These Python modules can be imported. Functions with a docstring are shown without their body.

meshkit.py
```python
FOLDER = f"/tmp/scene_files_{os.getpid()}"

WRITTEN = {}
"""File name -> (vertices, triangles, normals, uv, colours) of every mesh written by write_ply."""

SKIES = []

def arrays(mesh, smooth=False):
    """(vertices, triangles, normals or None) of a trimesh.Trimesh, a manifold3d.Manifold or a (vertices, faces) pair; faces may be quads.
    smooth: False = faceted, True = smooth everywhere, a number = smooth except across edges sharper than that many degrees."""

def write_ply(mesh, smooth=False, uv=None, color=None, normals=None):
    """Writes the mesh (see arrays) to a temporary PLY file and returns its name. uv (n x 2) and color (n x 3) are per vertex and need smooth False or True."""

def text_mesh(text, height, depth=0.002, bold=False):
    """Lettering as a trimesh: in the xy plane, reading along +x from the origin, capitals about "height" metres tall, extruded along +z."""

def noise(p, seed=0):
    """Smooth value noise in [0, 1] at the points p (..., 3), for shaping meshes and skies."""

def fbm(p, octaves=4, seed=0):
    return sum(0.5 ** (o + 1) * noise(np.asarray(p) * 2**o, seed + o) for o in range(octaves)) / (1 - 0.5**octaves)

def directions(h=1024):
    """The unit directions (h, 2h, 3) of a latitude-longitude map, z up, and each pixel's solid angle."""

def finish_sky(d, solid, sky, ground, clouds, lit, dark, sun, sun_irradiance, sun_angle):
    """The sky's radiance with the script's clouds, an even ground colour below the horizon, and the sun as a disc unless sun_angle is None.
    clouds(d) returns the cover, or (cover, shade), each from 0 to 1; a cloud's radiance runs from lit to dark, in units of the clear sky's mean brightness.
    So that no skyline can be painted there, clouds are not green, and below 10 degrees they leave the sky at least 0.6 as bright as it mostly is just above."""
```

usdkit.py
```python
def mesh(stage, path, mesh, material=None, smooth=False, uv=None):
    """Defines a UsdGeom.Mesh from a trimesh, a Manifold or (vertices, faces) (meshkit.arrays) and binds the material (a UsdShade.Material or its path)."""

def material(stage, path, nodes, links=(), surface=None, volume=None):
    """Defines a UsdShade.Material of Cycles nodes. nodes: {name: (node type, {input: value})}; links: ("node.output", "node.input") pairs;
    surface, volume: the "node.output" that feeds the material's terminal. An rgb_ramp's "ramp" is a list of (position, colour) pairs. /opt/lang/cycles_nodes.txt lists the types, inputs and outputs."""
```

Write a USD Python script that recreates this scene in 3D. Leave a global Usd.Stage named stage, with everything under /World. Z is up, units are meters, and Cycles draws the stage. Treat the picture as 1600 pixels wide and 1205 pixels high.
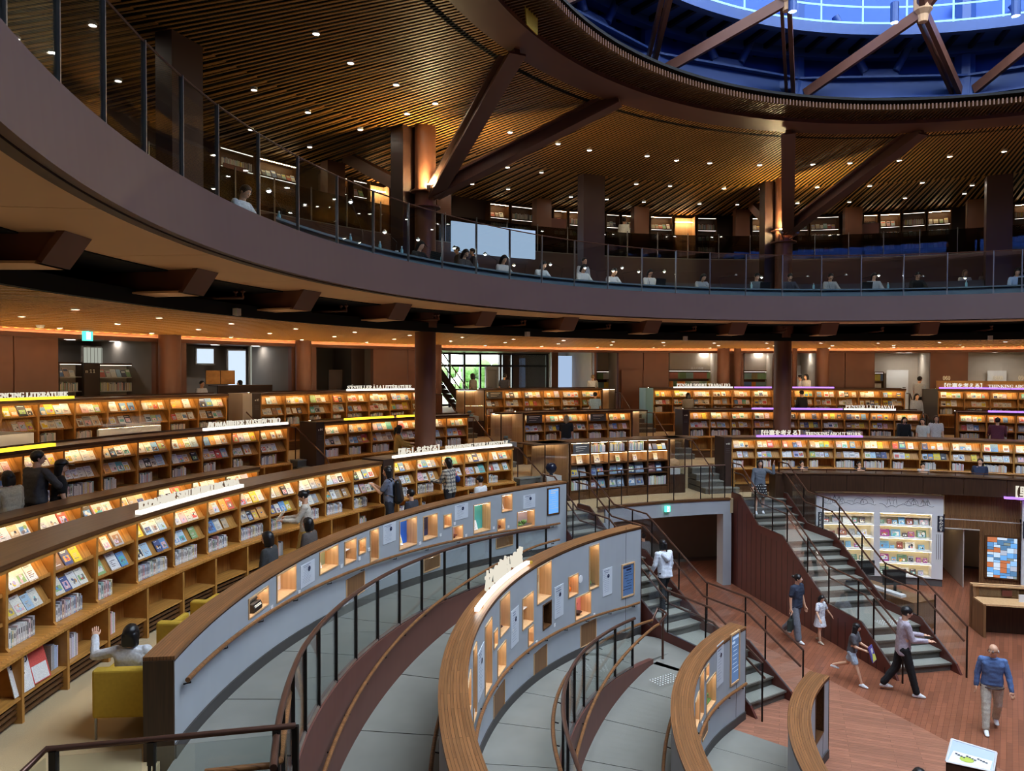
import math, random, glob, functools
import numpy as np, trimesh, manifold3d, usdkit, meshkit
from manifold3d import Manifold
from pxr import Usd, UsdGeom, UsdLux, UsdShade, Sdf, Gf, Vt
stage = Usd.Stage.CreateInMemory()
UsdGeom.Xform.Define(stage, '/World')
RNG = random.Random(7)
# ------------------------------------------------------------------ camera, sky, light
U = 1.56                                  # metres per survey unit; origin = hall centre, ground floor
CAM = (-5.76 * U, -5.30 * U, 4.05 * U)
FPX, PITCH, ROLL = 1118.0, math.radians(-1.04), math.radians(0.116)
cr_, sr_, cp_, sp_ = math.cos(ROLL), math.sin(ROLL), math.cos(PITCH), math.sin(PITCH)
cam = UsdGeom.Camera.Define(stage, '/World/camera')
cam.CreateHorizontalApertureAttr(36.0); cam.CreateFocalLengthAttr(36.0 * FPX / 1600)
cam.CreateExposureAttr(0.15)
rt, up, fw = (cr_, -sr_ * sp_, sr_ * cp_), (-sr_, -cr_ * sp_, cr_ * cp_), (0, cp_, sp_)
cam.AddTransformOp().Set(Gf.Matrix4d(*rt, 0, *up, 0, *[-c for c in fw], 0, *CAM, 1))
LAMP = 1.0                                # overall lamp level
dome = UsdLux.DomeLight.Define(stage, '/World/sky'); dome.CreateIntensityAttr(2.6); dome.CreateColorAttr(Gf.Vec3f(0.86, 0.94, 1.0))

# ------------------------------------------------------------------ survey helpers: where a line of sight meets a level or a ring
def ray(px, py=582.0):
    u, v = px - 800, 602.5 - py
    u, v = cr_ * u - sr_ * v, sr_ * u + cr_ * v
    return np.array([u, FPX * cp_ - v * sp_, FPX * sp_ + v * cp_])
def onz(px, py, z):
    d = ray(px, py); t = (z - CAM[2]) / d[2]
    return np.array([CAM[0] + d[0] * t, CAM[1] + d[1] * t, z])
def onr(px, py, r):
    """(angle in degrees, height) where the sight line meets the ring of radius r"""
    d = ray(px, py); a = d[0] ** 2 + d[1] ** 2; b = CAM[0] * d[0] + CAM[1] * d[1]; c = CAM[0] ** 2 + CAM[1] ** 2 - r * r
    t = (-b + math.sqrt(max(0, b * b - a * c))) / a
    x, y = CAM[0] + d[0] * t, CAM[1] + d[1] * t
    return math.degrees(math.atan2(y, x)) % 360, CAM[2] + d[2] * t
def ang(px, r): return onr(px, 582, r)[0]
def P(r, a, z=0.0): return np.array([r * math.cos(math.radians(a)), r * math.sin(math.radians(a)), z])
def frame(r, a, z=0.0):
    """4x4 frame at a ring point: x to the right seen from the centre, y outwards, z up"""
    c, s = math.cos(math.radians(a)), math.sin(math.radians(a))
    M = np.eye(4); M[:3, 0] = (s, -c, 0); M[:3, 1] = (c, s, 0); M[:3, 3] = (r * c, r * s, z); return M
def T(x=0, y=0, z=0): M = np.eye(4); M[:3, 3] = (x, y, z); return M
def RX(d): c, s = math.cos(math.radians(d)), math.sin(math.radians(d)); M = np.eye(4); M[1:3, 1:3] = ((c, -s), (s, c)); return M
def RZ(d): c, s = math.cos(math.radians(d)), math.sin(math.radians(d)); M = np.eye(4); M[:2, :2] = ((c, -s), (s, c)); return M
def RY(d): c, s = math.cos(math.radians(d)), math.sin(math.radians(d)); M = np.eye(4); M[0, 0] = c; M[0, 2] = s; M[2, 0] = -s; M[2, 2] = c; return M

# ------------------------------------------------------------------ mesh collector
BOXF = np.array([[0, 2, 1], [1, 2, 3], [4, 5, 6], [5, 7, 6], [0, 1, 4], [1, 5, 4], [2, 6, 3], [3, 6, 7], [0, 4, 2], [2, 4, 6], [1, 3, 5], [3, 7, 5]])
class MB:
    def __init__(s): s.v, s.f, s.pc, s.c, s.n = [], [], [], [], 0
    def add(s, v, f, pc=None, col=None):
        v = np.asarray(v, float); f = np.asarray(f, int)
        if f.shape[1] == 4: f = np.vstack([f[:, [0, 1, 2]], f[:, [0, 2, 3]]])
        s.v.append(v); s.f.append(f + s.n); s.pc.append(v if pc is None else np.asarray(pc, float))
        s.c.append(np.tile(np.asarray(col if col is not None else (.5, .5, .5), float), (len(v), 1))); s.n += len(v); return s
    def box(s, c, d, M=None, col=None):
        g = np.array([[x, y, z] for z in (-.5, .5) for y in (-.5, .5) for x in (-.5, .5)]) * np.asarray(d, float) + np.asarray(c, float)
        return s.add(g if M is None else g @ M[:3, :3].T + M[:3, 3], BOXF, g, col)
    def quad(s, p, col=None, M=None):
        p = np.asarray(p, float)
        return s.add(p if M is None else p @ M[:3, :3].T + M[:3, 3], [[0, 1, 2, 3]], p, col)
    def arc(s, prof, a0, a1, step=1.5, caps=True, col=None):
        """sweep a closed (r, z) profile (or prof(angle)) along the ring; convex or simple profiles"""
        n = max(1, int(math.ceil(abs(a1 - a0) / step))); fn = prof if callable(prof) else (lambda a: prof)
        A = np.linspace(a0, a1, n + 1); rows = [np.asarray(fn(a), float) for a in A]; k = len(rows[0])
        v = np.vstack([np.c_[q[:, 0] * math.cos(math.radians(a)), q[:, 0] * math.sin(math.radians(a)), q[:, 1]] for a, q in zip(A, rows)])
        rm = rows[0][:, 0].mean()
        pc = np.vstack([np.c_[np.full(k, math.radians(a) * rm), q[:, 0], q[:, 1]] for a, q in zip(A, rows)])
        q = rows[0]; area = np.sum(q[:, 0] * np.roll(q[:, 1], -1) - np.roll(q[:, 0], -1) * q[:, 1]); flip = (area > 0) == (a1 > a0)
        i, j = np.meshgrid(np.arange(n), np.arange(k), indexing='ij'); i, j = i.ravel(), j.ravel(); j2 = (j + 1) % k
        f = np.c_[i * k + j, (i + 1) * k + j, (i + 1) * k + j2, i * k + j2]
        if flip: f = f[:, ::-1]
        s.add(v, f, pc, col)
        if caps:
            tri = np.array([[0, t, t + 1] for t in range(1, k - 1)]) if k <= 4 else _ear(q)
            if tri is not None:
                for b, fl in ((0, flip), (n, not flip)):
                    s.add(v[b * k:(b + 1) * k], tri if fl else tri[:, ::-1], pc[b * k:(b + 1) * k], col)
        return s
    def ring(s, r0, r1, a0, a1, z0, z1, step=1.5, col=None): return s.arc([(r0, z0), (r1, z0), (r1, z1), (r0, z1)], a0, a1, step, True, col)
    def flat(s): s.pc = list(s.v); return s
    def prism(s, poly, y0, y1, M=None, col=None):
        """polygon in (x, z), extruded along y from y0 to y1"""
        p = np.asarray(poly, float); k = len(p)
        v = np.vstack([np.c_[p[:, 0], np.full(k, y, float), p[:, 1]] for y in (y0, y1)])
        f = np.array([[i, (i + 1) % k, k + (i + 1) % k, k + i] for i in range(k)]); t = _ear(p)
        f = np.vstack([f[:, [0, 1, 2]], f[:, [0, 2, 3]], t, t[:, ::-1] + k])
        return s.add(v if M is None else v @ M[:3, :3].T + M[:3, 3], f, v, col)
    def tube(s, path, r, n=6, caps=True, col=None):
        p = np.asarray(path, float); m = len(p); rr = np.broadcast_to(r, (m,))
        t = np.gradient(p, axis=0); t /= np.linalg.norm(t, axis=1, keepdims=True) + 1e-12
        ref = np.array([0, 0, 1.0]) if abs(t[:, 2]).mean() < .9 else np.array([1.0, 0, 0])
        a = np.cross(t, ref); a /= np.linalg.norm(a, axis=1, keepdims=True) + 1e-12; b = np.cross(t, a)
        th = np.arange(n) * 2 * math.pi / n
        v = (p[:, None] + rr[:, None, None] * (np.cos(th)[None, :, None] * a[:, None] + np.sin(th)[None, :, None] * b[:, None])).reshape(-1, 3)
        i, j = np.meshgrid(np.arange(m - 1), np.arange(n), indexing='ij'); i, j = i.ravel(), j.ravel(); j2 = (j + 1) % n
        s.add(v, np.c_[i * n + j, i * n + j2, (i + 1) * n + j2, (i + 1) * n + j], None, col)
        if caps:
            fan = np.array([[0, k + 1, k] for k in range(1, n - 1)])
            s.add(v[:n], fan, None, col); s.add(v[-n:], fan[:, ::-1], None, col)
        return s
    def lathe(s, prof, M=None, n=16, col=None):
        p = np.asarray(prof, float); th = np.arange(n) * 2 * math.pi / n
        v = np.stack([p[:, None, 0] * np.cos(th), p[:, None, 0] * np.sin(th), np.broadcast_to(p[:, None, 1], (len(p), n))], -1).reshape(-1, 3)
        i, j = np.meshgrid(np.arange(len(p) - 1), np.arange(n), indexing='ij'); i, j = i.ravel(), j.ravel(); j2 = (j + 1) % n
        return s.add(v if M is None else v @ M[:3, :3].T + M[:3, 3], np.c_[i * n + j, i * n + j2, (i + 1) * n + j2, (i + 1) * n + j], v, col)
    def tm(s, m, M=None, col=None):
        v = np.asarray(m.vertices); return s.add(v if M is None else v @ M[:3, :3].T + M[:3, 3], np.asarray(m.faces), v, col)
def _ear(p):
    import shapely
    try:
        v, f = trimesh.creation.triangulate_polygon(shapely.Polygon(p), engine='earcut')
    except Exception: return np.array([[0, t, t + 1] for t in range(1, len(p) - 1)])
    d = np.linalg.norm(v[:, None] - np.asarray(p)[None], axis=2); idx = d.argmin(1); f = idx[f]
    q = np.asarray(p); e1, e2 = q[f[:, 1]] - q[f[:, 0]], q[f[:, 2]] - q[f[:, 0]]; ar = e1[:, 0] * e2[:, 1] - e1[:, 1] * e2[:, 0]; f = np.where((ar < 0)[:, None], f[:, ::-1], f); return f

# ------------------------------------------------------------------ prims
USED = {}
def numbered(parent, name):
    k = (parent, name); n = USED.get(k, 0); USED[k] = n + 1
    return f'{parent}/{name}' + (f'_{n:03d}' if n else '')
def tag(prim, label=None, cat=None, group=None, kind=None):
    for k, v in (('label', label), ('category', cat), ('group', group), ('kind', kind)):
        if v: prim.SetCustomDataByKey(k, v)
    return prim
def thing(name, label, cat, group=None, kind=None, M=None):
    x = UsdGeom.Xform.Define(stage, numbered('/World', name))
    if M is not None: x.AddTransformOp().Set(Gf.Matrix4d(*np.asarray(M, float).T.ravel()))
    return tag(x.GetPrim(), label, cat, group, kind)
def obj(name, mb, mat, parent=None, label=None, cat=None, group=None, kind=None, smooth=False, M=None):
    path = numbered(str(parent.GetPath()) if parent is not None else '/World', name)
    v, f, pc, c = np.vstack(mb.v), np.vstack(mb.f), np.vstack(mb.pc), np.vstack(mb.c)
    m = UsdGeom.Mesh.Define(stage, path)
    m.CreatePointsAttr(Vt.Vec3fArray.FromNumpy(v.astype(np.float32)))
    m.CreateFaceVertexCountsAttr(Vt.IntArray.FromNumpy(np.full(len(f), 3, np.int32)))
    m.CreateFaceVertexIndicesAttr(Vt.IntArray.FromNumpy(f.astype(np.int32).ravel()))
    m.CreateSubdivisionSchemeAttr('none')
    if smooth:
        n = np.zeros_like(v); fn = np.cross(v[f[:, 1]] - v[f[:, 0]], v[f[:, 2]] - v[f[:, 0]])
        for k in range(3): np.add.at(n, f[:, k], fn)
        n /= np.linalg.norm(n, axis=1, keepdims=True) + 1e-20
        m.CreateNormalsAttr(Vt.Vec3fArray.FromNumpy(n.astype(np.float32))); m.SetNormalsInterpolation('vertex')
    api = UsdGeom.PrimvarsAPI(m)
    api.CreatePrimvar('pc', Sdf.ValueTypeNames.Float3Array, 'vertex').Set(Vt.Vec3fArray.FromNumpy(pc.astype(np.float32)))
    if mat in COLOURED: api.CreatePrimvar('bc', Sdf.ValueTypeNames.Color3fArray, 'vertex').Set(Vt.Vec3fArray.FromNumpy(c.astype(np.float32)))
    UsdShade.MaterialBindingAPI.Apply(m.GetPrim()).Bind(MATS[mat])
    if M is not None: m.AddTransformOp().Set(Gf.Matrix4d(*np.asarray(M, float).T.ravel()))
    return tag(m.GetPrim(), label, cat, group, kind)

# ------------------------------------------------------------------ materials
MATS, COLOURED = {}, set()
def lin(r, g, b): return tuple(((c / 255 + .055) / 1.055) ** 2.4 if c > 10 else c / 3294.6 for c in (r, g, b))
def mk(name, nodes, links, surf): MATS[name] = usdkit.material(stage, '/World/Looks/' + name, nodes, links, surface=surf)
def plain(name, c, rough=.5, var=0.0, vs=3.0, bump=0.0, bs=60.0, metal=0.0, spec=.5, coat=0.0):
    n = {'p': ('principled_bsdf', {'base_color': c, 'roughness': rough, 'metallic': metal, 'specular_ior_level': spec})}; l = []
    if var or bump: n['a'] = ('attribute', {'attribute': 'pc'})
    if var:
        n['n'] = ('noise_texture', {'scale': vs, 'detail': 4.0}); n['r'] = ('rgb_ramp', {'ramp': [(.3, tuple(x * (1 - var) for x in c)), (.7, tuple(min(1, x * (1 + var)) for x in c))]})
        l += [('a.vector', 'n.vector'), ('n.fac', 'r.fac'), ('r.color', 'p.base_color')]
    if bump:
        n['m'] = ('noise_texture', {'scale': bs, 'detail': 2.0}); n['b'] = ('bump', {'strength': bump, 'distance': .004})
        l += [('a.vector', 'm.vector'), ('m.fac', 'b.height'), ('b.normal', 'p.normal')]
    mk(name, n, l, 'p.BSDF')
def wood(name, c1, c2, sc=(1.5, 30, 30), rough=.45, planks=None, spec=.4):
    n = {'a': ('attribute', {'attribute': 'pc'}), 'm': ('mapping', {'scale': sc}), 'n': ('noise_texture', {'scale': 1.0, 'detail': 5.0, 'roughness': .6, 'distortion': .3}),
         'r': ('rgb_ramp', {'ramp': [(.3, c1), (.7, c2)]}), 'p': ('principled_bsdf', {'roughness': rough, 'specular_ior_level': spec}), 'b': ('bump', {'strength': .15, 'distance': .002})}
    l = [('a.vector', 'm.vector'), ('m.vector', 'n.vector'), ('n.fac', 'r.fac'), ('n.fac', 'b.height'), ('b.normal', 'p.normal')]
    if planks:
        w, h, rot = planks
        n['pm'] = ('mapping', {'rotation': (0, 0, rot)}); n['k'] = ('brick_texture', {'color1': (.78, .78, .78), 'color2': (1.12, 1.08, 1.05), 'mortar': (.45, .42, .4), 'scale': 1.0, 'mortar_size': .0025, 'brick_width': w, 'row_height': h, 'offset': .37})
        n['x'] = ('mix', {'mix_type': 'multiply', 'fac': 1.0})
        l += [('a.vector', 'pm.vector'), ('pm.vector', 'k.vector'), ('r.color', 'x.color1'), ('k.color', 'x.color2'), ('x.color', 'p.base_color')]
    else: l += [('r.color', 'p.base_color')]
    mk(name, n, l, 'p.BSDF')
def emit(name, c, s): mk(name, {'e': ('emission', {'color': c, 'strength': s * LAMP})}, [], 'e.emission')
def glass(name, tint, ior=1.45, boost=0.0):
    mk(name, {'t': ('transparent_bsdf', {'color': tint}), 'g': ('glossy_bsdf', {'color': (.9, .95, 1), 'roughness': .02}), 'f': ('layer_weight', {'blend': .5}), 'q': ('math', {'math_type': 'power', 'value2': 4.5}), 'w': ('math', {'math_type': 'multiply_add', 'value2': .75, 'value3': .045 * ior / 1.45}), 'm': ('mix_closure', {})},
       [('f.facing', 'q.value1'), ('q.value', 'w.value1'), ('w.value', 'm.fac'), ('t.BSDF', 'm.closure1'), ('g.BSDF', 'm.closure2')], 'm.closure')
def coloured(name, rough=.5, noise=.12, ns=90.0, spec=.4):
    COLOURED.add(name)
    mk(name, {'a': ('attribute', {'attribute': 'bc'}), 'q': ('attribute', {'attribute': 'pc'}), 'n': ('noise_texture', {'scale': ns, 'detail': 2.0}), 'r': ('rgb_ramp', {'ramp': [(.35, (1 - noise,) * 3), (.65, (1 + noise,) * 3)]}),
              'x': ('mix', {'mix_type': 'multiply', 'fac': 1.0}), 'p': ('principled_bsdf', {'roughness': rough, 'specular_ior_level': spec})},
       [('q.vector', 'n.vector'), ('n.fac', 'r.fac'), ('a.color', 'x.color1'), ('r.color', 'x.color2'), ('x.color', 'p.base_color')], 'p.BSDF')
wood('oak', lin(160, 108, 46), lin(206, 150, 76), (2, 40, 3))
wood('oak_vertical', lin(150, 98, 40), lin(194, 136, 64), (34, 34, 2))
wood('oak_dark', lin(78, 48, 26), lin(104, 68, 38), (2, 40, 40), .4)
wood('walnut', lin(50, 32, 20), lin(72, 47, 30), (30, 30, 1.6), .45)
wood('walnut_top', lin(78, 56, 40), lin(108, 80, 58), (1.5, 40, 40), .35)
wood('rail_cap', lin(120, 78, 44), lin(150, 104, 64), (1.5, 50, 50), .4, planks=(.9, .032, 0))
wood('panel_wood', lin(112, 76, 46), lin(136, 96, 60), (22, 22, .8), .5)
wood('case_wood', lin(206, 160, 112), lin(226, 184, 136), (26, 26, .8), .5)
wood('slat_wood', lin(170, 116, 54), lin(212, 152, 78), (1.2, 30, 30), .45)
wood('parquet', lin(150, 100, 80), lin(172, 120, 96), (3, 40, 40), .35, planks=(1.1, .085, math.radians(21)))
wood('parquet_warm', lin(136, 82, 60), lin(152, 96, 72), (3, 40, 40), .3, planks=(1.1, .085, math.radians(-55)))
plain('brown_metal', lin(112, 70, 50), .45, .08, 2.0)
plain('brown_dark', lin(58, 36, 28), .5, .06)
plain('beam_brown', lin(112, 72, 56), .45, .05)
plain('fascia_brown', lin(86, 62, 58), .5, .05, 1.0)
plain('soffit_tan', lin(216, 172, 128), .7, .04, .8)
plain('black_void', (.006, .006, .006), .9)  # near-black, stands in for the dark of gaps and vents
plain('wall_grey', lin(164, 168, 172), .65, .03, 2.0, .06, 200)
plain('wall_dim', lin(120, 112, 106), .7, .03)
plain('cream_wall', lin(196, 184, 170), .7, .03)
plain('white_paint', lin(226, 224, 222), .55)
plain('white_gloss', lin(232, 232, 230), .3)
plain('carpet', lin(196, 172, 132), .95, .10, 120.0, .5, 400)
plain('carpet_grey', lin(132, 130, 122), .95, .07, 1.4, .5, 400)
plain('carpet_joint', lin(96, 95, 90), .95)
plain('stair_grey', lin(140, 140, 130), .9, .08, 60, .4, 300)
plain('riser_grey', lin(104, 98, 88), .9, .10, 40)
plain('stringer_red', lin(98, 48, 38), .5, .10, 4)
plain('lane_red', lin(104, 64, 54), .55, .06, 3)
plain('rail_metal', lin(96, 66, 54), .35, metal=.5)
plain('rail_dark', lin(40, 32, 30), .35, metal=.5)
plain('steel', lin(160, 158, 156), .3, metal=.9)
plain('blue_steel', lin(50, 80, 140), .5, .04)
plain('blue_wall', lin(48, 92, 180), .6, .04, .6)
plain('sofa_yellow', lin(196, 158, 48), .8, .05, 30, .2, 300)
plain('black_plastic', lin(24, 24, 26), .4)
plain('grey_plate', lin(92, 88, 86), .5)
plain('dark_plate', lin(62, 44, 36), .5)
plain('baseboard', lin(66, 62, 60), .6)
plain('page_white', lin(236, 230, 214), .8)
plain('green_leaf', lin(96, 132, 66), .7, .3, 1.0)
plain('skin', lin(222, 172, 140), .5)
plain('hair_black', lin(26, 22, 22), .35)
plain('desk_bluish_lit', lin(108, 122, 132), .4)  # grey with the bluish light on the desk mixed into the colour
coloured('print'); coloured('cloth', .85, .10, 40.0); coloured('spine', .6, .1, 60)
glass('pane', (.90, .93, .92)); glass('pane_clear', (.96, .97, .97)); glass('pane_case', (.95, .95, .93), 1.35)
emit('led_warm', (1, .75, .42), 17); emit('led_white', (1, .93, .80), 1.3); emit('led_yellow', (1, .66, .04), 1.5); emit('led_purple', (.42, .20, 1), 1.6); emit('led_sign', (1, .93, .78), .75); emit('unseen_wash', (1, .76, .42), 60); emit('unseen_sky_glow', (.74, .87, 1), 9)  # wash and roof-pane emitters serve lamps out of view
emit('lamp_spot', (1, .90, .74), 110); emit('lamp_hall', (.88, .95, 1), 900); emit('lamp_ceiling', (1, .86, .64), 200); emit('lamp_up', (1, .76, .38), 2600)
emit('exit_green', (.10, .80, .55), 1.6); emit('exit_white', (.9, 1, .95), 2.0); emit('screen_blue', (.16, .42, .90), 1.0); emit('unseen_led_blue', (.02, .17, 1), 6); emit('rail_glow', (.35, .75, 1), 1.6)
emit('led_niche', (1, .92, .80), 13); emit('room_lamp', (1, .96, .88), 55); emit('screen_pale', (.45, .60, .85), .8)
glass('pane_smoky', (.34, .33, .32), 1.5)
plain('navy_glaze', lin(42, 48, 74), .2)
plain('screen_paint', lin(140, 190, 205), .4)
plain('screen_paint2', lin(96, 128, 172), .3)
emit('screen_blue2', (.20, .34, .66), .5)
plain('fruit_orange', lin(226, 112, 24), .5)
plain('poster_paper', lin(206, 210, 216), .6)
plain('print_blue', lin(130, 138, 156), .6)
emit('led_sign2', (1, .97, .92), 5)
plain('case_cream', lin(240, 226, 190), .6)
emit('led_shelf', (1, .88, .62), 16)
plain('sign_navy', lin(38, 40, 54), .5)
plain('tray_blue', lin(178, 192, 214), .5)
plain('map_green', lin(180, 196, 70), .6)
coloured('cloth_hair', .4, .1, 60)
plain('eye_white', lin(230, 226, 220), .3)
plain('lip', lin(176, 108, 98), .5)
plain('bag_green', lin(34, 44, 40), .6)
plain('bag_blue', lin(36, 62, 140), .6)
emit('bulb_cool', (.85, .93, 1), 45)
emit('bulb_warm', (1, .86, .6), 45)
def arcs(name, mat, *rings, **kw):
    mb = MB()
    for r in rings: mb.ring(*r)
    return obj(name, mb, mat, **kw)
# ================================================================== structure
Z1, Z2, Z3, Z0 = 1.65 * U, 2.10 * U, 2.56 * U, 2.99 * U          # tier floors: bridge level, second, third, top
ZC, ZS, ZF, ZR = 4.05 * U + .679 * U, 5.05 * U, 5.20 * U, 8.13 * U  # lower ceiling, ring soffit, ring floor, ring ceiling
A0, A1 = 28, 204                                                  # built sector of the hall
obj('floor', MB().ring(.01, 10.2 * U, A0, 111, -.2, 0, 2).flat(), 'parquet_warm', label='warm red-brown parquet sector of the ground floor', cat='floor', kind='structure')
obj('floor', MB().ring(.01, 5.3 * U, 111, A1, -.2, 0, 2).ring(5.3 * U, 13 * U, 111, 150, -.2, 0, 2).flat(), 'parquet', label='paler parquet sector of the ground floor with boards crosswise', cat='floor', kind='structure')
obj('floor', MB().ring(13 * U, 21 * U, 60, 150, -.2, 0, 2).flat(), 'parquet_warm', label='floor of the passage that runs back beneath the bridge', cat='floor', kind='structure')
# tier floors as solid steps
AB = 128.6                                                         # left end of the bridge
obj('floor', MB().ring(7.98 * U, 10.3 * U, AB, A1, 0, Z1).ring(8.5 * U, 9.9 * U, 96.5, AB, Z1 - .44, Z1).ring(8.62 * U, 9.9 * U, A0, 96.5, Z1 - .44, Z1), 'carpet', label='beige carpeted lowest gallery floor with the bridge and the sofas', cat='floor', kind='structure')
obj('floor', MB().ring(10.3 * U, 11.75 * U, 143.2, A1, 0, Z2).ring(9.8 * U, 11.75 * U, A0, 143.2, Z2 - .9, Z2), 'carpet', label='beige carpeted second gallery floor one flight above the bridge', cat='floor', kind='structure')
obj('floor', MB().ring(11.75 * U, 13.5 * U, A0, A1, Z3 - 1, Z3), 'carpet', label='beige carpeted third gallery floor', cat='floor', kind='structure')
obj('floor', MB().ring(13.5 * U, 20 * U, A0, A1, Z0 - 1, Z0), 'carpet', label='beige carpeted top gallery floor along the rear wall', cat='floor', kind='structure')
# unseen shell and slabs, placed to keep sky light out of the hall
obj('unseen_outer_wall', MB().ring(20 * U, 20.2 * U, A0 - 20, 108, -1, 16, 3).ring(20 * U, 20.2 * U, 127.5, 400, -1, 16, 3).ring(20 * U, 20.2 * U, 108, 127.5, -1, Z0 - .3, 3).ring(20 * U, 20.2 * U, 108, 127.5, ZC, 16, 3), 'brown_dark', label='unseen dark outer wall round the hall, placed to keep sky light out', cat='wall', kind='structure')
obj('ground', MB().ring(.01, 21 * U, 0, 360, -1.3, -1.1, 6), 'brown_dark', label='added dark slab under the whole hall that stops sky light from below', cat='ground', kind='structure')  # added to stop sky light leaking up from below
obj('roof', MB().ring(7.3 * U, 20.2 * U, 0, 360, 14.9, 15.2, 6), 'black_void', label='unseen dark roof slab over the ring ceiling, keeping sky light out', cat='roof', kind='structure')
# ------------------------------------------------------------------ reading ring: fascia, soffit, floor, ceilings
obj('balcony_fascia', MB().arc([(8.16 * U, ZS - .02), (8.22 * U, ZS - .02), (8.30 * U, 5.498 * U), (8.20 * U, 5.498 * U)], 20, 206, 1), 'fascia_brown', label='long curved purple-brown fascia of the reading ring balcony', cat='balcony', kind='structure')
obj('trim', MB().ring(8.225 * U, 8.30 * U, 20, 206, ZS - .035, ZS, 1), 'brown_dark', label='dark trim strip under the balcony fascia', cat='trim', kind='structure')
so = thing('soffit', 'tan plaster soffit panels under the reading ring balcony', 'soffit', kind='structure')
for k in range(16):
    a = 22 + k * 11.72
    obj('soffit_panel', MB().ring(8.30 * U, 9.35 * U, a + .03, a + 11.69, ZS, ZS + .06, 1), 'soffit_tan', so)
obj('floor', MB().ring(8.22 * U, 13.4 * U, 18, 206, ZS + .07, ZF, 2), 'carpet_grey', label='grey carpet floor of the reading ring', cat='floor', kind='structure')
obj('dark_gap_sheet', MB().ring(9.3 * U, 10.4 * U, 18, 206, ZS - .02, ZS + .05, 2).ring(10.35 * U, 10.45 * U, 18, 206, ZC, ZS, 2), 'black_void', label='black sheets in place of the dark gap behind the balcony soffit', cat='ceiling', kind='structure')  # black sheets put the darkness of the open gap into colour
ce = thing('ceiling', 'golden timber slat ceiling over the galleries under the ring', 'ceiling', kind='structure')
obj('backing', MB().ring(9.72 * U, 14.7 * U, 18, 206, ZC + .10, ZC + .14, 2), 'oak_dark', ce)
obj('edge_band', MB().ring(9.66 * U, 9.74 * U, 18, 206, ZC - .01, ZC + .22, 1), 'black_void', ce)
for k in range(226):
    a = 50 + k * .64
    if a < 192: obj('slat', MB().box((0, 0, 0), (.085, 4.9 * U, .09), frame(12.2 * U, a, ZC + .035)), 'slat_wood', ce)
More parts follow.
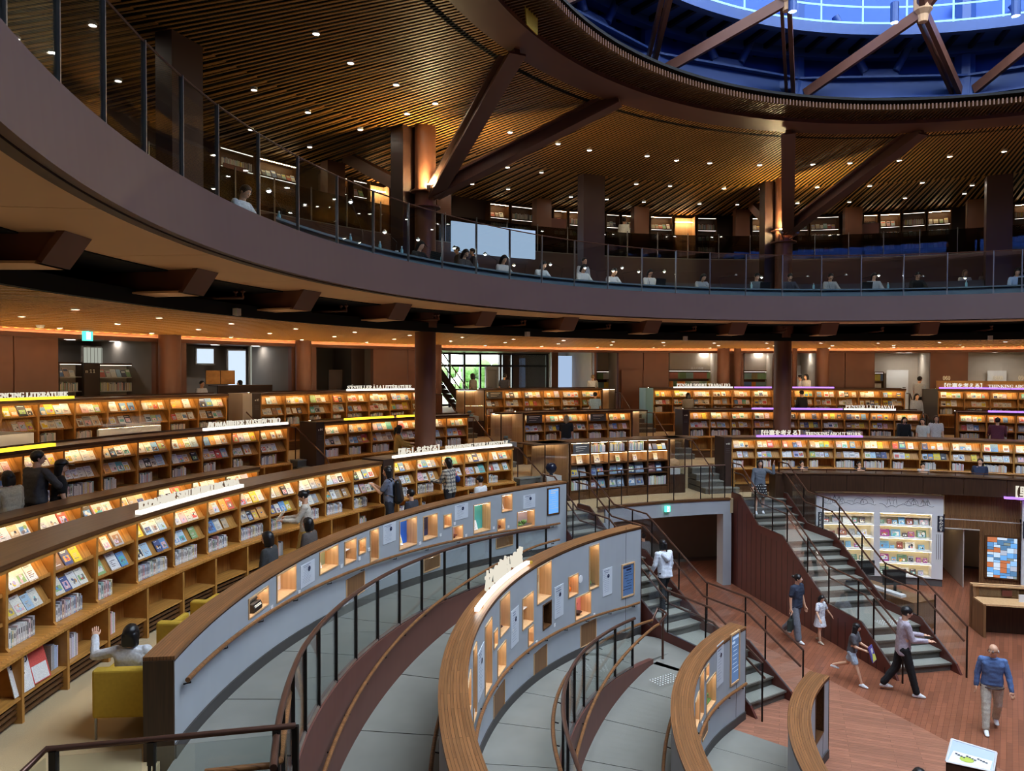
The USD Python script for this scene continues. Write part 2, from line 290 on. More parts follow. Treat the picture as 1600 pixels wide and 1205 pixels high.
for k in range(11):                                                # brackets under the soffit
    a = 62.9 + 11.74 * k
    b = thing('ceiling_bracket', ['tapered brown steel bracket under the balcony soffit', 'tapered brown steel bracket under the soffit'][0] + f', number {k + 1} from the right', 'bracket', 'brackets under the ring balcony')
    z = ZS - .002
    M = frame(0, a)
    obj('web', MB().prism([(8.98 * U, z), (9.14 * U, z - .33), (10.3 * U, z - .33), (10.3 * U, z)], -.17, .17, M @ RZ(90)), 'beam_brown', b)
    obj('nose_plate', MB().prism([(8.93 * U, z), (9.10 * U, z - .36), (9.15 * U, z - .36), (8.99 * U, z)], -.26, .26, M @ RZ(90)), 'beam_brown', b)
    obj('lower_flange', MB().prism([(9.10 * U, z - .36), (9.12 * U, z - .33), (10.2 * U, z - .33), (10.2 * U, z - .36)], -.26, .26, M @ RZ(90)), 'soffit_tan', b)
    if k > 8: continue
    s = thing('sprinkler_pipe', f'small brown sprinkler pipe with two upright heads, after bracket {k + 1} from the right', 'pipe', 'sprinkler pipes under the balcony')
    am = a + 4.6; p = P(9.3 * U, am, z - .22)
    obj('pipe', MB().tube([P(10.2 * U, am + 1.5, z - .24), P(9.35 * U, am, z - .22)], .028, 6), 'beam_brown', s, smooth=True)
    for q in (0, 1): obj('head', MB().lathe([(.012, -.02), (.03, -.01), (.014, .05), (.05, .09), (.01, .12), (.002, .15)], T(*P((9.36 + .1 * q) * U, am, z - .2)), 6), 'beam_brown', s)
# upper ceiling: radial slats in two rings
ce = thing('ceiling', 'high timber ceiling of radial slats above the reading ring', 'ceiling', kind='structure')
obj('backing', MB().ring(6.9 * U, 13.6 * U, 18, 206, ZR + .45, ZR + .50, 2), 'black_void', ce)
for k in range(284): obj('slat', MB().box((0, 0, 0), (.05, 3.5 * U, .012), frame(8.66 * U, 44 + k * .5, ZR + .006)), 'slat_wood', ce)
for k in range(142): obj('slat', MB().box((0, 0, 0), (.085, 3.0 * U, .014), frame(11.94 * U, 44.25 + k, ZR + .03)), 'slat_wood', ce)
for k in range(142): obj('slat', MB().box((0, 0, 0), (.04, 3.0 * U, .014), frame(11.94 * U, 43.75 + k, ZR + .05)), 'slat_wood', ce)
obj('ring_beam', MB().ring(6.47 * U, 6.97 * U, 0, 360, ZR - .012, ZR + .25, 1), 'beam_brown', label='wide brown steel ring beam round the dome opening', cat='beam', kind='structure')
sl = thing('slat_fringe', 'fringe of short dark slats inside the ring beam', 'trim', kind='structure')
for k in range(236): obj('slat', MB().box((0, 0, 0), (.035, .52 * U, .13), frame(6.22 * U, 44 + k * .55, ZR + .13)), 'oak_dark', sl)
obj('fringe_gap_sheet', MB().ring(5.98 * U, 7.2 * U, 18, 206, ZR + .30, ZR + .36, 2).ring(7.16 * U, 7.24 * U, 0, 360, ZR, 9.0 * U, 2), 'black_void', label='black sheets in place of the dark gap between slat fringe and dome steel', cat='ceiling', kind='structure')  # black rings stand for the darkness behind the fringe
for k, (px, py) in enumerate([(145, 40), (25, 61), (52, 139), (185, 127), (271, 106), (494, 53), (397, 141), (481, 176), (392, 203), (484, 230), (548, 99), (619, 133), (680, 162), (636, 178), (563, 203), (797, 207), (872, 225), (921, 235), (1011, 244), (1057, 251), (793, 262), (794, 296), (846, 270), (892, 308), (948, 312), (994, 288), (1047, 291), (1006, 316), (738, 288), (1109, 255), (1187, 258), (1270, 257), (1328, 255), (1405, 251), (1484, 245), (1569, 237), (1131, 295), (1189, 296), (1277, 293), (1359, 291), (1441, 286), (1519, 290), (1507, 303), (1414, 310), (1327, 316), (1152, 320), (1093, 319), (1246, 318)]):
    p = onz(px, py, ZR - .02); d = thing('downlight', 'small round recessed downlight shining in the dark slat ceiling', 'lamp', 'downlights in the upper ceiling')
    obj('trim_ring', MB().lathe([(.062, .02), (.062, -.004), (.075, -.006), (.078, .06), (.001, .06)], T(*p), 10), 'white_paint', d)
    obj('lens', MB().lathe([(.062, .0), (.001, .001)], T(*p), 10), 'lamp_spot', d)
for r_, a_ in [(r_, a_) for r_, o in ((10.7, 0), (12.2, 3), (13.9, 1.5)) for a_ in np.arange(52 + o, 196, 6.4)]:
    p = P(r_ * U, a_, ZC - .025); d = thing('downlight', 'small round recessed downlight in the golden gallery ceiling', 'lamp', 'downlights in the gallery ceiling')
    obj('trim_ring', MB().lathe([(.05, .02), (.05, -.004), (.065, -.006), (.068, .03), (.001, .03)], T(*p), 10), 'white_paint', d)
    obj('lens', MB().lathe([(.05, .0), (.001, .001)], T(*p), 10), 'lamp_ceiling', d)
obj('smoke_detector', MB().lathe([(.001, -.07), (.06, -.065), (.09, -.02), (.09, .0)], T(*onz(63, 508, ZC - .01)), 12), 'white_paint', label='white smoke detector on the ceiling edge at far left', cat='detector')
for px, py in [(368, 486), (823, 521), (1070, 528), (1547, 527)]:
    a, z = onr(px, py, 9.64 * U)
    obj('sensor', MB().box((0, 0, .03), (.12, .1, .13), frame(9.62 * U, a, z - .05)), 'white_paint', label=f'small white sensor box on the dark ceiling edge, {["leftmost", "second from left", "third from left", "rightmost"][[368, 823, 1070, 1547].index(px)]}', cat='sensor', group='sensors on the ceiling edge')
# ------------------------------------------------------------------ dome
TRI = [(75.4 + 23.1 * k) for k in range(-2, 7)]
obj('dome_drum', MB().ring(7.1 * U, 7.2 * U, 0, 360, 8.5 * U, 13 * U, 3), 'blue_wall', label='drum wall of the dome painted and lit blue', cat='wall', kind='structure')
sk = thing('unseen_skylight', 'round luminous roof panes crowning the dome, out of view, lighting the hall', 'unseen_skylight', kind='structure')  # out of view, placed and tuned to light the hall
for k in range(24): obj('pane', MB().ring(.5, 5.6 * U, 15 * k + .3, 15 * k + 14.7, 13 * U, 13.02 * U, 3), 'unseen_sky_glow', sk)
obj('rim', MB().ring(5.6 * U, 7.2 * U, 0, 360, 12.95 * U, 13.1 * U, 3), 'blue_wall', sk)
ch = thing('dome_truss', 'blue steel ring truss at the foot of the dome', 'truss', kind='structure')
for a, b in zip(TRI[:-1], TRI[1:]):
    p, q = P(6.85 * U, a, 8.78 * U), P(6.85 * U, b, 8.78 * U); L = np.linalg.norm(q - p); m = (p + q) / 2; th = math.degrees(math.atan2(q[1] - p[1], q[0] - p[0]))
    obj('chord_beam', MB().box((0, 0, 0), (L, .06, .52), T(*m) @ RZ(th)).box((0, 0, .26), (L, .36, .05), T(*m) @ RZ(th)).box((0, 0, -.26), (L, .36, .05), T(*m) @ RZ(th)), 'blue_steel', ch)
    for s in (-1, 1):
        f = .5 + s * .09; g = .5 + s * .27
        obj('tube_strut', MB().tube([p + (q - p) * f + (0, 0, .45), p * (1 - g) + q * g + (0, 0, 1.9)], .1, 8), 'blue_steel', ch, smooth=True)
    obj('gusset', MB().box((0, 0, .36), (.9, .05, .3), T(*m) @ RZ(th)), 'blue_steel', ch)
for a in TRI: obj('node_post', MB().lathe([(.05, -.6), (.17, -.45), (.22, -.3), (.25, .3), (.25, 2.4)], T(*P(6.9 * U, a, 8.75 * U)), 8).prism([(-.75, .35), (-.2, -.45), (.2, -.45), (.75, .35)], -.03, .03, frame(6.78 * U, a, 8.75 * U)), 'blue_steel', ch)
la = thing('dome_lattice', 'brown diagonal steel members rising from the truss nodes to the crown nodes', 'truss', kind='structure')
for a in TRI:
    for s in (-1, 1):
        p, q = P(6.75 * U, a + s * .9, 8.70 * U), P(5.35 * U, a + s * 11.2, 9.33 * U + .05)
        d = (q - p) / np.linalg.norm(q - p); ref = np.cross(d, (0, 0, 1)); ref /= np.linalg.norm(ref); o = np.cross(ref, d)
        R = np.eye(4); R[:3, 0], R[:3, 1], R[:3, 2], R[:3, 3] = d, ref, o, (p + q) / 2; L = np.linalg.norm(q - p)
        mb = MB().box((0, 0, 0), (L, .10, .24), R)
        if s > 0: mb.box((0, .16, -.02), (L, .07, .2), R)
        obj('diagonal', mb, 'beam_brown', la)
        e = P(5.35 * U, a + s * 11.55, 9.33 * U)
        if s > 0: obj('crown_node', MB().lathe([(.02, -.2), (.1, -.16), (.12, .0), (.2, .1), (.2, .9), (.2, 4.5)], T(*e), 10), 'soffit_tan', la)
        if s > 0: obj('crown_brace', MB().tube([e + (0, 0, .1), P(4.2 * U, a + 22, 10.6 * U)], .11, 6), 'beam_brown', la)
        if s > 0: obj('crown_brace', MB().tube([e + (0, 0, .1), P(4.2 * U, a + 1, 10.6 * U)], .11, 6), 'beam_brown', la)
wk = thing('maintenance_walkway', 'blue steel walkway with self-lit pale railing high inside the dome', 'walkway', kind='structure')
obj('grating', MB().ring(6.1 * U, 7.1 * U, 0, 360, 9.44 * U, 9.46 * U, 2), 'blue_steel', wk)
obj('inner_kerb', MB().ring(6.02 * U, 6.14 * U, 0, 360, 9.36 * U, 9.52 * U, 1.5), 'blue_steel', wk)
obj('outer_kerb', MB().ring(6.72 * U, 6.86 * U, 0, 360, 9.30 * U, 9.44 * U, 2), 'blue_steel', wk)
for k in range(44): obj('cross_bar', MB().box((0, 0, 0), (.09, .95 * U, .12), frame(6.55 * U, 40 + 3.2 * k, 9.40 * U)), 'rail_dark', wk)
for zz in (9.55, 9.80): obj('guard_rail', MB().tube([P(6.04 * U, a, zz * U) for a in np.arange(30, 190, 2)], .022, 5), 'rail_glow', wk)  # railing emits pale light in place of light falling on it
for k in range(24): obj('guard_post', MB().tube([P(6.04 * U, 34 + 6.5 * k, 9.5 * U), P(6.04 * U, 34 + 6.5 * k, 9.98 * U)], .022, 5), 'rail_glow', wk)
for k in range(30): obj('locker', MB().box((0, 0, .3), (.75, .3, .8), frame(6.95 * U, 40 + 4 * k, 9.5 * U)), 'blue_wall', wk)
obj('fan_drum', MB().lathe([(.02, 0), (.16, .02), (.2, -.06), (.34, -.05), (.36, .12), (.36, .5)], frame(6.7 * U, 66.6, 9.72 * U) @ RX(90) @ T(0, 0, -.3), 20), 'blue_wall', label='round grey fan drum on the dome walkway at the far right', cat='fan')
lb = thing('unseen_blue_strip', 'unseen blue light strip high in the drum, lighting the dome', 'lamp', kind='structure')
obj('upper_strip', MB().ring(6.95 * U, 7.05 * U, 0, 360, 11.8 * U, 11.83 * U, 4), 'unseen_led_blue', lb)  # out of view above the walkway, placed to light the drum blue
for k in range(20):
    a = k * 18 + 2
    l = thing('hall_spotlight', 'cylindrical spotlight under the dome walkway aimed at the floor', 'lamp', 'spotlights under the dome walkway')
    obj('housing', MB().lathe([(.09, -.2), (.09, .25), (.001, .27)], T(*P(5.25 * U, a, 9.3 * U)), 10), 'blue_steel', l)
    obj('lens', MB().lathe([(.085, .005), (.001, .006)], T(*P(5.25 * U, a, 9.3 * U)), 10), 'lamp_hall', l)
obj('banner', MB().prism([(0, 0), (.42, -.02), (.40, 2.4), (-.5, 2.4)], -.01, .01, frame(6.3 * U, onr(836, 50, 6.3 * U)[0], onr(836, 50, 6.3 * U)[1]) @ T(-.33)), 'sofa_yellow', label='pale yellow pointed banner hanging inside the ring beam', cat='banner')
# ------------------------------------------------------------------ columns with braces
COLS = [(137.1, 'left'), (90.2, 'right')]
for a, nm in COLS:
    c = thing('column', f'round brown steel column with spreading braces, {nm} one', 'column', kind='structure')
    obj('lower_shaft', MB().lathe([(.275, Z1), (.275, ZC + .1), (.33, ZC + .1), (.33, ZS)], T(*P(9.85 * U, a)), 28), 'brown_metal', c, smooth=True)
    obj('upper_shaft', MB().lathe([(.275, ZF), (.275, ZR + .1)], T(*P(9.85 * U, a)), 28), 'brown_metal', c, smooth=True)
    obj('casing', MB().box((0, .5, 0), (.42, .5, ZR - ZF + .05), frame(9.85 * U, a + 1.2, (ZR + ZF) / 2)), 'brown_dark', c)
    for zz in (1.9, 2.15): obj('collar', MB().lathe([(.275, -.03), (.40, -.02), (.40, .02), (.275, .03)], T(*P(9.85 * U, a, (zz + 4.9) * U)), 20), 'brown_metal', c)
    j = P(9.62 * U, a, 7.02 * U)
    for s in (-1, 1):
        q = P(6.85 * U, a + s * 9.4, ZR + .02); d = (q - j) / np.linalg.norm(q - j); ref = np.cross(d, (0, 0, 1)); ref /= np.linalg.norm(ref); R = np.eye(4)
        R[:3, 0], R[:3, 1], R[:3, 2], R[:3, 3] = d, ref, np.cross(ref, d), (q + j) / 2; L = np.linalg.norm(q - j)
        obj('brace', MB().box((0, 0, -.15), (L, .36, .05), R).box((0, 0, .15), (L, .36, .05), R).box((0, 0, 0), (L, .12, .3), R), 'beam_brown', c)
    q = P(12.4 * U, a - 1, ZR + .1); j2 = P(10.0 * U, a, 7.02 * U); d = (q - j2) / np.linalg.norm(q - j2); ref = np.cross(d, (0, 0, 1)); ref /= np.linalg.norm(ref); R = np.eye(4)
    R[:3, 0], R[:3, 1], R[:3, 2], R[:3, 3] = d, ref, np.cross(ref, d), (q + j2) / 2
    obj('brace', MB().box((0, 0, 0), (np.linalg.norm(q - j2), .34, .32), R), 'beam_brown', c)
    for s in (-1, 1):
        l = thing('uplight', f'small bright {"left" if s < 0 else "right"} spotlight on the bracket of the {nm} column', 'lamp', 'spotlights on the columns')
        p = P(9.55 * U, a - s * 1.0, 6.95 * U + (.22 if nm == 'left' else .10))
        obj('bracket', MB().tube([P(9.75 * U, a, p[2] - .35), p - (0, 0, .12)], .025, 6), 'brown_metal', l)
        obj('head', MB().lathe([(.02, -.14), (.07, -.12), (.075, 0), (.06, .0)], T(*p), 10), 'steel', l)
        obj('lens', MB().lathe([(.06, .0), (.04, .03), (.001, .04)], T(*p), 10), 'lamp_up', l)
# square brown pillars on the reading ring
for k, (x0, x1, r) in enumerate([(272, 320, 10.35), (911, 944, 10.35), (1538, 1579, 10.35), (838, 861, 12.6), (990, 1013, 12.6), (1148, 1170, 12.6), (1318, 1345, 12.6), (1508, 1537, 12.6), (625, 652, 12.6), (683, 705, 12.6), (513, 540, 12.6)]):
    a, b = ang(x0, r * U), ang(x1, r * U); w = math.radians(abs(a - b)) * r * U
    obj('pillar', MB().box((0, .2, 0), (w, .4, ZR - ZF), frame(r * U, (a + b) / 2, (ZR + ZF) / 2)), 'fascia_brown' if r < 11 else 'brown_metal', label=f'flat brown pillar on the reading ring, {["first", "second", "third", "fourth", "fifth", "sixth", "seventh", "eighth", "ninth", "tenth", "eleventh"][sorted([272, 911, 1538, 838, 990, 1148, 1318, 1508, 625, 683, 513]).index(x0)]} from the left', cat='pillar', kind='structure')
# ------------------------------------------------------------------ ring balustrade, desk, gallery
ORD = ['first', 'second', 'third', 'fourth', 'fifth', 'sixth', 'seventh', 'eighth', 'ninth', 'tenth', 'eleventh', 'twelfth', 'thirteenth', 'fourteenth', 'fifteenth', 'sixteenth']
def nth(k): return ORD[k] if k < 16 else f'{k + 1}th'
gb = thing('glass_balustrade', 'clear glass balustrade with slim dark posts along the reading ring edge', 'balustrade')
PX = [10, 94, 165, 228, 286, 341, 405, 466, 527, 583.5, 638, 691, 744, 796, 846, 897, 949, 1002, 1055, 1108, 1164, 1221, 1282, 1344, 1410, 1478, 1550]
GA = [ang(x, 8.25 * U) for x in PX]; GA = [GA[0] + 12, GA[0] + 6] + GA + [GA[-1] - 3, GA[-1] - 6]
def flat_panel(mb, p, q, z0, z1, t=.012, zb0=None, zb1=None):
    """upright sheet from p to q; bottom z0 at p (zb0 at q), top z1 (zb1 at q)"""
    p, q = np.asarray(p, float)[:2], np.asarray(q, float)[:2]; d = (q - p) / np.linalg.norm(q - p); n = np.array([-d[1], d[0]]) * t / 2
    zb0 = z0 if zb0 is None else zb0; zb1 = z1 if zb1 is None else zb1
    v = [(*(p - n), z0), (*(q - n), zb0), (*(p + n), z0), (*(q + n), zb0), (*(p - n), z1), (*(q - n), zb1), (*(p + n), z1), (*(q + n), zb1)]
    return mb.add(v, BOXF)
zt = 6.27 * U
for k, a in enumerate(GA):
    obj('post', MB().box((0, 0, (zt + 5.45 * U) / 2), (.022, .05, zt - 5.45 * U + .02), frame(8.25 * U, a)), 'steel', gb)
    if k:
        b = GA[k - 1]
        obj('pane', flat_panel(MB(), P(8.25 * U, b - .12), P(8.25 * U, a + .12), 5.5 * U, zt), 'pane', gb)
obj('top_edge', MB().tube([P(8.25 * U, a, zt) for a in GA], .014, 5), 'rail_metal', gb)
de = thing('reading_desk', 'long curved grey reading desk tinted for bluish light behind the ring balustrade', 'desk')
obj('worktop', MB().ring(8.5 * U, 8.95 * U, 40, 165.5, 5.645 * U, 5.67 * U, 1), 'desk_bluish_lit', de)
obj('front_panel', MB().ring(8.55 * U, 8.58 * U, 40, 165.5, ZF, 5.645 * U, 1), 'desk_bluish_lit', de)
obj('end_panel', MB().box((0, .33, .36), (.05, .74, .78), frame(8.5 * U, 165.6, ZF)), 'oak_dark', de)
ga = thing('upper_gallery', 'raised dark gallery behind the reading ring', 'gallery', kind='structure')
obj('slab', MB().ring(12.35 * U, 13.5 * U, 18, 206, 6.65 * U, 6.85 * U, 2), 'carpet_grey', ga)
obj('front_panel', MB().ring(12.3 * U, 12.4 * U, 18, 206, ZF, 6.82 * U, 2), 'fascia_brown', ga)
obj('low_screen', MB().ring(10.45 * U, 10.5 * U, 40, 104, ZF, 6.0 * U, 2), 'grey_plate', ga)
obj('rear_wall', MB().ring(13.5 * U, 13.7 * U, 18, 206, 6.6 * U, ZR + .3, 2), 'brown_dark', ga)
gg = thing('gallery_balustrade', 'smoky glass balustrade of the upper gallery in front of the bookshelves', 'balustrade')

for k in range(34): obj('pane', MB().ring(12.36 * U, 12.37 * U, 50 + 3.6 * k + .06, 53.54 + 3.6 * k, 6.85 * U, 7.42 * U, 2), 'pane_smoky', gg)
for k in range(35): obj('post', MB().box((0, 0, .47), (.025, .04, .96), frame(12.35 * U, 50 + 3.6 * k, 6.85 * U)), 'steel', gg)
PAL = [(.82, .79, .70), (.85, .83, .78), (.80, .77, .66), (.86, .84, .80), (.78, .70, .52), (.74, .22, .16), (.20, .30, .55), (.86, .66, .12), (.30, .48, .42), (.16, .16, .20), (.55, .38, .28), (.45, .62, .72), (.70, .45, .50), (.84, .80, .72), (.62, .66, .70), (.35, .55, .30)]
def pcol(): c = RNG.choice(PAL); k = RNG.uniform(.85, 1.1); return tuple(min(.92, x * k) for x in c)
def spines(mb, M, x0, x1, z, h=.2, dp=.15):
    x = x0
    while x < x1:
        w = RNG.uniform(.014, .034); hh = h * RNG.uniform(.82, 1.08)
        if x + w > x1: break
        c = pcol(); c = tuple(.55 * a + .35 for a in c) if RNG.random() < .5 else c
        mb.box((x + w / 2, dp / 2 + RNG.uniform(0, .02), z + hh / 2), (w * .93, dp, hh), M, c); x += w
def face_books(mb, M, x0, x1, z, h=.22, y=.05, tilt=28):
    x = x0
    while x < x1 - .1:
        w = RNG.uniform(.11, .17); hh = h * RNG.uniform(.8, 1.1)
        if x + w > x1: break
        N = M @ T(x + w / 2, y, z) @ RX(-tilt); c = pcol(); mb.box((0, 0, hh / 2), (w, .02, hh), N, c)
        mb.quad([(-w * .4, -.0125, hh * .62), (w * .4, -.0125, hh * .62), (w * .4, -.0125, hh * .88), (-w * .4, -.0125, hh * .88)], pcol(), N); x += w + RNG.uniform(.005, .05)
up_stuff = MB()
UPX = [(345, 400), (402, 470), (508, 545), (552, 576), (612, 626), (765, 796), (798, 836), (864, 886), (888, 911), (946, 968), (970, 989), (1015, 1050), (1088, 1119), (1173, 1196), (1244, 1262), (1264, 1310), (1346, 1370), (1372, 1405), (1407, 1444), (1446, 1484), (1580, 1640)]
for k, (x0, x1) in enumerate(UPX):
    a, b = ang(x0, 13.2 * U), ang(x1, 13.2 * U); w = math.radians(abs(a - b)) * 13.2 * U; M = frame(13.2 * U, (a + b) / 2, 6.85 * U)
    bc = thing('wall_bookcase', f'tall dark wall bookcase on the upper gallery, {nth(k)} from the left', 'bookcase', 'bookcases on the upper gallery')
    obj('back', MB().box((0, .36, .95), (w, .03, 1.9), M), 'oak_dark', bc)
    for s in (-1, 1): obj('side', MB().box((s * (w / 2 - .02), .18, .95), (.035, .36, 1.9), M), 'oak_dark', bc)
    for z in (.02, .45, .92, 1.36, 1.86): obj('shelf', MB().box((0, .18, z), (w - .07, .34, .03), M), 'oak_dark', bc)
    obj('light_strip', MB().box((0, .03, 1.83), (w - .1, .03, .02), M), 'led_warm' if k % 3 else 'led_white', bc)
    obj('light_strip', MB().box((0, .03, 1.34), (w - .1, .03, .015), M), 'led_white', bc)
    for z, f in ((1.39, 0), (.95, 1), (.48, 0)):
        (face_books if (f + k) % 2 else spines)(up_stuff, M, -w / 2 + .06, w / 2 - .08, z)
obj('shelf_book', up_stuff, 'print', label='rows of small books on the upper gallery bookcases', cat='books', kind='stuff')
for k, (x0, x1) in enumerate([(579, 609), (1053, 1085)]):
    a, b = ang(x0, 13.2 * U), ang(x1, 13.2 * U); w = math.radians(abs(a - b)) * 13.2 * U; M = frame(13.2 * U, (a + b) / 2, 6.85 * U)
    nb = thing('lit_alcove', f'warm-lit timber alcove between gallery bookcases, {"left" if not k else "right"} one', 'alcove', 'lit alcoves on the upper gallery')
    obj('back', MB().box((0, .36, .95), (w, .03, 1.9), M), 'case_wood', nb)
    obj('side', MB().box((-w / 2, .18, .95), (.03, .36, 1.9), M), 'case_wood', nb); obj('side', MB().box((w / 2, .18, .95), (.03, .36, 1.9), M), 'case_wood', nb)
    obj('light_strip', MB().box((0, .2, 1.7), (w - .1, .1, .02), M), 'led_warm', nb)
for k, (x0, x1, y0, y1) in enumerate([(352, 384, 259, 285), (861, 880, 345, 357), (1344, 1370, 350, 366)]):
    a, z = onr((x0 + x1) / 2, (y0 + y1) / 2, 12.9 * U); z = min(z, ZR - .5)
    s = obj('gallery_sign', MB().box((0, 0, 0), (.75, .03, .45), frame(12.9 * U, a, z)), 'stringer_red', label=f'dark red sign board hung before the gallery bookcases, {ORD[k]} from the left', cat='sign')
a, z = onr(742, 377, 12.2 * U)
obj('counter_screen', MB().ring(12.1 * U, 12.14 * U, ang(836, 12.1 * U), ang(706, 12.1 * U), z - .45, z + .55, 2), 'screen_pale', label='self-lit pale blue glass screen on the ring left of the middle', cat='screen')  # glass sheet emits pale light instead of catching any

# ------------------------------------------------------------------ rear wall of the top gallery with the rooms behind
RW = 14.6 * U
rw = thing('wall_rear', 'brown panelled rear wall of the top gallery with room openings', 'wall', kind='structure')
OPEN = [(92, 243), (292, 455), (495, 583), (690, 928), (932, 966), (1045, 1122), (1162, 1208), (1237, 1275), (1367, 1453), (1513, 1680)]
edges = [-140] + [e for o in OPEN for e in o]
for k in range(0, len(edges) - 1, 2):
    a, b = ang(edges[k], RW), ang(edges[k + 1], RW); n = max(1, int(abs(a - b) / 2.6))
    for i in range(n):
        p, q = a + (b - a) * i / n, a + (b - a) * (i + 1) / n
        obj('panel', MB().ring(RW, RW + .22, p - .03, q + .03, Z0, ZC + .06, 1), 'brown_metal', rw)
obj('cove_lip', MB().ring(RW - .16, RW - .13, 30, 200, ZC - .20, ZC - .10, 2).ring(RW - .16, RW, 30, 200, ZC - .21, ZC - .19, 2), 'brown_metal', rw)  # lip placed to keep the cove strip out of sight
obj('unseen_cove_light', MB().ring(RW - .11, RW - .05, 30, 200, ZC - .185, ZC - .175, 2), 'unseen_wash', rw)  # out of view, placed to light the gallery ceiling
obj('lintel', MB().ring(RW - .03, RW + .22, 30, 200, ZC - .19, ZC + .06, 2), 'brown_metal', rw)
for k, (x, w) in enumerate([(268, .60), (476, .52), (685.5, .30), (1131, .52), (1286, .5), (1153, .3), (1242, .2)]):
    a = ang(x, 14.35 * U)
    obj('pilaster', MB().lathe([(w / 2, Z0), (w / 2, ZC)], T(*P(14.4 * U, a)), 20), 'brown_metal', label=f'round brown pilaster at the rear wall, {ORD[sorted([268, 476, 685.5, 1131, 1286, 1153, 1242]).index(x)]} from the left', cat='column', kind='structure', smooth=True)
RB = 17.0 * U
rooms = thing('wall_back', 'pale back walls of the rooms behind the rear wall', 'wall', kind='structure')
for i, (x0, x1) in enumerate(OPEN):
    a, b = ang(x0, RW), ang(x1, RW)
    if i == 3: continue
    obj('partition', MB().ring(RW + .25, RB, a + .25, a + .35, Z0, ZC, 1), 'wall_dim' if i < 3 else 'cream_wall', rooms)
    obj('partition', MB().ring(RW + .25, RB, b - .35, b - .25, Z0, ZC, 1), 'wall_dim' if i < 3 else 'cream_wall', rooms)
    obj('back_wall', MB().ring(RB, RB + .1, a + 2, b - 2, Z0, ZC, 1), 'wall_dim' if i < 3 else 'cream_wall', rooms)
obj('ceiling', MB().ring(14.75 * U, 20 * U, 20, 206, ZC - .12, ZC - .06, 2), 'oak_dark', label='plain ceiling of the rooms behind the rear wall', cat='ceiling', kind='structure')
for k, (px, py, r) in enumerate([(110, 525, 16), (180, 524, 16), (208, 530, 16), (336, 534, 16), (400, 536, 16), (566, 541, 15.4), (1010, 552, 16), (1100, 551, 15.6), (1185, 552, 15.6), (1255, 552, 15.6), (1405, 548, 16.3), (1420, 548, 16.3), (1555, 553, 16.3), (1590, 553, 16)]):
    a = ang(px, r * U); d = thing('room_lamp', 'recessed round ceiling lamp in a room behind the rear wall', 'lamp', 'ceiling lamps of the rear rooms')
    obj('lens', MB().lathe([(.14, .0), (.001, .001)], T(*P(r * U, a, ZC - .13)), 12), 'room_lamp', d); obj('trim_ring', MB().lathe([(.14, .004), (.14, -.012), (.17, -.012), (.17, .02), (.001, .02)], T(*P(r * U, a, ZC - .13)), 12), 'white_paint', d)
for k, (x0, x1, y0, y1, r, m) in enumerate([(129, 168, 543, 570, 16.6, 'blind'), (173, 192, 545, 570, 16.6, 'blind'), (200, 229, 545, 570, 16.6, 'blind'), (234, 243, 545, 570, 16.6, 'blind'), (390, 405, 540, 606, 16.6, 'blind'), (407, 436, 545, 608, 16.6, 'blind'), (440, 456, 548, 608, 16.6, 'blind'), (356, 383, 548, 606, 16.6, 'window'), (307, 333, 545, 568, 16.6, 'window')]):
    a0, z1 = onr(x0, y0, r * U); a1, z0 = onr(x1, y1, r * U)
    w = thing(f'window', f'{"self-lit pale vertical-blind" if m == "blind" else "self-lit office"} window behind the rear wall, {ORD[k]} from the left', 'window', kind='structure')
    emit('blind_glow', (.75, .78, .66), .45) if 'blind_glow' not in MATS else None
    emit('window_glow', (.72, .86, 1), .9) if 'window_glow' not in MATS else None
    obj('frame', MB().ring(r * U - .02, r * U + .06, a0 + .1, a1 - .1, z0 - .05, z1 + .05, 1), 'wall_dim', w)
    n = max(2, int((a0 - a1) / .22))
    if m == 'blind':
        for i in range(n): obj('blind_slat', MB().box((0, 0, (z0 + z1) / 2), (math.radians((a0 - a1) / n) * r * U * .92, .01, z1 - z0), frame(r * U - .05, a0 + (a1 - a0) * (i + .5) / n) @ RZ(10)), 'blind_glow', w)  # slats emit light in place of daylight through the blind
    else: obj('pane', MB().ring(r * U - .04, r * U - .03, a0, a1, z0, z1, 1), 'window_glow', w)  # pane emits light in place of daylight outside
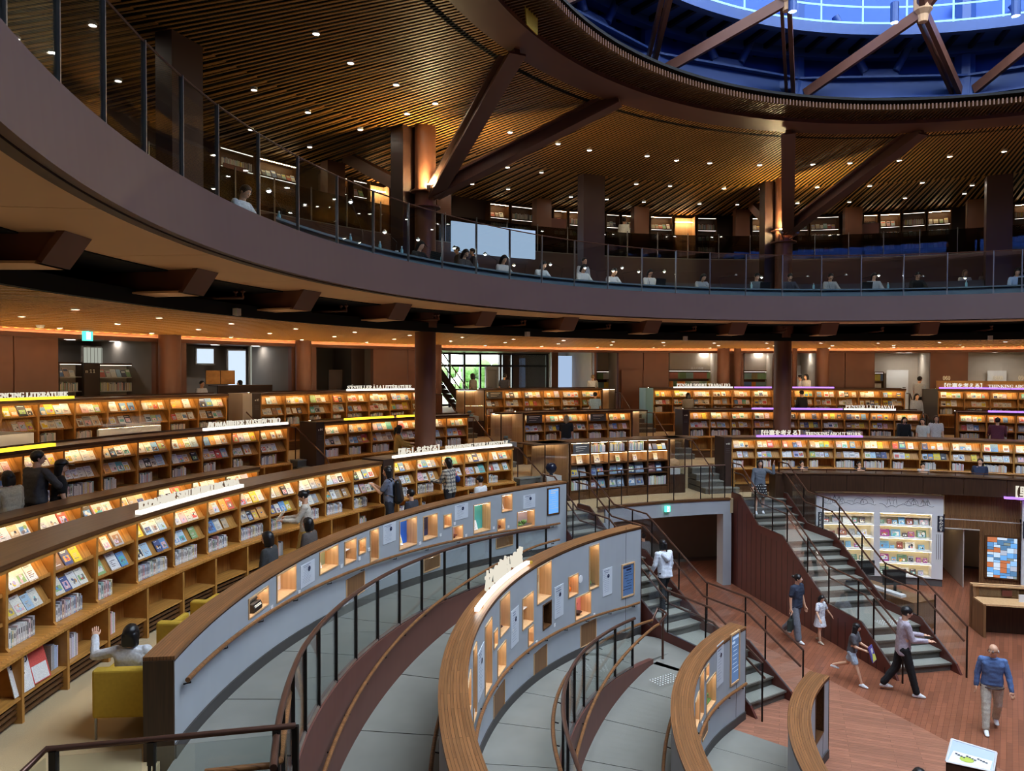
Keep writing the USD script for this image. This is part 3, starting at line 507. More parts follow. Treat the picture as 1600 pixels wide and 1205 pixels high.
def room_shelf(x0, x1, ytop, r, label, rows, dark=False):
    a, b = ang(x0, r * U), ang(x1, r * U); w = math.radians(abs(a - b)) * r * U; zt = onr((x0 + x1) / 2, ytop, r * U)[1]; H = zt - Z0; M = frame(r * U, (a + b) / 2, Z0)
    s = thing('low_bookcase', label, 'bookcase')
    obj('back', MB().box((0, .3, H / 2), (w, .02, H), M), 'oak_dark' if dark else 'cream_wall', s)
    for q in (-1, 1): obj('side', MB().box((q * (w / 2 - .01), .15, H / 2), (.03, .3, H), M), 'dark_plate' if not dark else 'oak_dark', s)
    obj('top', MB().box((0, .15, H - .02), (w, .32, .04), M), 'oak_dark', s)
    obj('light_strip', MB().box((0, .02, H - .06), (w - .06, .03, .02), M), 'led_white', s)
    bk = MB()
    for i in range(rows):
        z = H - (i + 1) * .40
        obj('shelf', MB().box((0, .15, z - .015), (w - .04, .3, .025), M), 'oak_dark' if dark else 'white_paint', s)
        if dark:                                                     # rows of bound volumes in colour blocks
            x = -w / 2 + .03
            while x < w / 2 - .1:
                c = RNG.choice([(.80, .74, .18), (.25, .42, .20), (.80, .84, .86), (.16, .26, .58), (.50, .68, .50), (.86, .62, .10), (.80, .30, .06), (.38, .28, .12), (.28, .46, .44), (.55, .20, .14)]); e = min(w / 2 - .03, x + RNG.uniform(.15, .42))
                while x < e: bk.box((x + .018, .12, z + .14), (.033, .2, .28), M, c); x += .037
        elif i == 0: face_books(bk, M, -w / 2 + .04, w / 2 - .05, z, .24)
        else: spines(bk, M, -w / 2 + .04, w / 2 - .12, z, .24)
    obj('bound_volume' if dark else 'book_row', bk, 'print', s, kind='stuff')
    return s, M, w, H
room_shelf(92, 129, 566, 15.5, 'white bookcase of paperbacks behind the glass at far left, left bay', 3)
room_shelf(155, 225, 568, 15.5, 'white bookcase of paperbacks behind the glass at far left, wide bay', 3)
for x0, x1 in ((130, 154), (226, 243)):
    a0, a1 = ang(x0, 15.4 * U), ang(x1, 15.4 * U); z1 = onr(x0, 567, 15.4 * U)[1]
    e = thing('end_panel_sign', f'tall dark bookcase end panel lettered n 11, {"left" if x0 < 200 else "right"} one', 'sign')
    obj('board', MB().ring(15.38 * U, 15.42 * U, a0, a1, Z0, z1, 1), 'dark_plate', e)
for x0, x1, nm, yt in ((932, 966, 'beside the big window', 579), (1045, 1120, 'under the newspaper sign', 578), (1162, 1210, 'left of the right column', 579), (1366, 1381, 'narrow one right of the brown panel', 581)):
    room_shelf(x0, x1, yt, 15.6, f'shelf of bound volumes in colour blocks, {nm}', 3, True)
    if x0 < 1300:
        a0, a1 = ang(x0, 15.7 * U), ang(x1, 15.7 * U); z = onr(x0, yt, 15.7 * U)[1]
        obj('wall_panel', MB().ring(15.62 * U, 15.7 * U, a0, a1, z, ZC - .15, 1), 'cream_wall', label=f'cream wall panel above the bound volumes, {nm}', cat='wall', kind='structure')
for k, (x0, x1, y0, r, m) in enumerate([(1241, 1276, 573, 16.9, 'white_paint'), (1387, 1417, 580, 16.9, 'white_paint'), (1545, 1570, 581, 16.9, 'white_paint'), (550, 578, 545, 15.2, 'brown_dark'), (515, 532, 580, 15.2, 'brown_dark'), (972, 1004, 580, 14.57, 'brown_metal')]):
    a0, z1 = onr(x0, y0, r * U); a1 = ang(x1, r * U); d = thing('door', f'plain {"white" if m == "white_paint" else "dark brown"} door in the rear rooms, {["fourth", "fifth", "sixth", "second", "first", "third"][k]} from the left', 'door', kind='structure')
    obj('leaf', MB().ring(r * U - .04, r * U, a0, a1, Z0, z1, 1), m, d)
    obj('frame', MB().ring(r * U - .05, r * U, a0 + .12, a0, Z0, z1 + .05, 1).ring(r * U - .05, r * U, a1, a1 - .12, Z0, z1 + .05, 1).ring(r * U - .05, r * U, a0 + .12, a1 - .12, z1, z1 + .05, 1), m, d)
    obj('handle', MB().box((0, 0, 1), (.12, .04, .03), frame(r * U - .06, a1 + .25, Z0)), 'steel', d)
# office counter with two hanging boards
a0, a1 = ang(337, 15.2 * U), ang(422, 15.2 * U)
of = thing('service_counter', 'dark brown service counter in the office behind the rear wall', 'counter')
obj('front', MB().ring(15.1 * U, 15.14 * U, a0, a1, Z0, onr(380, 603, 15.1 * U)[1], 1), 'brown_dark', of); obj('worktop', MB().ring(15.1 * U, 15.5 * U, a0, a1, onr(380, 603, 15.1 * U)[1], onr(380, 602, 15.1 * U)[1], 1), 'oak_dark', of)
for k, (x0, x1) in enumerate([(322, 344), (345, 367)]):
    a0, z1 = onr(x0, 579, 14.9 * U); a1, z0 = onr(x1, 600, 14.9 * U)
    s = thing('counter_sign', f'tan counter sign board in the office opening, {"left" if not k else "right"} one', 'sign')
    obj('board', MB().ring(14.9 * U, 14.92 * U, a0, a1, z0, z1, 1), 'oak', s)
# big window bay
wf = thing('window', 'big dark-framed outside window in the middle of the rear wall', 'window', kind='structure')
RG = 18.2 * U
zs_, zm = Z0 + .1, onr(820, 572, RG)[1]
FX = [676, 702, 725, 750, 786, 800, 854]; FA = [ang(x, RG) for x in FX]
for a in FA: obj('mullion', MB().box((0, 0, (Z0 + ZC) / 2), (.09, .16, ZC - Z0), frame(RG, a)), 'rail_dark', wf)
for z in (zs_, zm, ZC - .15): obj('transom', MB().ring(RG - .05, RG + .05, FA[0], FA[-1], z - .05, z + .05, 1), 'rail_dark', wf)
for i in range(len(FA) - 1): obj('pane', MB().ring(RG, RG + .012, FA[i], FA[i + 1], zs_, ZC - .15, 1), 'pane_clear', wf)
obj('wall_window_bay', MB().ring(RW + .3, 20 * U, ang(690, RW) + 1.5, ang(690, RW) + 1.9, Z0, ZC, 1).ring(RG - .1, RG, ang(855, RG), ang(940, RG), Z0, ZC, 1), 'wall_dim', label='side walls of the window bay', cat='wall', kind='structure')
for k, (x0, x1, m, y0) in enumerate([(862, 872, 'brown_metal', 540), (873, 904, 'screen_pale', 556), (905, 926, 'brown_dark', 540)]):
    a0, a1 = ang(x0, 16.4 * U), ang(x1, 16.4 * U)
    obj('wall_strip', MB().ring(16.4 * U, 16.45 * U, a0, a1, Z0, ZC - .1 if m != 'screen_pale' else onr(880, y0, 16.4 * U)[1], 1), m, label=['brown wall strip right of the big window', 'self-lit pale blue glass door panel right of the big window', 'dark wall strip at the right of the window bay'][k], cat='wall', kind='structure')  # the glass door panel emits light though it is no lamp
lf = thing('lift_door', 'grey steel lift door seen in the window bay', 'door', kind='structure')
a0, z1 = onr(802, 578, 17.4 * U); a0 = ang(762, 17.4 * U); a1 = ang(776, 17.4 * U)
obj('leaf', MB().ring(17.4 * U, 17.44 * U, a0, a1, Z0, z1, 1), 'steel', lf); obj('frame', MB().ring(17.38 * U, 17.5 * U, a0 + .2, a0, Z0, z1 + .15, 1).ring(17.38 * U, 17.5 * U, a1, a1 - .2, Z0, z1 + .15, 1).ring(17.38 * U, 17.5 * U, a0 + .2, a1 - .2, z1, z1 + .15, 1), 'white_paint', lf)
sc = thing('steel_stair', 'dark steel staircase rising leftwards behind the left column', 'stairs')
p0, p1 = P(15.3 * U, ang(742, 15.3 * U), Z0 - .4), P(15.9 * U, ang(668, 15.9 * U), Z0 + 2.4)
for o in (0, .9): obj('stringer', MB().box((0, 0, 0), (np.linalg.norm(p1 - p0), .06, .28), T(*((p0 + p1) / 2 + P(o, 120))) @ RZ(math.degrees(math.atan2(*(p1 - p0)[1::-1]))) @ RY(-math.degrees(math.asin((p1 - p0)[2] / np.linalg.norm(p1 - p0))))), 'brown_dark', sc)
for k in range(14): q = p0 + (p1 - p0) * (k + .5) / 14; obj('tread', MB().box((0, .5, .05), (.3, .9, .04), T(*q) @ RZ(25)), 'steel', sc)
for hz in (.5, .95): obj('handrail', MB().tube([p0 + (0, 0, hz), p1 + (0, 0, hz)], .025, 5), 'steel', sc)
for k in range(6): q = p0 + (p1 - p0) * (k + .5) / 6; obj('baluster', MB().tube([q, q + (0, 0, .95)], .018, 5), 'steel', sc)
# outdoors
obj('ground', MB().ring(30, 400, 90, 150, -6, -5, 6), 'green_leaf', label='green hillside ground outside the big window', cat='ground', kind='structure')
ho = thing('house', 'white gabled house seen through the big window', 'house')
hM = T(*P(60, ang(826, 60), -5)) @ RZ(ang(826, 60) - 90)
zr = onr(826, 590, 60)[1] + 5
obj('wall', MB().box((0, 0, (zr - 1.2) / 2), (5, 6, zr - 1.2), hM), 'white_paint', ho)
obj('roof', MB().prism([(-3.2, zr - 1.4), (0, zr), (3.2, zr - 1.4), (3.2, zr - 1.2), (0, zr + .25), (-3.2, zr - 1.2)], -3.4, 3.4, hM), 'grey_plate', ho)
for x in (-1.4, 0, 1.4): obj('window', MB().box((x, -3.02, zr - 2.2), (.7, .06, .9), hM), 'black_plastic', ho)
for k, (px, r, h) in enumerate([(812, 95, 4.6), (826, 100, 5.2), (840, 92, 5.0), (851, 97, 5.6), (795, 105, 4.4), (740, 98, 4.2)]):
    t = thing('broadleaf_tree', f'leafy green tree outside the big window, {ORD[[740, 795, 812, 826, 840, 851].index(px)]} from the left', 'tree', 'trees outside the window')
    b = P(r, ang(px, r), -5); top = onr(px, 582, r)[1] + h * .35; rg = np.random.RandomState(k); mb = MB()
    for q in range(40):
        c = b + np.r_[rg.normal(0, 1.9, 2), 0]; c[2] = top - abs(rg.normal(0, 2.2)) - .8; s = trimesh.creation.icosphere(1, rg.uniform(.6, 1.2)); v = np.asarray(s.vertices) * (1 + .25 * (meshkit.noise(np.asarray(s.vertices) * 4 + q)[:, None] - .5)) + c; mb.add(v, s.faces)
    obj('crown', mb, 'green_leaf', t); obj('trunk', MB().tube([b, (b[0], b[1], top - 2)], [.35, .2], 7), 'brown_dark', t)
# ================================================================== lettering
FONTS = [glob.glob('/opt/blender-*/*/datafiles/fonts/' + n)[0] for n in ('NotoSansMath*', 'Noto Sans CJK*', 'Inter.woff2')]
@functools.lru_cache(None)
def glyph(ch, sans=False):
    """(mesh in xy with capitals 1 tall, advance); traced like meshkit.text_mesh"""
    from PIL import Image, ImageDraw, ImageFont
    from shapely import affinity, box, union_all
    base = {'É': 'E', 'À': 'A', 'Й': 'И'}.get(ch, ch); mir = base in 'ЯИ'
    base = {'О': 'O', 'М': 'M', 'А': 'A', 'Н': 'H', 'Е': 'E', 'Х': 'X', 'С': 'C', 'Т': 'T', 'В': 'B', 'Я': 'R', 'И': 'N', 'З': '3'}.get(base, base)
    if base.isascii() and not sans:
        f, st = FONTS[0], 0
        g = chr(0x1D400 + ord(base) - 65) if base.isupper() else chr(0x1D7CE + int(base)) if base.isdigit() else chr(0x1D41A + ord(base) - 97) if base.islower() else base
    else: f, st, g = FONTS[2 if base.isascii() else 1], 0 if sans else 3, base
    ft = ImageFont.truetype(f, 96); x0, y0, x1, y1 = ft.getbbox(g, anchor='ls', stroke_width=st)
    adv = ft.getlength(g)
    im = Image.new('L', (max(1, x1 - x0) + 8, max(1, y1 - y0) + 8)); ImageDraw.Draw(im).text((4 - x0, 4 - y0), g, 255, font=ft, anchor='ls', stroke_width=st)
    on = np.pad(np.asarray(im) > 127, ((0, 0), (1, 1))).astype(np.int8); rows, starts = np.nonzero(np.diff(on, axis=1) == 1); ends = np.nonzero(np.diff(on, axis=1) == -1)[1]
    if not len(rows): return None, .3
    sh = union_all(box(starts, -rows - 1, ends, -rows)).buffer(.6).buffer(-.6).simplify(.9)
    s = 1 / 68.; sh = affinity.affine_transform(sh, [s, 0, 0, s, -4 * s + x0 * s, (4 - y0) * s])
    if mir: sh = affinity.scale(sh, -1, 1)
    w = adv * s
    if ch in 'ÉÀЙ':
        cx = sh.bounds[0] + (sh.bounds[2] - sh.bounds[0]) / 2; k = {'É': .12, 'À': -.12, 'Й': 0}[ch]
        from shapely import Polygon
        sh = sh.union(Polygon([(cx - .1 - k, 1.08), (cx + .02 - k, 1.08), (cx + .1 + k, 1.26), (cx - .04 + k, 1.26)]) if k else box(cx - .18, 1.08, cx + .18, 1.18))
    ms = [trimesh.creation.extrude_polygon(p, 1, engine='earcut') for p in getattr(sh, 'geoms', [sh])]
    return (np.vstack([m.vertices for m in ms]), np.vstack([m.faces + o for m, o in zip(ms, np.cumsum([0] + [len(m.vertices) for m in ms[:-1]]))])), w
XZ = np.array([[1, 0, 0, 0], [0, 0, -1, 0], [0, 1, 0, 0], [0, 0, 0, 1.]])     # glyph xy -> local xz, depth towards -y
def word(parent, text, r, z, a0, a1, mat, h=None, dp=.03, sans=False, lean=0, name='letter', each=True):
    """letters standing on the ring from angle a0 (left) to a1 (right)"""
    L = math.radians(a0 - a1) * r; adv = [glyph(c, sans)[1] for c in text]; s = L / sum(adv); h = h or s; x = 0; allm = MB()
    for c, w in zip(text, adv):
        g = glyph(c, sans)[0]
        if g is not None:
            a = a0 - math.degrees((x + w / 2) * s / r); v = g[0] * (s, h, dp) + (-w * s / 2, 0, 0)
            v = v @ XZ[:3, :3].T; M = frame(r, a, z) @ RX(lean); v = v @ M[:3, :3].T + M[:3, 3]
            if each: obj(name, MB().add(v, g[1]), mat, parent)
            else: allm.add(v, g[1])
        x += w
    if not each: obj(name, allm, mat, parent)
def light_bar(parent, px0, px1, r, z, mat, n=None, h=.06, d=.10, py=582):
    a0, a1 = onr(px0, py, r)[0], onr(px1, py, r)[0]; n = n or max(1, round(math.radians(a0 - a1) * r / 1.0))
    for i in range(n): obj('light_bar', MB().ring(r, r + d, a0 + (a1 - a0) * (i + .012) / n, a0 + (a1 - a0) * (i + .988) / n, z, z + h, 1), mat, parent)

# ================================================================== bookcases on the tiers
HB = 1.10 * U
COLN = [('cream', (.84, .80, .68)), ('white', (.86, .85, .82)), ('yellow', (.86, .66, .06)), ('red', (.72, .12, .10)), ('blue', (.16, .36, .66)), ('pale blue', (.50, .68, .80)), ('teal', (.16, .52, .48)), ('green', (.34, .52, .22)), ('pink', (.84, .52, .54)), ('orange', (.86, .42, .12)), ('navy', (.10, .13, .28)), ('grey', (.46, .47, .48)), ('black', (.06, .06, .07)), ('lilac', (.58, .50, .70)), ('tan', (.66, .50, .32)), ('brown', (.34, .20, .12))]
CW = [26, 26, 7, 5, 5, 7, 3, 3, 5, 4, 4, 6, 3, 3, 6, 3]
far_face, far_spine = MB(), MB()
NF, NS = [0], [0]
def cover_art(mb, w, h, y, base, rng):
    """flat printed shapes on a cover: title band, lines and a picture of a few patches"""
    q = lambda x0, z0, x1, z1, c, e=.0004: mb.quad([(x0, y - e, z0), (x1, y - e, z0), (x1, y - e, z1), (x0, y - e, z1)], c)
    dk = (.26, .24, .25) if sum(base) > 1.0 else (.85, .83, .78); a = rng.choice(COLN)[1]; b = rng.choice(COLN)[1]
    for i in range(rng.randint(1, 2)): q(-w * .38, h * (.86 - .07 * i), w * rng.uniform(.05, .34), h * (.90 - .07 * i), dk)
    k = rng.random()
    if k < .75:
        z0, z1 = h * rng.uniform(.08, .25), h * rng.uniform(.5, .7)
        q(-w * .36, z0, w * .36, z1, a)
        for i in range(5):
            cx, cz, s = rng.uniform(-.24, .24) * w, rng.uniform(z0 + .15 * (z1 - z0), z1 - .15 * (z1 - z0)), rng.uniform(.06, .17) * w; t = np.linspace(0, 2 * math.pi, 8)[:-1]
            v = np.c_[cx + s * np.cos(t), np.full(7, y - .0008 - .0002 * i), cz + s * np.sin(t) * 1.1]; mb.add(v, [[0, j, j + 1] for j in range(1, 6)], None, rng.choice([b, dk, base, rng.choice(COLN)[1]]))
    else:
        for i in range(4): q(-w * .3, h * (.2 + .1 * i), w * rng.uniform(-.1, .3), h * (.24 + .1 * i), rng.choice([dk, a]))
def book_face(M, w, h, t, col, label, group, rng):
    b = thing('book', label, 'book', group, M=M); c = MB()
    c.box((0, -t + .0015, h / 2), (w, .003, h), None, col); c.box((0, -.0015, h / 2), (w, .003, h), None, col); c.box((-w / 2 + .0015, -t / 2, h / 2), (.003, t, h), None, col)
    cover_art(c, w, h, -t, col, rng); obj('cover', c, 'print', b)
    obj('pages', MB().box((.0015, -t / 2, h / 2), (w - .007, t - .006, h - .008)), 'page_white', b)
ROWN = ['top row', 'middle row']
def bay_books(M, w, key, bay, detail, rng, rows=(0, 1), spine=True, big=1.0):
    """fills one bay; M: frame at the bay's centre on the ring at floor level"""
    H = HB
    for ri in rows:
        z = H - (.35 if ri == 0 else .66) + .012; x = -w / 2 + .035 + rng.uniform(0, .04); n = 0
        while True:
            bw = rng.choice([.128, .13, .148, .15, .16, .188]) * big; bh = {.128: .185, .13: .19, .148: .21, .15: .215, .16: .22, .188: .255}[round(bw / big, 3)] * big; bt = rng.uniform(.012, .024)
            if x + bw > w / 2 - .035: break
            if rng.random() < .06: x += bw * .8; continue
            nm, c = rng.choices(COLN, CW)[0]; k = rng.uniform(.88, 1.06); c = tuple(min(.9, v * k) for v in c); n += 1
            N = M @ T(x + bw / 2, .045, z) @ RX(-30)
            if detail and NF[0] < 296:
                NF[0] += 1; book_face(N, bw, bh, bt, c, f'{nm} book, {nth(n - 1)} from left on {ROWN[ri]}, bay {bay} of {key}', 'face-out books on the display shelves', rng)
            else:
                far_face.box((0, -bt / 2, bh / 2), (bw, bt, bh), N, c); s = MB(); cover_art(s, bw, bh, -bt - .002, c, rng)
                for v, f, cc in zip(s.v[:4], s.f[:4], s.c[:4]): far_face.add(v @ N[:3, :3].T + N[:3, 3], f - f.min(), None, cc[0])
            x += bw + (rng.uniform(.002, .012) if rng.random() < .85 else rng.uniform(.03, .09))
    if spine:
        x = -w / 2 + .035; end = -w / 2 + w * rng.uniform(.35, .9); n = 0
        while x < end:
            bw = rng.uniform(.016, .042); bh = rng.uniform(.165, .225)
            nm, c = rng.choices(COLN, CW)[0]; k = rng.uniform(.22, .38); c = tuple(min(.88, .5 * v + k) for v in c); n += 1; nm = 'pale ' + nm.replace('pale ', '') if nm not in ('white', 'cream', 'grey') else nm
            if detail and NS[0] < 280:
                NS[0] += 1; mb = MB().box((0, .07, bh / 2), (bw * .94, .14, bh), None, c); mb.box((0, -.0004, bh * .2), (bw * .7, .001, bh * .16), None, (.85, .85, .8)); mb.box((0, -.0004, bh * .65), (bw * .4, .001, bh * .3), None, (.15, .14, .14))
                p = obj('upright_book', mb, 'print', label=f'{"thick" if bw > .03 else "thin"} {"tall" if bh > .2 else "short"} {nm} book, {nth(n - 1)} from left, lowest row, bay {bay}, {key[4:]}', cat='book', group='upright books on the lowest rows', M=M @ T(x + bw / 2, .03, H - .97 + .022))
            else: far_spine.box((x + bw / 2, .10, H - .97 + .022 + bh / 2), (bw * .94, .14, bh), M, c)
            x += bw
def bookcase(name, label, rf, z0, px, key, detail=False, depth=.45, seed=0, rows=(0, 1), spine=True, vents=False, low=True, ang_in=None, big=1.0, led='led_warm', off=0):
    """curved run of display bays; px: picture columns of its dividers, left to right"""
    r = rf * U; A = ang_in or [ang(x, r) for x in px]; b = thing(name, label, 'bookcase'); H = z0 + HB; rng = random.Random(seed); D = depth * U
    obj('top_board', MB().ring(r - .03, r + D, A[0] + .12, A[-1] - .12, H - .045, H, .8), 'walnut_top', b)
    if rf > 10.5:
        obj('strip_hiding_lip', MB().ring(r + D - .11, r + D - .10, A[0], A[-1], H, H + .035, .8), 'walnut_top', b); obj('unseen_top_strip', MB().ring(r + D - .07, r + D - .03, A[0], A[-1], H + .001, H + .008, .8), 'unseen_wash', b)  # strip hidden behind the lip, out of view, placed to light the ceiling
    obj('valance', MB().ring(r - .028, r - .008, A[0] + .1, A[-1] - .1, H - .10, H - .045, .8), 'oak', b)
    obj('top_edge', MB().ring(r - .045, r - .03, A[0] + .12, A[-1] - .12, H - .05, H + .004, .8), 'oak_dark', b)
    obj('back_panel', MB().ring(r + .36, r + .38, A[0], A[-1], z0 + .7, H - .045, .8), 'oak_vertical', b)
    obj('rear_panel', MB().ring(r + D - .03, r + D, A[0], A[-1], z0 - .4, H - .045, .8), 'walnut', b)
    obj('low_back_panel', MB().ring(r + .2, r + .22, A[0], A[-1], z0 + .02, z0 + .73, .8), 'oak_vertical', b)
    for i, a in enumerate(A):
        obj('divider', MB().prism([(-.15, 0), (-.15, .70), (-.02, .76), (.015, .80), (.0, H - z0 - .045), (.37, H - z0 - .045), (.37, 0)], -.021, .021, frame(r, a, z0) @ RZ(90)), 'oak', b)
    for i in range(len(A) - 1):
        a, c = A[i] - .1, A[i + 1] + .1; w = math.radians(a - c) * r; M = frame(r, (a + c) / 2, z0); h = HB
        obj('light_strip', MB().ring(r + .02, r + .045, a - .1, c + .1, H - .066, H - .046, 2), led, b)
        for ri in rows:
            z = h - (.35 if ri == 0 else .66)
            obj('display_shelf', MB().prism([(.03, z), (.035, z + .03), (.05, z + .012), (.20, z + .27), (.215, z + .26), (.36, z + .0), (.36, z - .012), (.03, z - .012)], -w / 2, w / 2, M @ RZ(90)), 'oak', b)
        obj('ledge', MB().prism([(-.17, h - .97 - .03), (-.17, h - .97 + .0), (-.11, h - .97 + .0), (-.10, h - .97 + .018), (.36, h - .97 + .018), (.36, h - .97 - .03)], -w / 2 - .03, w / 2 + .03, M @ RZ(90)), 'oak', b)
        if low:
            obj('low_shelf', MB().ring(r - .14, r + .2, a, c, z0 + .26, z0 + .285, 2), 'oak', b)
            if vents:
                for q in range(3): obj('vent_slat', MB().ring(r - .10, r - .07, a, c, z0 + .05 + q * .065, z0 + .085 + q * .065, 2), 'oak_dark', b)
                obj('vent_back', MB().ring(r - .03, r - .02, a, c, z0, z0 + .26, 2), 'black_void', b)
            else: obj('plinth', MB().ring(r - .10, r - .08, a, c, z0, z0 + .26, 2), 'oak_dark', b)
        bay_books(M, w, key, i + 1 - off, detail and i >= off, rng, rows, spine, big)
    return b, A
def end_sign(px0, px1, rf, z0, text, label, mat='dark_plate'):
    r = rf * U - .02; a0, a1 = ang(px0, r), ang(px1, r); s = thing('end_panel_sign', label, 'sign')
    obj('board', MB().ring(r, r + .45 * U, a0, a1, z0, z0 + HB + .005, 1), mat, s)
    if text:
        m = (a0 + a1) / 2; d = (a0 - a1) * .3; word(s, text, r - .003, z0 + HB - .22, m + d, m - d, 'page_white', dp=.006, each=False, name='lettering')
        for q in range(3): obj('text_line', MB().box((0, -.003, 0), (math.radians(a0 - a1) * r * .55, .004, .012), frame(r, m, z0 + HB - .36 - .05 * q)), 'grey_plate', s)
# --- lowest tier
bD, AD = bookcase('bookcase', 'long near left bookcase on the lowest gallery, lettered EXPANDIR SEU MODO DE VIDA', 9.2, Z1, [-78, 8, 83, 150, 213, 271, 323.5, 374.5, 422, 466, 509, 552, 594], 'the near left bookcase', True, .45, 1, vents=True, off=1)
bC, AC = bookcase('bookcase', 'counter-topped left bookcase standing behind the near left bookcase', 10.27, Z1, [-72, -5, 59, 126, 187.5, 245.5, 299.5, 352, 402], 'the counter-topped left bookcase', True, .26, 2, rows=(0,), spine=False, low=False, big=1.25, off=1)
b1, A1_ = bookcase('bookcase', 'bookcase lettered BROADENING YOUR LIFESTYLE left of the middle', 9.3, Z1, [615.5, 651.5, 690, 726, 763, 801], 'the BROADENING YOUR bookcase', True, .47, 3)
bB, AB_ = bookcase('bookcase', 'left bookcase on the second gallery with Russian lettering', 11.3, Z2, [-120, -32, 35, 99, 159, 215, 266.5, 316, 362, 406, 449.5], 'the Russian-lettered left bookcase', True, .45, 4, off=1)
# --- further rows: their books are one mass
bookcase('bookcase', 'long right bookcase on the lowest gallery lettered THINKING ABOUT WORK', 9.2, Z1, [1145, 1182.5, 1222, 1264, 1306, 1349, 1394, 1439.5, 1487, 1535.5, 1586.5, 1640], 'far', False, .5, 5)
bookcase('bookcase', 'bookcase n 04 on the second gallery behind the left column', 11.3, Z2, [507, 544, 581, 621, 659, 698, 731], 'far', False, .45, 6)
bookcase('bookcase', 'right bookcase on the second gallery lettered PENSER LE TRAVAIL', 11.3, Z2, [1078, 1110, 1143, 1177, 1213, 1249, 1285, 1321, 1360, 1399, 1440], 'far', False, .45, 7)
bookcase('bookcase', 'short bookcase at the right edge of the second gallery', 11.3, Z2, [1499, 1543, 1589, 1640], 'far', False, .45, 8)
bookcase('bookcase', 'left bookcase on the third gallery lettered EXPERIENCING LITERATURE', 13.05, Z3, [-175, -115, -55, 1, 60, 117, 168, 219, 265, 310, 354], 'far', False, .45, 9)
bookcase('bookcase', 'third gallery bookcase n 05 with French lettering about literature', 13.05, Z3, [408, 446, 483, 519, 542, 577, 610, 644, 678], 'far', False, .45, 10)
bookcase('bookcase', 'right bookcase on the third gallery lettered PENSAR SOBRE TRABALHO', 13.05, Z3, [1022, 1052, 1083, 1113, 1145, 1176, 1208, 1240, 1273.5, 1308, 1342, 1378, 1414], 'far', False, .45, 11)
bookcase('bookcase', 'third gallery bookcase under the raised wooden sign board at the right edge', 13.05, Z3, [1467, 1508, 1548.5, 1592, 1640], 'far', False, .45, 12)
bookcase('bookcase', 'middle bookcase on the third gallery in front of the big window', 13.05, Z3, [759, 788.5, 819, 849, 878.5, 908.5, 939], 'far', False, .45, 13)
bookcase('bookcase', 'middle bookcase on the second gallery between two glass cases', 11.3, Z2, [820, 852, 886, 919, 951, 986], 'far', False, .45, 14)
# --- middle bookcase of the bridge: four rows, second one lit
r = 9.3 * U; A = [ang(x, r) for x in (892, 923, 952, 982, 1013, 1045)]; mbk = thing('bookcase', 'bridge bookcase with a row of lit niches and large dark books', 'bookcase'); rng = random.Random(15)
obj('top_board', MB().ring(r - .03, r + .5 * U, A[0] + 5.2, A[-1] - 4.0, Z1 + HB - .04, Z1 + HB, 1), 'walnut_top', mbk)
obj('back_panel', MB().ring(r + .3, r + .32, A[0], A[-1], Z1, Z1 + HB - .04, 1), 'oak_dark', mbk)
for a in A: obj('divider', MB().box((0, .15, HB / 2 - .02), (.045, .32, HB - .04), frame(r, a, Z1)), 'oak_dark', mbk)
for i in range(5):
    a, c = A[i], A[i + 1]; w = math.radians(a - c) * r - .05; M = frame(r, (a + c) / 2, Z1)
    for z in (1.36, 1.03, .66, .27): obj('shelf', MB().box((0, .14, z), (w, .28, .025), M), 'oak_dark', mbk)
    obj('plinth', MB().box((0, .02, .12), (w, .03, .24), M), 'oak_dark', mbk)
    obj('niche_lining', MB().box((0, .285, 1.2), (w, .02, .3), M).box((-w / 2 + .006, .14, 1.2), (.012, .27, .3), M).box((w / 2 - .006, .14, 1.2), (.012, .27, .3), M), 'case_wood', mbk)
    obj('light_strip', MB().box((0, .03, 1.335), (w, .02, .012), M), 'led_warm', mbk); obj('light_strip', MB().box((0, .03, HB - .05), (w, .02, .012), M), 'led_warm', mbk)
    if i == 0: pass
    elif i < 4: spines(far_spine, M @ T(0, .04), -w / 2 + .01, w / 2 - .06, 1.375, .24)
    else: face_books(far_face, M, -w / 2 + .02, w / 2, 1.375, .2)
    nm = ['left end', 'second', 'middle', 'fourth', 'right end'][i]
    book_face(M @ T(rng.uniform(-.08, .08), .16, 1.045) @ RX(-18), .2 if i < 2 else .14, .24 if i < 2 else .2, .02, (.86, .80, .64), f'cream book leaning in the {nm} lit niche of the bridge bookcase', 'books in the lit niches', rng)
    for row, z in ((0, .675), (1, .285)):
        if row == 1 and i in (0, 4): spines(far_spine, M @ T(0, .03), -w / 2 + .01, w / 2 - .02, z, .27); continue
        x = -w / 2 + .02
        for q in range(2):
            bw = rng.uniform(.2, .3); bh = rng.uniform(.26, .33)
            if x + bw > w / 2: bw = w / 2 - x - .01
            nmc, cc = rng.choice([('dark grey', (.16, .17, .19)), ('maroon', (.20, .08, .07)), ('navy', (.05, .07, .14)), ('grey', (.34, .35, .36)), ('slate blue', (.25, .32, .40))])
            book_face(M @ T(x + bw / 2, .10, z) @ RX(-18), bw, bh, .03, cc, f'large {nmc} book, {["left", "right"][q]} one in the {nm} bay, {["upper", "lower"][row]} large-book row, bridge bookcase', 'large books on the bridge bookcase', rng); x += bw + .02
obj('display_book', far_face, 'print', label='small face-out books on the display rows of the distant bookcases', cat='books', kind='stuff')
obj('upright_volume', far_spine, 'print', label='rows of upright books on the distant bookcases', cat='books', kind='stuff')
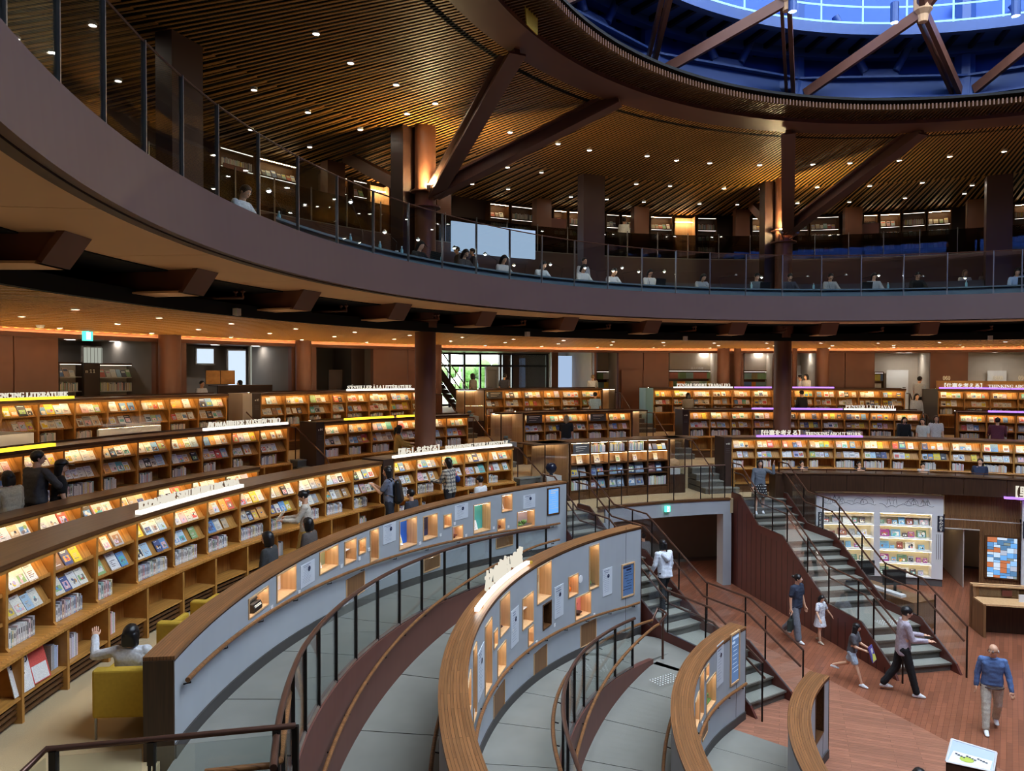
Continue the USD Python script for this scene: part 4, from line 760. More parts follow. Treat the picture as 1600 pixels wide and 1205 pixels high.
# --- glass end cases of the middle bookcases
def end_case(px0, px1, rf, z0, label, art):
    r = rf * U; a0, a1 = ang(px0, r), ang(px1, r); w = math.radians(a0 - a1) * r; M = frame(r, (a0 + a1) / 2, z0); d = .46 * U; zb = .56
    c = thing('display_case', label, 'display case')
    obj('base', MB().box((0, d / 2, zb / 2), (w, d, zb), M), 'walnut', c); obj('back_panel', MB().box((0, d - .03, (zb + HB) / 2), (w, .03, HB - zb), M), 'case_wood', c); obj('side_panel', MB().box((w / 2 * (1 if px0 < 930 else -1) - .015 * (1 if px0 < 930 else -1), d / 2, (zb + HB) / 2), (.03, d, HB - zb), M), 'case_wood', c)
    obj('top', MB().box((0, d / 2, HB - .02), (w + .02, d + .02, .04), M), 'walnut_top', c)
    obj('front_pane', MB().box((0, .01, (zb + HB) / 2), (w, .012, HB - zb), M), 'pane_case', c); s = -1 if px0 < 930 else 1
    obj('side_pane', MB().box((s * (w / 2 - .006), d / 2, (zb + HB) / 2), (.012, d, HB - zb), M), 'pane_case', c)
    for x in (-w / 2 + .012, w / 2 - .012): obj('post', MB().box((x, .012, (zb + HB) / 2), (.026, .026, HB - zb), M), 'walnut', c)
    obj('light_strip', MB().box((0, d - .1, HB - .06), (w - .08, .03, .02), M), 'led_niche', c)
    obj('pedestal', MB().box((.0, d * .45, zb + .09), (w * .62, d * .5, .18), M), 'white_paint', c)
    if art:
        o = thing('exhibit', art[0], 'exhibit'); N = M @ T(0, d * .42, zb + .18); rg = np.random.RandomState(len(art[0]))
        if art[1] == 'vase': obj('body', MB().lathe([(.01, 0), (.06, .0), (.05, .06), (.14, .14), (.17, .24), (.12, .34), (.05, .37), (.05, .36), (.01, .34)], N, 18), 'navy_glaze', o, smooth=True)
        elif art[1] == 'skull':
            v = trimesh.creation.icosphere(3, .17); p = np.asarray(v.vertices); p = p * (1 + .45 * (meshkit.fbm(p * 9 + 3, 3)[:, None] - .5)) * (1.3, .8, .9) + (0, 0, .15); obj('body', MB().add(p @ N[:3, :3].T + N[:3, 3], v.faces), 'soffit_tan', o, smooth=True)
        else:
            for k in range(4): obj('piece', MB().box((.08 * (k % 2) - .04, .05 * (k // 2), .03 + .045 * k), (.2 - .03 * k, .13, .04), N @ RZ(20 * k)), ['screen_paint', 'white_paint', 'steel', 'screen_paint'][k], o)

end_case(852, 890, 9.3, Z1, 'glass display case with a dark round vase left of the bridge bookcase', ('dark blue round vase in the glass case left of the bridge bookcase', 'vase'))
end_case(1047, 1072, 9.3, Z1, 'glass display case with a tan carved piece right of the bridge bookcase', ('tan carved knobbly piece in the glass case right of the bridge bookcase', 'skull'))
end_case(783, 818, 11.3, Z2, 'glass display case at the left end of the second gallery middle bookcase', ('small stacked pale blue model in the second gallery left glass case', 'stack'))
end_case(988, 1012, 11.3, Z2, 'glass display case at the right end of the second gallery middle bookcase', None)
end_case(726, 757, 13.05, Z3, 'glass display case at the left end of the third gallery middle bookcase', ('small stacked white model in the third gallery left glass case', 'stack'))
end_case(941, 962, 13.05, Z3, 'glass display case at the right end of the third gallery middle bookcase', None)
# dark plaques in the middle bookcases
for k, (px0, px1, py, rf, z0) in enumerate([(763, 785, 617, 13.05, Z3), (823, 847, 653, 11.3, Z2), (923, 947, 651, 11.3, Z2), (896, 921, 695, 9.3, Z1)]):
    r = rf * U - .01; a0, a1 = ang(px0, r), ang(px1, r); w = math.radians(a0 - a1) * r; M = frame(r, (a0 + a1) / 2, z0 + HB - .21)
    s = thing('shelf_plaque', f'grey plaque with white text lines on a middle bookcase, {["on the third gallery", "left on the second gallery", "right on the second gallery", "on the bridge"][k]}', 'sign')
    obj('plate', MB().box((0, 0, 0), (w, .02, .29), M), 'grey_plate', s)
    for q in range(3): obj('text_line', MB().box((-.03 * q, -.012, .06 - .06 * q), (w * (.7 - .12 * q), .004, .03 if q == 0 else .014), M), 'page_white', s)
# end panels lettered with the case numbers
end_sign(395, 407, 13.05, Z3, 'n 05', 'dark end panel lettered n 05 at the left end of the French lettered bookcase')
end_sign(494, 506, 11.3, Z2, 'n 04', 'dark end panel lettered n 04 on the second gallery')
end_sign(599, 614.5, 9.3, Z1, 'n 01', 'dark end panel lettered n 01 left of BROADENING YOUR LIFESTYLE')
end_sign(1133, 1144, 9.2, Z1, 'w 01', 'dark end panel at the left end of the THINKING ABOUT WORK bookcase')
end_sign(1067, 1077, 11.3, Z2, 'w 02', 'dark end panel at the left end of the PENSER LE TRAVAIL bookcase')
end_sign(1009, 1021, 13.05, Z3, '', 'bluish grey end panel left of the PENSAR SOBRE TRABALHO bookcase', 'screen_paint')
end_sign(1443, 1466, 13.05, Z3, '', 'tall dark end panel left of the raised wooden sign board', 'grey_plate')
obj('end_cabinet', MB().ring(13.05 * U, 13.5 * U, ang(379, 13.05 * U), ang(394, 13.05 * U), Z3, Z3 + HB, 1), 'cream_wall', label='pale end cabinet left of the n 05 panel', cat='cabinet')
# --- lettering on the bookcase tops
def top_sign(label, rf, z0, words, bars, h=None, dz=0.0):
    s = thing('shelf_lettering', label, 'lettering'); r = rf * U - .02; z = z0 + HB + dz
    for b0, b1, m in bars: light_bar(s, b0, b1, r, z + .004, m)
    for t, p0, p1, hh in words: word(s, t, r + .07, z + .065, ang(p0, r), ang(p1, r), 'led_sign', hh)  # letters given a faint glow of their own besides the bars
    return s
top_sign('white lettering EXPANDIR SEU MODO DE VIDA on a white light bar', 9.2, Z1, [('EXPANDIR SEU MODO DE VIDA', 221, 377, None)], [(219, 381, 'led_white')])
top_sign('white lettering BROADENING YOUR LIFESTYLE with Japanese on a white light bar', 9.3, Z1, [('【暮らしを広げる】', 620, 694, None), ('BROADENING YOUR LIFESTYLE', 698, 796, None)], [(616, 801, 'led_white')])
top_sign('white Russian lettering on the second gallery left bookcase', 11.3, Z2, [('ДОМАШНЕЕ ХОЗЯЙСТВО', 327, 440, None)], [(320, 451, 'led_white'), (-40, 87, 'led_yellow')])
top_sign('yellow light bars on top of the n 04 bookcase', 11.3, Z2, [], [(540, 581, 'led_yellow'), (582, 616, 'led_yellow'), (622, 656, 'led_yellow')])
top_sign('white lettering EXPERIENCING LITERATURE on yellow light bars at the far left', 13.05, Z3, [('EXPERIENCING LITERATURE', -46, 108, None)], [(-60, 117, 'led_yellow')])
top_sign('white French lettering on the third gallery left of the left column', 13.05, Z3, [("S'ÉVEILLER À LA LITTÉRATURE", 544, 644, None)], [(543, 648, 'led_white')])
top_sign('white lettering PENSAR SOBRE TRABALHO with purple light bars', 13.05, Z3, [('PENSAR SOBRE TRABALHO', 1058, 1142, None)], [(1053, 1146, 'led_white'), (1148, 1207, 'led_purple'), (1239, 1304, 'led_purple')])
top_sign('white lettering PENSER LE TRAVAIL with purple light bars', 11.3, Z2, [('PENSER LE TRAVAIL', 1322, 1401, None)], [(1320, 1401, 'led_white'), (1176, 1318, 'led_purple')])
top_sign('white lettering THINKING ABOUT WORK with Japanese on the lowest right bookcase', 9.2, Z1, [('【仕事を考える】', 1186, 1258, None), ('THINKING ABOUT WORK', 1261, 1348, None)], [(1184, 1350, 'led_purple')])
s = top_sign('white lettering THINKING ABOUT WORK on a raised wooden board at the right edge', 13.05, Z3, [('【仕事を考える】', 1471, 1541, None), ('THINKING ABOUT WORK', 1545, 1640, None)], [(1468, 1640, 'led_purple')], dz=.02)
obj('board', MB().ring(13.05 * U + .1, 13.05 * U + .14, ang(1464, 13.05 * U), ang(1640, 13.05 * U), Z3 + HB, Z3 + HB + .33, 1), 'oak', s)
top_sign('purple light bars on the short bookcase at the right edge', 11.3, Z2, [], [(1545, 1640, 'led_purple')])
for k, (t, p0, p1, py, r) in enumerate([('060', 1473, 1485, 594, 14.3), ('0860', 1551, 1567, 594, 14.3), ('090', 1591, 1603, 594, 14.3)]):
    a0, z = onr(p0, py, r * U); s = thing('shelf_number', f'small standing white number {t} behind the raised wooden board', 'sign')
    word(s, t, r * U, z, a0, ang(p1, r * U), 'page_white', .16, .02)
s = thing('wall_lettering', 'small white Japanese lettering on the cream panel above the bound volumes', 'lettering'); a0, z = onr(1079, 577, 15.6 * U); word(s, '過去の新聞', 15.6 * U, z, a0, ang(1099, 15.6 * U), 'white_paint', dp=.02)
for k, (x0, x1) in enumerate([(133, 149), (229, 241)]):
    s = thing('panel_lettering', f'lettering n 11 on the dark panel behind the glass, {"left" if not k else "right"} panel', 'lettering'); a0, z = onr(x0, 583, 15.36 * U); word(s, 'n 11', 15.36 * U, z, a0, ang(x1, 15.36 * U), 'page_white', dp=.01, each=False, name='characters')
# --- steps between the tiers, one flight of four risers in every gap, with handrails
def tier_steps(px0, px1, r1, z0, z1, label, rail=True):
    r = r1 * U; a0, a1 = ang(px0, r), ang(px1, r); s = thing('steps', label, 'steps', kind='structure'); n = 4
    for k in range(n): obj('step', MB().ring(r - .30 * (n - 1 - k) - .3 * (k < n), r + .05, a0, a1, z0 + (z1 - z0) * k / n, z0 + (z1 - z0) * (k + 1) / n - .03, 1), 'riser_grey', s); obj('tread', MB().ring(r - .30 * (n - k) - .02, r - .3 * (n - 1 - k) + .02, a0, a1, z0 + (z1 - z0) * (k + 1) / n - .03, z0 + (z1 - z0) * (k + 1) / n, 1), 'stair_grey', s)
    if rail:
        h = thing('handrail', 'brown handrail of the ' + label.replace('carpeted ', ''), 'handrail')
        p = [P(r + .55, a0 - .4, z1 + .85), P(r - .1, a0 - .4, z1 + .85), P(r - 1.3, a0 - .4, z0 + .85), P(r - 1.5, a0 - .4, z0 + .6)]
        obj('rail', MB().tube(p, .02, 6), 'rail_metal', h); obj('post', MB().tube([P(r - .05, a0 - .4, z1), P(r - .05, a0 - .4, z1 + .85)], .016, 5), 'rail_metal', h); obj('post', MB().tube([P(r - 1.25, a0 - .4, z0), P(r - 1.25, a0 - .4, z0 + .86)], .016, 5), 'rail_metal', h)
tier_steps(803, 846, 9.8, Z1, Z2, 'carpeted steps left of the bridge bookcase')
tier_steps(1076, 1131, 9.8, Z1, Z2, 'carpeted steps right of the bridge bookcase')
tier_steps(733, 778, 11.75, Z2, Z3, 'carpeted second steps left of the middle')
tier_steps(1015, 1066, 11.75, Z2, Z3, 'carpeted second steps right of the middle')
tier_steps(453, 493, 11.75, Z2, Z3, 'carpeted steps left of the n 04 panel')
tier_steps(355, 379, 13.5, Z3, Z0, 'carpeted top steps left of the pale cabinet')
tier_steps(684, 722, 13.5, Z3, Z0, 'carpeted top steps left of the big window')
tier_steps(963, 1008, 13.5, Z3, Z0, 'carpeted top steps beside the bluish end panel')
tier_steps(1415, 1443, 13.5, Z3, Z0, 'carpeted top steps right of PENSAR SOBRE TRABALHO')
tier_steps(1442, 1498, 11.75, Z2, Z3, 'carpeted second steps at the right')
# ================================================================== curved display walls, ramps, balustrades
lane = lambda z130, slope: (lambda a: z130 * U + slope * U * (a - 130))
LA = lambda a: min(1.65, 1.20 + max(0, a - 132) * .0084) * U       # outer lane rising to the left
LB = lambda a: max(.80, 1.20 - max(0, a - 140) * .0083) * U        # its return lane
LC = lambda a: min(.86, .43 + max(0, a - 134) * .0085) * U
LD = lambda a: max(.12, .43 - max(0, a - 139) * .0118) * U
LE = lambda a: max(0, a - 139) * .006 * U
def ramp(name, label, r0, r1, f, a0, a1, step=7.5):
    t = thing(name, label, 'ramp', kind='structure'); n = int((a1 - a0) / step)
    for k in range(n):
        p, q = a0 + (a1 - a0) * k / n, a0 + (a1 - a0) * (k + 1) / n
        obj('slab', MB().arc(lambda a: [(r0 * U, -.02), (r1 * U, -.02), (r1 * U, f(a)), (r0 * U, f(a))], p + .05, q - .05, 1), 'carpet_grey', t)
    obj('joint_bed', MB().arc(lambda a: [(r0 * U + .01, -.02), (r1 * U - .01, -.02), (r1 * U - .01, f(a) - .012), (r0 * U + .01, f(a) - .012)], a0, a1, 1), 'carpet_joint', t)
ramp('ramp', 'grey carpeted outer ramp lane along the tallest display wall', 7.17, 7.9, LA, 131.8, 196)
ramp('ramp', 'grey carpeted return ramp lane behind the second display wall', 6.25, 7.13, LB, 131.8, 214)
ramp('ramp', 'grey carpeted ramp lane in front of the second display wall', 5.38, 6.08, LC, 133.8, 214)
ramp('ramp', 'grey carpeted return ramp lane behind the third display wall', 4.45, 5.34, LD, 137.5, 214)
ramp('ramp', 'pale carpeted lowest ramp lane in front of the third display wall', 3.45, 4.26, LE, 139.5, 214)
def kerb(label, r, ft, fb, a0, a1):
    return obj('ramp_kerb', MB().arc(lambda a: [(r * U - .04, fb(a) - .05), (r * U + .06, fb(a) - .05), (r * U + .06, ft(a) + .03), (r * U - .04, ft(a) + .03)], a0, a1, 1), 'lane_red', label=label, cat='kerb', kind='structure')
kerb('dark red-brown ramp side under the left glass balustrade', 7.15, LA, LB, 134, 196)
kerb('dark red-brown ramp side under the right glass balustrade', 5.36, LC, LD, 138.5, 214)
HOLES = {1: [], 2: [], 3: [], 4: []}
WALLS = {1: (7.90, 8.08, -1.755, None, 186.6, 'tall curved grey display wall beside the near left bookcase'), 2: (6.08, 6.275, -2.135, None, 216, 'second curved grey display wall with the glowing Japanese title'),
         3: (4.265, 4.46, -2.962, None, 216, 'third lower curved grey display wall'), 4: (3.25, 3.447, -3.184, None, 216, 'smallest curved grey display wall with one big window')}
ENDPX = {1: (885, 752), 2: (1001.5, 822), 3: (1165, 980), 4: (1295, 1056)}
# wall, x0, x1, top, bottom (picture rows at the middle), back colour, content, words for the label
NICHES = [
 (1, 388, 419, 926, 956, (.80, .76, .70), 'machine', 'with a small black typewriter'), (1, 432, 462, 891, 932, (.84, .83, .82), 'sheets', 'with white illustrated sheets'), (1, 499, 528, 857, 891, (.40, .44, .24), 'book', 'with a book before a green map'),
 (1, 538, 556, 844, 879, (.82, .82, .80), 'shelf', 'with two white cards on a shelf'), (1, 560, 571, 842, 865, (.70, .76, .16), 'frame', 'glowing yellow-green'), (1, 578, 591, 827, 876, (.10, .09, .08), 'tall', 'tall and dark'),
 (1, 624, 651, 811, 855, (.02, .14, .70), 'book', 'glowing deep blue'), (1, 661, 683, 805, 842, (.03, .04, .12), 'emblem', 'with a navy cloth and small books'), (1, 693, 705, 804, 824, (.62, .42, .26), 'frame', 'small and brown beside a poster'),
 (1, 707, 723, 822, 843, (.46, .30, .52), 'bowl', 'with a purple glow and a dark bowl'), (1, 740, 766, 787, 831, (.10, .52, .48), 'book', 'glowing teal with a white book'), (1, 784, 800, 773, 799, (.56, .36, .22), 'book', 'with a white book in brown wood'),
 (1, 777, 789, 811, 829, (.40, .16, .10), 'bowl', 'small with a red-brown bowl'), (1, 808, 835, 798, 824, (.50, .40, .44), 'plant', 'with a small green model'),
 (2, 757.5, 768, 972, 1078, (.82, .74, .58), 'tall', 'tall and cream, leftmost of the long ones'), (2, 771, 777, 985, 1011, (.72, .50, .24), 'frame', 'tiny and golden'), (2, 781, 796, 931, 988, (.14, .12, .42), 'bowl', 'with a purple and blue night scene'),
 (2, 816, 833, 930, 978, (.50, .48, .48), 'shelf', 'with grey shelves'), (2, 825, 833, 979, 1007, (.80, .62, .36), 'frame', 'small and warm cream below the grey shelves'), (2, 839, 861, 882, 938, (.84, .76, .50), 'pictures', 'with three small photographs'),
 (2, 848, 861, 942, 980, (.04, .035, .03), 'dark', 'small and black'), (2, 888, 903, 899, 931, (.70, .26, .04), 'fruit', 'full of orange fruit'), (2, 899, 923, 929, 964, (.82, .30, .30), 'bowl', 'glowing pink with a little bicycle'),
 (2, 920.5, 935.5, 852, 919, (.52, .62, .34), 'leaves', 'tall and green with leaves'), (2, 777, 790, 1008, 1050, (.36, .52, .16), 'book', 'green with a white card'), (2, 739, 744, 1010, 1122, (.16, .10, .05), 'tall', 'dark narrow one near the left'), (2, 730.5, 735, 1058, 1116, (.72, .48, .22), 'frame', 'leftmost narrow golden one'),
 (3, 1102, 1107, 1040, 1060, (.70, .52, .30), 'frame', 'small, upper'), (3, 1103.5, 1118, 1059, 1105, (.10, .16, .05), 'lawn', 'dark with a green lawn'), (3, 1093, 1099, 1052, 1121, (.76, .54, .30), 'tall', 'tall golden one'), (3, 1086, 1092, 1088, 1134, (.78, .58, .34), 'frame', 'leftmost golden one'),
 (4, 1274, 1287, 1076, 1153, (.10, .08, .06), 'dark', 'big and dark')]
SCREENS = [(1, 855.5, 873, 763, 803, 'screen_blue'), (2, 971.5, 990, 881, 931, 'screen_paint2'), (3, 1141, 1154, 989, 1066, 'screen_blue2')]

POSTERS = [(1, 469, 491, 879, 914), (1, 598, 618, 818, 848), (1, 710, 731, 788, 811), (1, 817, 836, 773, 794), (2, 798, 810, 951, 1008), (2, 866, 880, 915, 964), (2, 941, 956, 888, 930), (2, 746, 756, 1012, 1086), (3, 1119.5, 1130, 1005, 1070)]
VENTS = [(1, 541, 569, 899, 930), (1, 662, 687, 866, 890), (1, 775, 801, 838, 854), (2, 771, 788, 1074, 1120), (2, 834, 854, 1014, 1054), (2, 907, 931, 972, 1006), (3, 1097, 1105, 1125, 1150)]
def rect(w, x0, x1, y0, y1):
    r = WALLS[w][0] * U; ym = (y0 + y1) / 2; xm = (x0 + x1) / 2
    return onr(x0, ym, r)[0], onr(x1, ym, r)[0], onr(xm, y1, r)[1], onr(xm, y0, r)[1]
for n in NICHES: HOLES[n[0]].append(rect(*n[:5]))
WPRIM = {}
for w, (r0, r1, h, _, aL, label) in WALLS.items():
    r, R, zc = r0 * U, r1 * U, (4.05 + h) * U; aR = onr(*ENDPX[w], r)[0]; t = thing('display_wall', label, 'wall'); WPRIM[w] = t
    As = sorted({aR, aL, *[a for q in HOLES[w] for a in q[:2]], *np.arange(math.ceil(aR), aL, 1.2)}); Zs = sorted({0., zc - .05, *[z for q in HOLES[w] for z in q[2:]]})
    mb = MB(); th = R - r - .012
    for a, b in zip(As[:-1], As[1:]):
        for z0, z1 in zip(Zs[:-1], Zs[1:]):
            m, n = (a + b) / 2, (z0 + z1) / 2
            if any(q[1] < m < q[0] and q[2] < n < q[3] for q in HOLES[w]): continue
            p = [P(r, b, z0), P(r, a, z0), P(r, a, z1), P(r, b, z1)]; mb.add(p, [[0, 1, 2, 3]], [(math.radians(x) * r, 0, z) for x, z in ((b, z0), (a, z0), (a, z1), (b, z1))])
    obj('face', mb, 'wall_grey', t)
    obj('core', MB().ring(R - .02, R - .012, aR, aL, 0, zc - .05, 1), 'wall_grey', t)
    obj('cap', MB().ring(r - .012, R, aR - .05, aL + .05, zc - .035, zc, 1), 'rail_cap', t); obj('cap_edge', MB().ring(r - .004, R - .006, aR, aL, zc - .06, zc - .035, 1), 'walnut', t)
    obj('end_panel', MB().ring(r - .006, R - .006, aR - .12, aR, 0, zc - .035, 1), 'brown_dark', t); obj('end_panel', MB().ring(r - .006, R - .006, aL, aL + .12, 0, zc - .035, 1), 'walnut', t)
    fl = {1: LA, 2: LC, 3: LE, 4: lambda a: 0}[w]
    obj('skirting', MB().arc(lambda a: [(r - .02, fl(a) - .02), (r + .01, fl(a) - .02), (r + .01, fl(a) + .14), (r - .02, fl(a) + .14)], aR, aL, 1), 'baseboard', t)
    for k in range(int((aL - aR) / 6.5)): obj('panel_seam', MB().box((0, 0, 0), (.008, .004, zc - .1), frame(r - .001, aR + 3.1 + 6.5 * k if k == 0 else aR + 3.1 + 6.5 * k, zc / 2 + .1)), 'baseboard', t) if k == 0 else None
def hang(name, label, w, q, cat, y=-.004): return thing(name, label, cat)
IT = 0
for k, n in enumerate(NICHES):
    w, x0, x1, y0, y1, colr, what, words = n; a0, a1, z0, z1 = rect(*n[:5]); r = WALLS[w][0] * U; d = .23; wd = math.radians(a0 - a1) * r; hh = z1 - z0; M = frame(r, (a0 + a1) / 2, (z0 + z1) / 2); t = WPRIM[w]
    f = .02; fr = MB()
    for sx in (-1, 1): fr.box((sx * (wd / 2 - f / 2 + .006), d / 2 - .008, 0), (f, d + .016, hh + .012), M)
    for sz in (-1, 1): fr.box((0, d / 2 - .008, sz * (hh / 2 - f / 2 + .006)), (wd, d + .016, f), M)
    nm = f'niche{k}_back'; plain(nm, colr, .6)
    obj('niche_frame', fr, 'case_wood' if what != 'dark' else 'oak_dark', t); obj('niche_back', MB().box((0, d, 0), (wd, .012, hh), M), nm, t)
    if what not in ('dark',): obj('niche_light', MB().box((0, .05, hh / 2 - f - .006), (wd - .05, .03, .008), M), 'led_niche', t)
    fl = -hh / 2 + f; e = None; lab = f'in the {["tall", "second", "third", "smallest"][w - 1]} wall niche {words}'; rng = random.Random(k); N = M @ T(0, .1, fl)
    if what == 'book': book_face(N @ T(-wd * .1, .05) @ RX(-20) @ RY(rng.uniform(-6, 6)), min(.16, wd * .5), min(.22, hh * .6), .02, (.84, .83, .80), 'small pale book ' + lab, 'books in the display niches', rng)
    elif what == 'machine':
        e = thing('typewriter', 'black typewriter ' + lab.split(' with')[0], 'typewriter'); obj('body', MB().prism([(-.1, 0), (.1, 0), (.1, .05), (.02, .10), (-.08, .10), (-.1, .05)], -.12, .12, N @ RZ(90)), 'black_plastic', e); obj('carriage', MB().tube([N[:3, 3] + N[:3, 0] * q + N[:3, 2] * .115 for q in (-.16, .16)], .02, 8), 'black_plastic', e); obj('keys', MB().box((0, -.07, .075), (.18, .05, .01), N).box((0, -.09, .06), (.18, .03, .01), N), 'page_white', e)
    elif what in ('sheets', 'pictures', 'shelf'):
        e = thing('picture_card', 'picture cards ' + lab, 'card'); m = MB()
        for q in range(3): cz = hh * (.2 + .26 * q); obj('card', MB().box((rng.uniform(-.03, .03), .1, cz), (wd * .55, .01, hh * .2), N).quad([(-wd * .2, .094, cz - hh * .06), (wd * .15, .094, cz - hh * .06), (wd * .15, .094, cz + hh * .05), (-wd * .2, .094, cz + hh * .05)], None, N), ['page_white', 'steel', 'grey_plate'][q] if what != 'sheets' else 'page_white', e)
        if what == 'shelf': obj('shelf', MB().box((0, .06, hh * .42), (wd - .04, .12, .012), N), 'white_paint', e)
    elif what == 'fruit':
        for q in range(7):
            s = trimesh.creation.icosphere(2, min(.055, wd * .16)); obj('orange', MB().tm(s, N @ T((q % 3 - 1) * wd * .24, .05 + .03 * (q % 2), .06 + .1 * (q // 3))), 'fruit_orange', smooth=True, label=f'orange fruit piled in the niche full of orange fruit', cat='fruit', group='oranges in the niche')
    elif what == 'bowl':
        e = thing('bowl', 'small dark bowl ' + lab, 'bowl'); obj('body', MB().lathe([(.02, 0), (.04, .0), (.035, .015), (.09, .06), (.085, .06), (.03, .02), (.001, .02)], N @ T(0, .02), 14), 'stringer_red' if w == 1 else 'brown_dark', e, smooth=True); obj('rod', MB().tube([(N @ T(.0, .05, .0))[:3, 3], (N @ T(.03, .05, hh * .5))[:3, 3]], .006, 5), 'brown_dark', e)
    elif what in ('plant', 'leaves', 'lawn'):
        e = thing('foliage_model', 'small green foliage model ' + lab, 'model'); mb = MB()
        for q in range(9):
            s = trimesh.creation.icosphere(1, .03 + .02 * rng.random()); mb.tm(s, N @ T(rng.uniform(-.4, .4) * wd * .7, rng.uniform(.0, .1), rng.uniform(.02, .7 if what == 'leaves' else .25) * hh))
        obj('leaves', mb, 'green_leaf', e, kind='stuff'); obj('base', MB().box((0, .03, .01), (wd - .05, .14, .02), N), 'green_leaf' if what == 'lawn' else 'steel', e)
    elif what == 'emblem':
        e = thing('hanging_cloth', 'navy hanging cloth with a white plant emblem ' + lab.split(' with')[0], 'cloth'); obj('cloth', MB().box((0, .10, hh * .6), (wd * .7, .006, hh * .62), N), 'navy_glaze', e)
        m = MB().tube([(N @ T(0, .092, hh * .34))[:3, 3], (N @ T(0, .092, hh * .82))[:3, 3]], .004, 4)
        for s in (-1, 1): m.tube([(N @ T(s * .05 * math.sin(q), .092, hh * (.5 + .12 * q * .5) - .0))[:3, 3] for q in np.linspace(0, 1.6, 5)], .004, 4)
        obj('emblem', m, 'page_white', e)
    elif what in ('tall', 'frame', 'dark'):
        e = thing('framed_picture', 'framed picture ' + lab, 'picture'); obj('frame', MB().box((0, .115, hh * .42), (wd * .5, .012, hh * .5), N), 'brown_dark', e); obj('picture', MB().box((0, .107, hh * .42), (wd * .42, .006, hh * .44), N), 'oak' if what != 'dark' else 'grey_plate', e)

for k, n in enumerate(NICHES):
    if k % 2 == 0 or k in (1, 3, 7, 9): 
        w, x0, x1, y0, y1 = n[:5]; r = WALLS[w][0] * U; a, z = onr(x1 + 5, y1 - 3 - (3 if w == 1 else 0), r); s = thing('caption_card', f'caption card beside the niche {n[7]}, {["tall", "second", "third", "smallest"][w - 1]} wall', 'card')
        obj('card', MB().box((0, -.006, 0), (.07, .008, .06), frame(r, a, z)), 'white_paint', s)
for k, n in enumerate(POSTERS):
    a0, a1, z0, z1 = rect(*n); r = WALLS[n[0]][0] * U; wd = math.radians(a0 - a1) * r; M = frame(r, (a0 + a1) / 2, (z0 + z1) / 2); hh = z1 - z0; rng = random.Random(k)
    s = thing('wall_poster', f'white printed text poster on the {["tall", "second", "third"][n[0] - 1]} display wall, {ORD[[i for i, q in enumerate(sorted([p for p in POSTERS if p[0] == n[0]], key=lambda p: p[1])) if q == n][0]]} from the left', 'poster')
    obj('sheet', MB().box((0, -.006, 0), (wd, .008, hh), M), 'poster_paper', s); m = MB()
    for q in range(12): m.box((-wd * .1 + rng.uniform(-.05, .05) * wd, -.0115, hh * (.42 - .07 * q)), (wd * rng.uniform(.3, .6), .001, hh * (.03 if q < 2 else .008)), M)
    obj('printing', m, 'print_blue', s)
    obj('picture', MB().lathe([(.001, 0), (.04, 0.0), (.04, .002)], M @ T(wd * .1, -.011, hh * .2) @ RX(90), 12), 'navy_glaze', s)

for k, n in enumerate(SCREENS):
    a0, a1, z0, z1 = rect(*n[:5]); r = WALLS[n[0]][0] * U; wd = math.radians(a0 - a1) * r; M = frame(r, (a0 + a1) / 2, (z0 + z1) / 2); hh = z1 - z0
    s = thing('information_screen', f'tall blue information screen at the right end of the {["tall", "second", "third"][k]} display wall', 'screen')
    obj('frame', MB().box((-wd / 2, -.01, 0), (.03, .03, hh + .03), M).box((wd / 2, -.01, 0), (.03, .03, hh + .03), M).box((0, -.01, hh / 2), (wd, .03, .03), M).box((0, -.01, -hh / 2), (wd, .03, .03), M), 'oak_dark' if k == 0 else 'case_wood', s)
    obj('display', MB().box((0, -.003, 0), (wd, .01, hh), M), n[5], s); m = MB(); rng = random.Random(k)
    for q in range(9): m.box((rng.uniform(-.15, .15) * wd, -.0095, hh * (.40 - .085 * q)), (wd * rng.uniform(.3, .75), .002, hh * (.05 if q in (0, 1) else .012)), M)
    obj('printing', m, ['screen_pale', 'navy_glaze', 'screen_pale'][k], s)
for k, n in enumerate(VENTS):
    a0, a1, z0, z1 = rect(*n); r = WALLS[n[0]][0] * U; wd = math.radians(a0 - a1) * r; M = frame(r, (a0 + a1) / 2, (z0 + z1) / 2); hh = z1 - z0; t = WPRIM[n[0]]
    obj('vent_panel', MB().box((0, -.002, 0), (wd, .01, hh), M), 'panel_wood', t); obj('vent_frame', MB().box((-wd / 2, -.006, 0), (.02, .02, hh), M).box((wd / 2, -.006, 0), (.02, .02, hh), M).box((0, -.006, -hh / 2), (wd, .02, .025), M), 'case_wood', t)
s = thing('round_label', 'round white sticker beside the niche full of orange fruit', 'sticker'); a, z = onr(907, 905, 6.08 * U); obj('sticker', MB().lathe([(.001, .008), (.075, .008), (.075, 0)], frame(6.08 * U, a, z) @ RX(90), 14), 'white_paint', s)
# glowing Japanese title on the second wall
s = thing('title_lettering', 'glowing Japanese title standing on the second display wall', 'lettering'); zc2 = (4.05 - 2.135) * U
light_bar(s, 748, 828, 6.13 * U, zc2 + .03, 'led_sign2', 3, .05, .06, 912)
b0, b1 = onr(749, 945, 6.17 * U)[0], onr(827, 876, 6.17 * U)[0]
for a in (b0, b1): obj('bar_foot', MB().box((0, 0, .02), (.07, .07, .04), frame(6.16 * U, a, zc2)), 'sofa_yellow', s)
word(s, '本との出会いの窓', 6.19 * U, zc2 + .08, onr(757, 922, 6.19 * U)[0], onr(815, 872, 6.19 * U)[0], 'led_sign', .24)
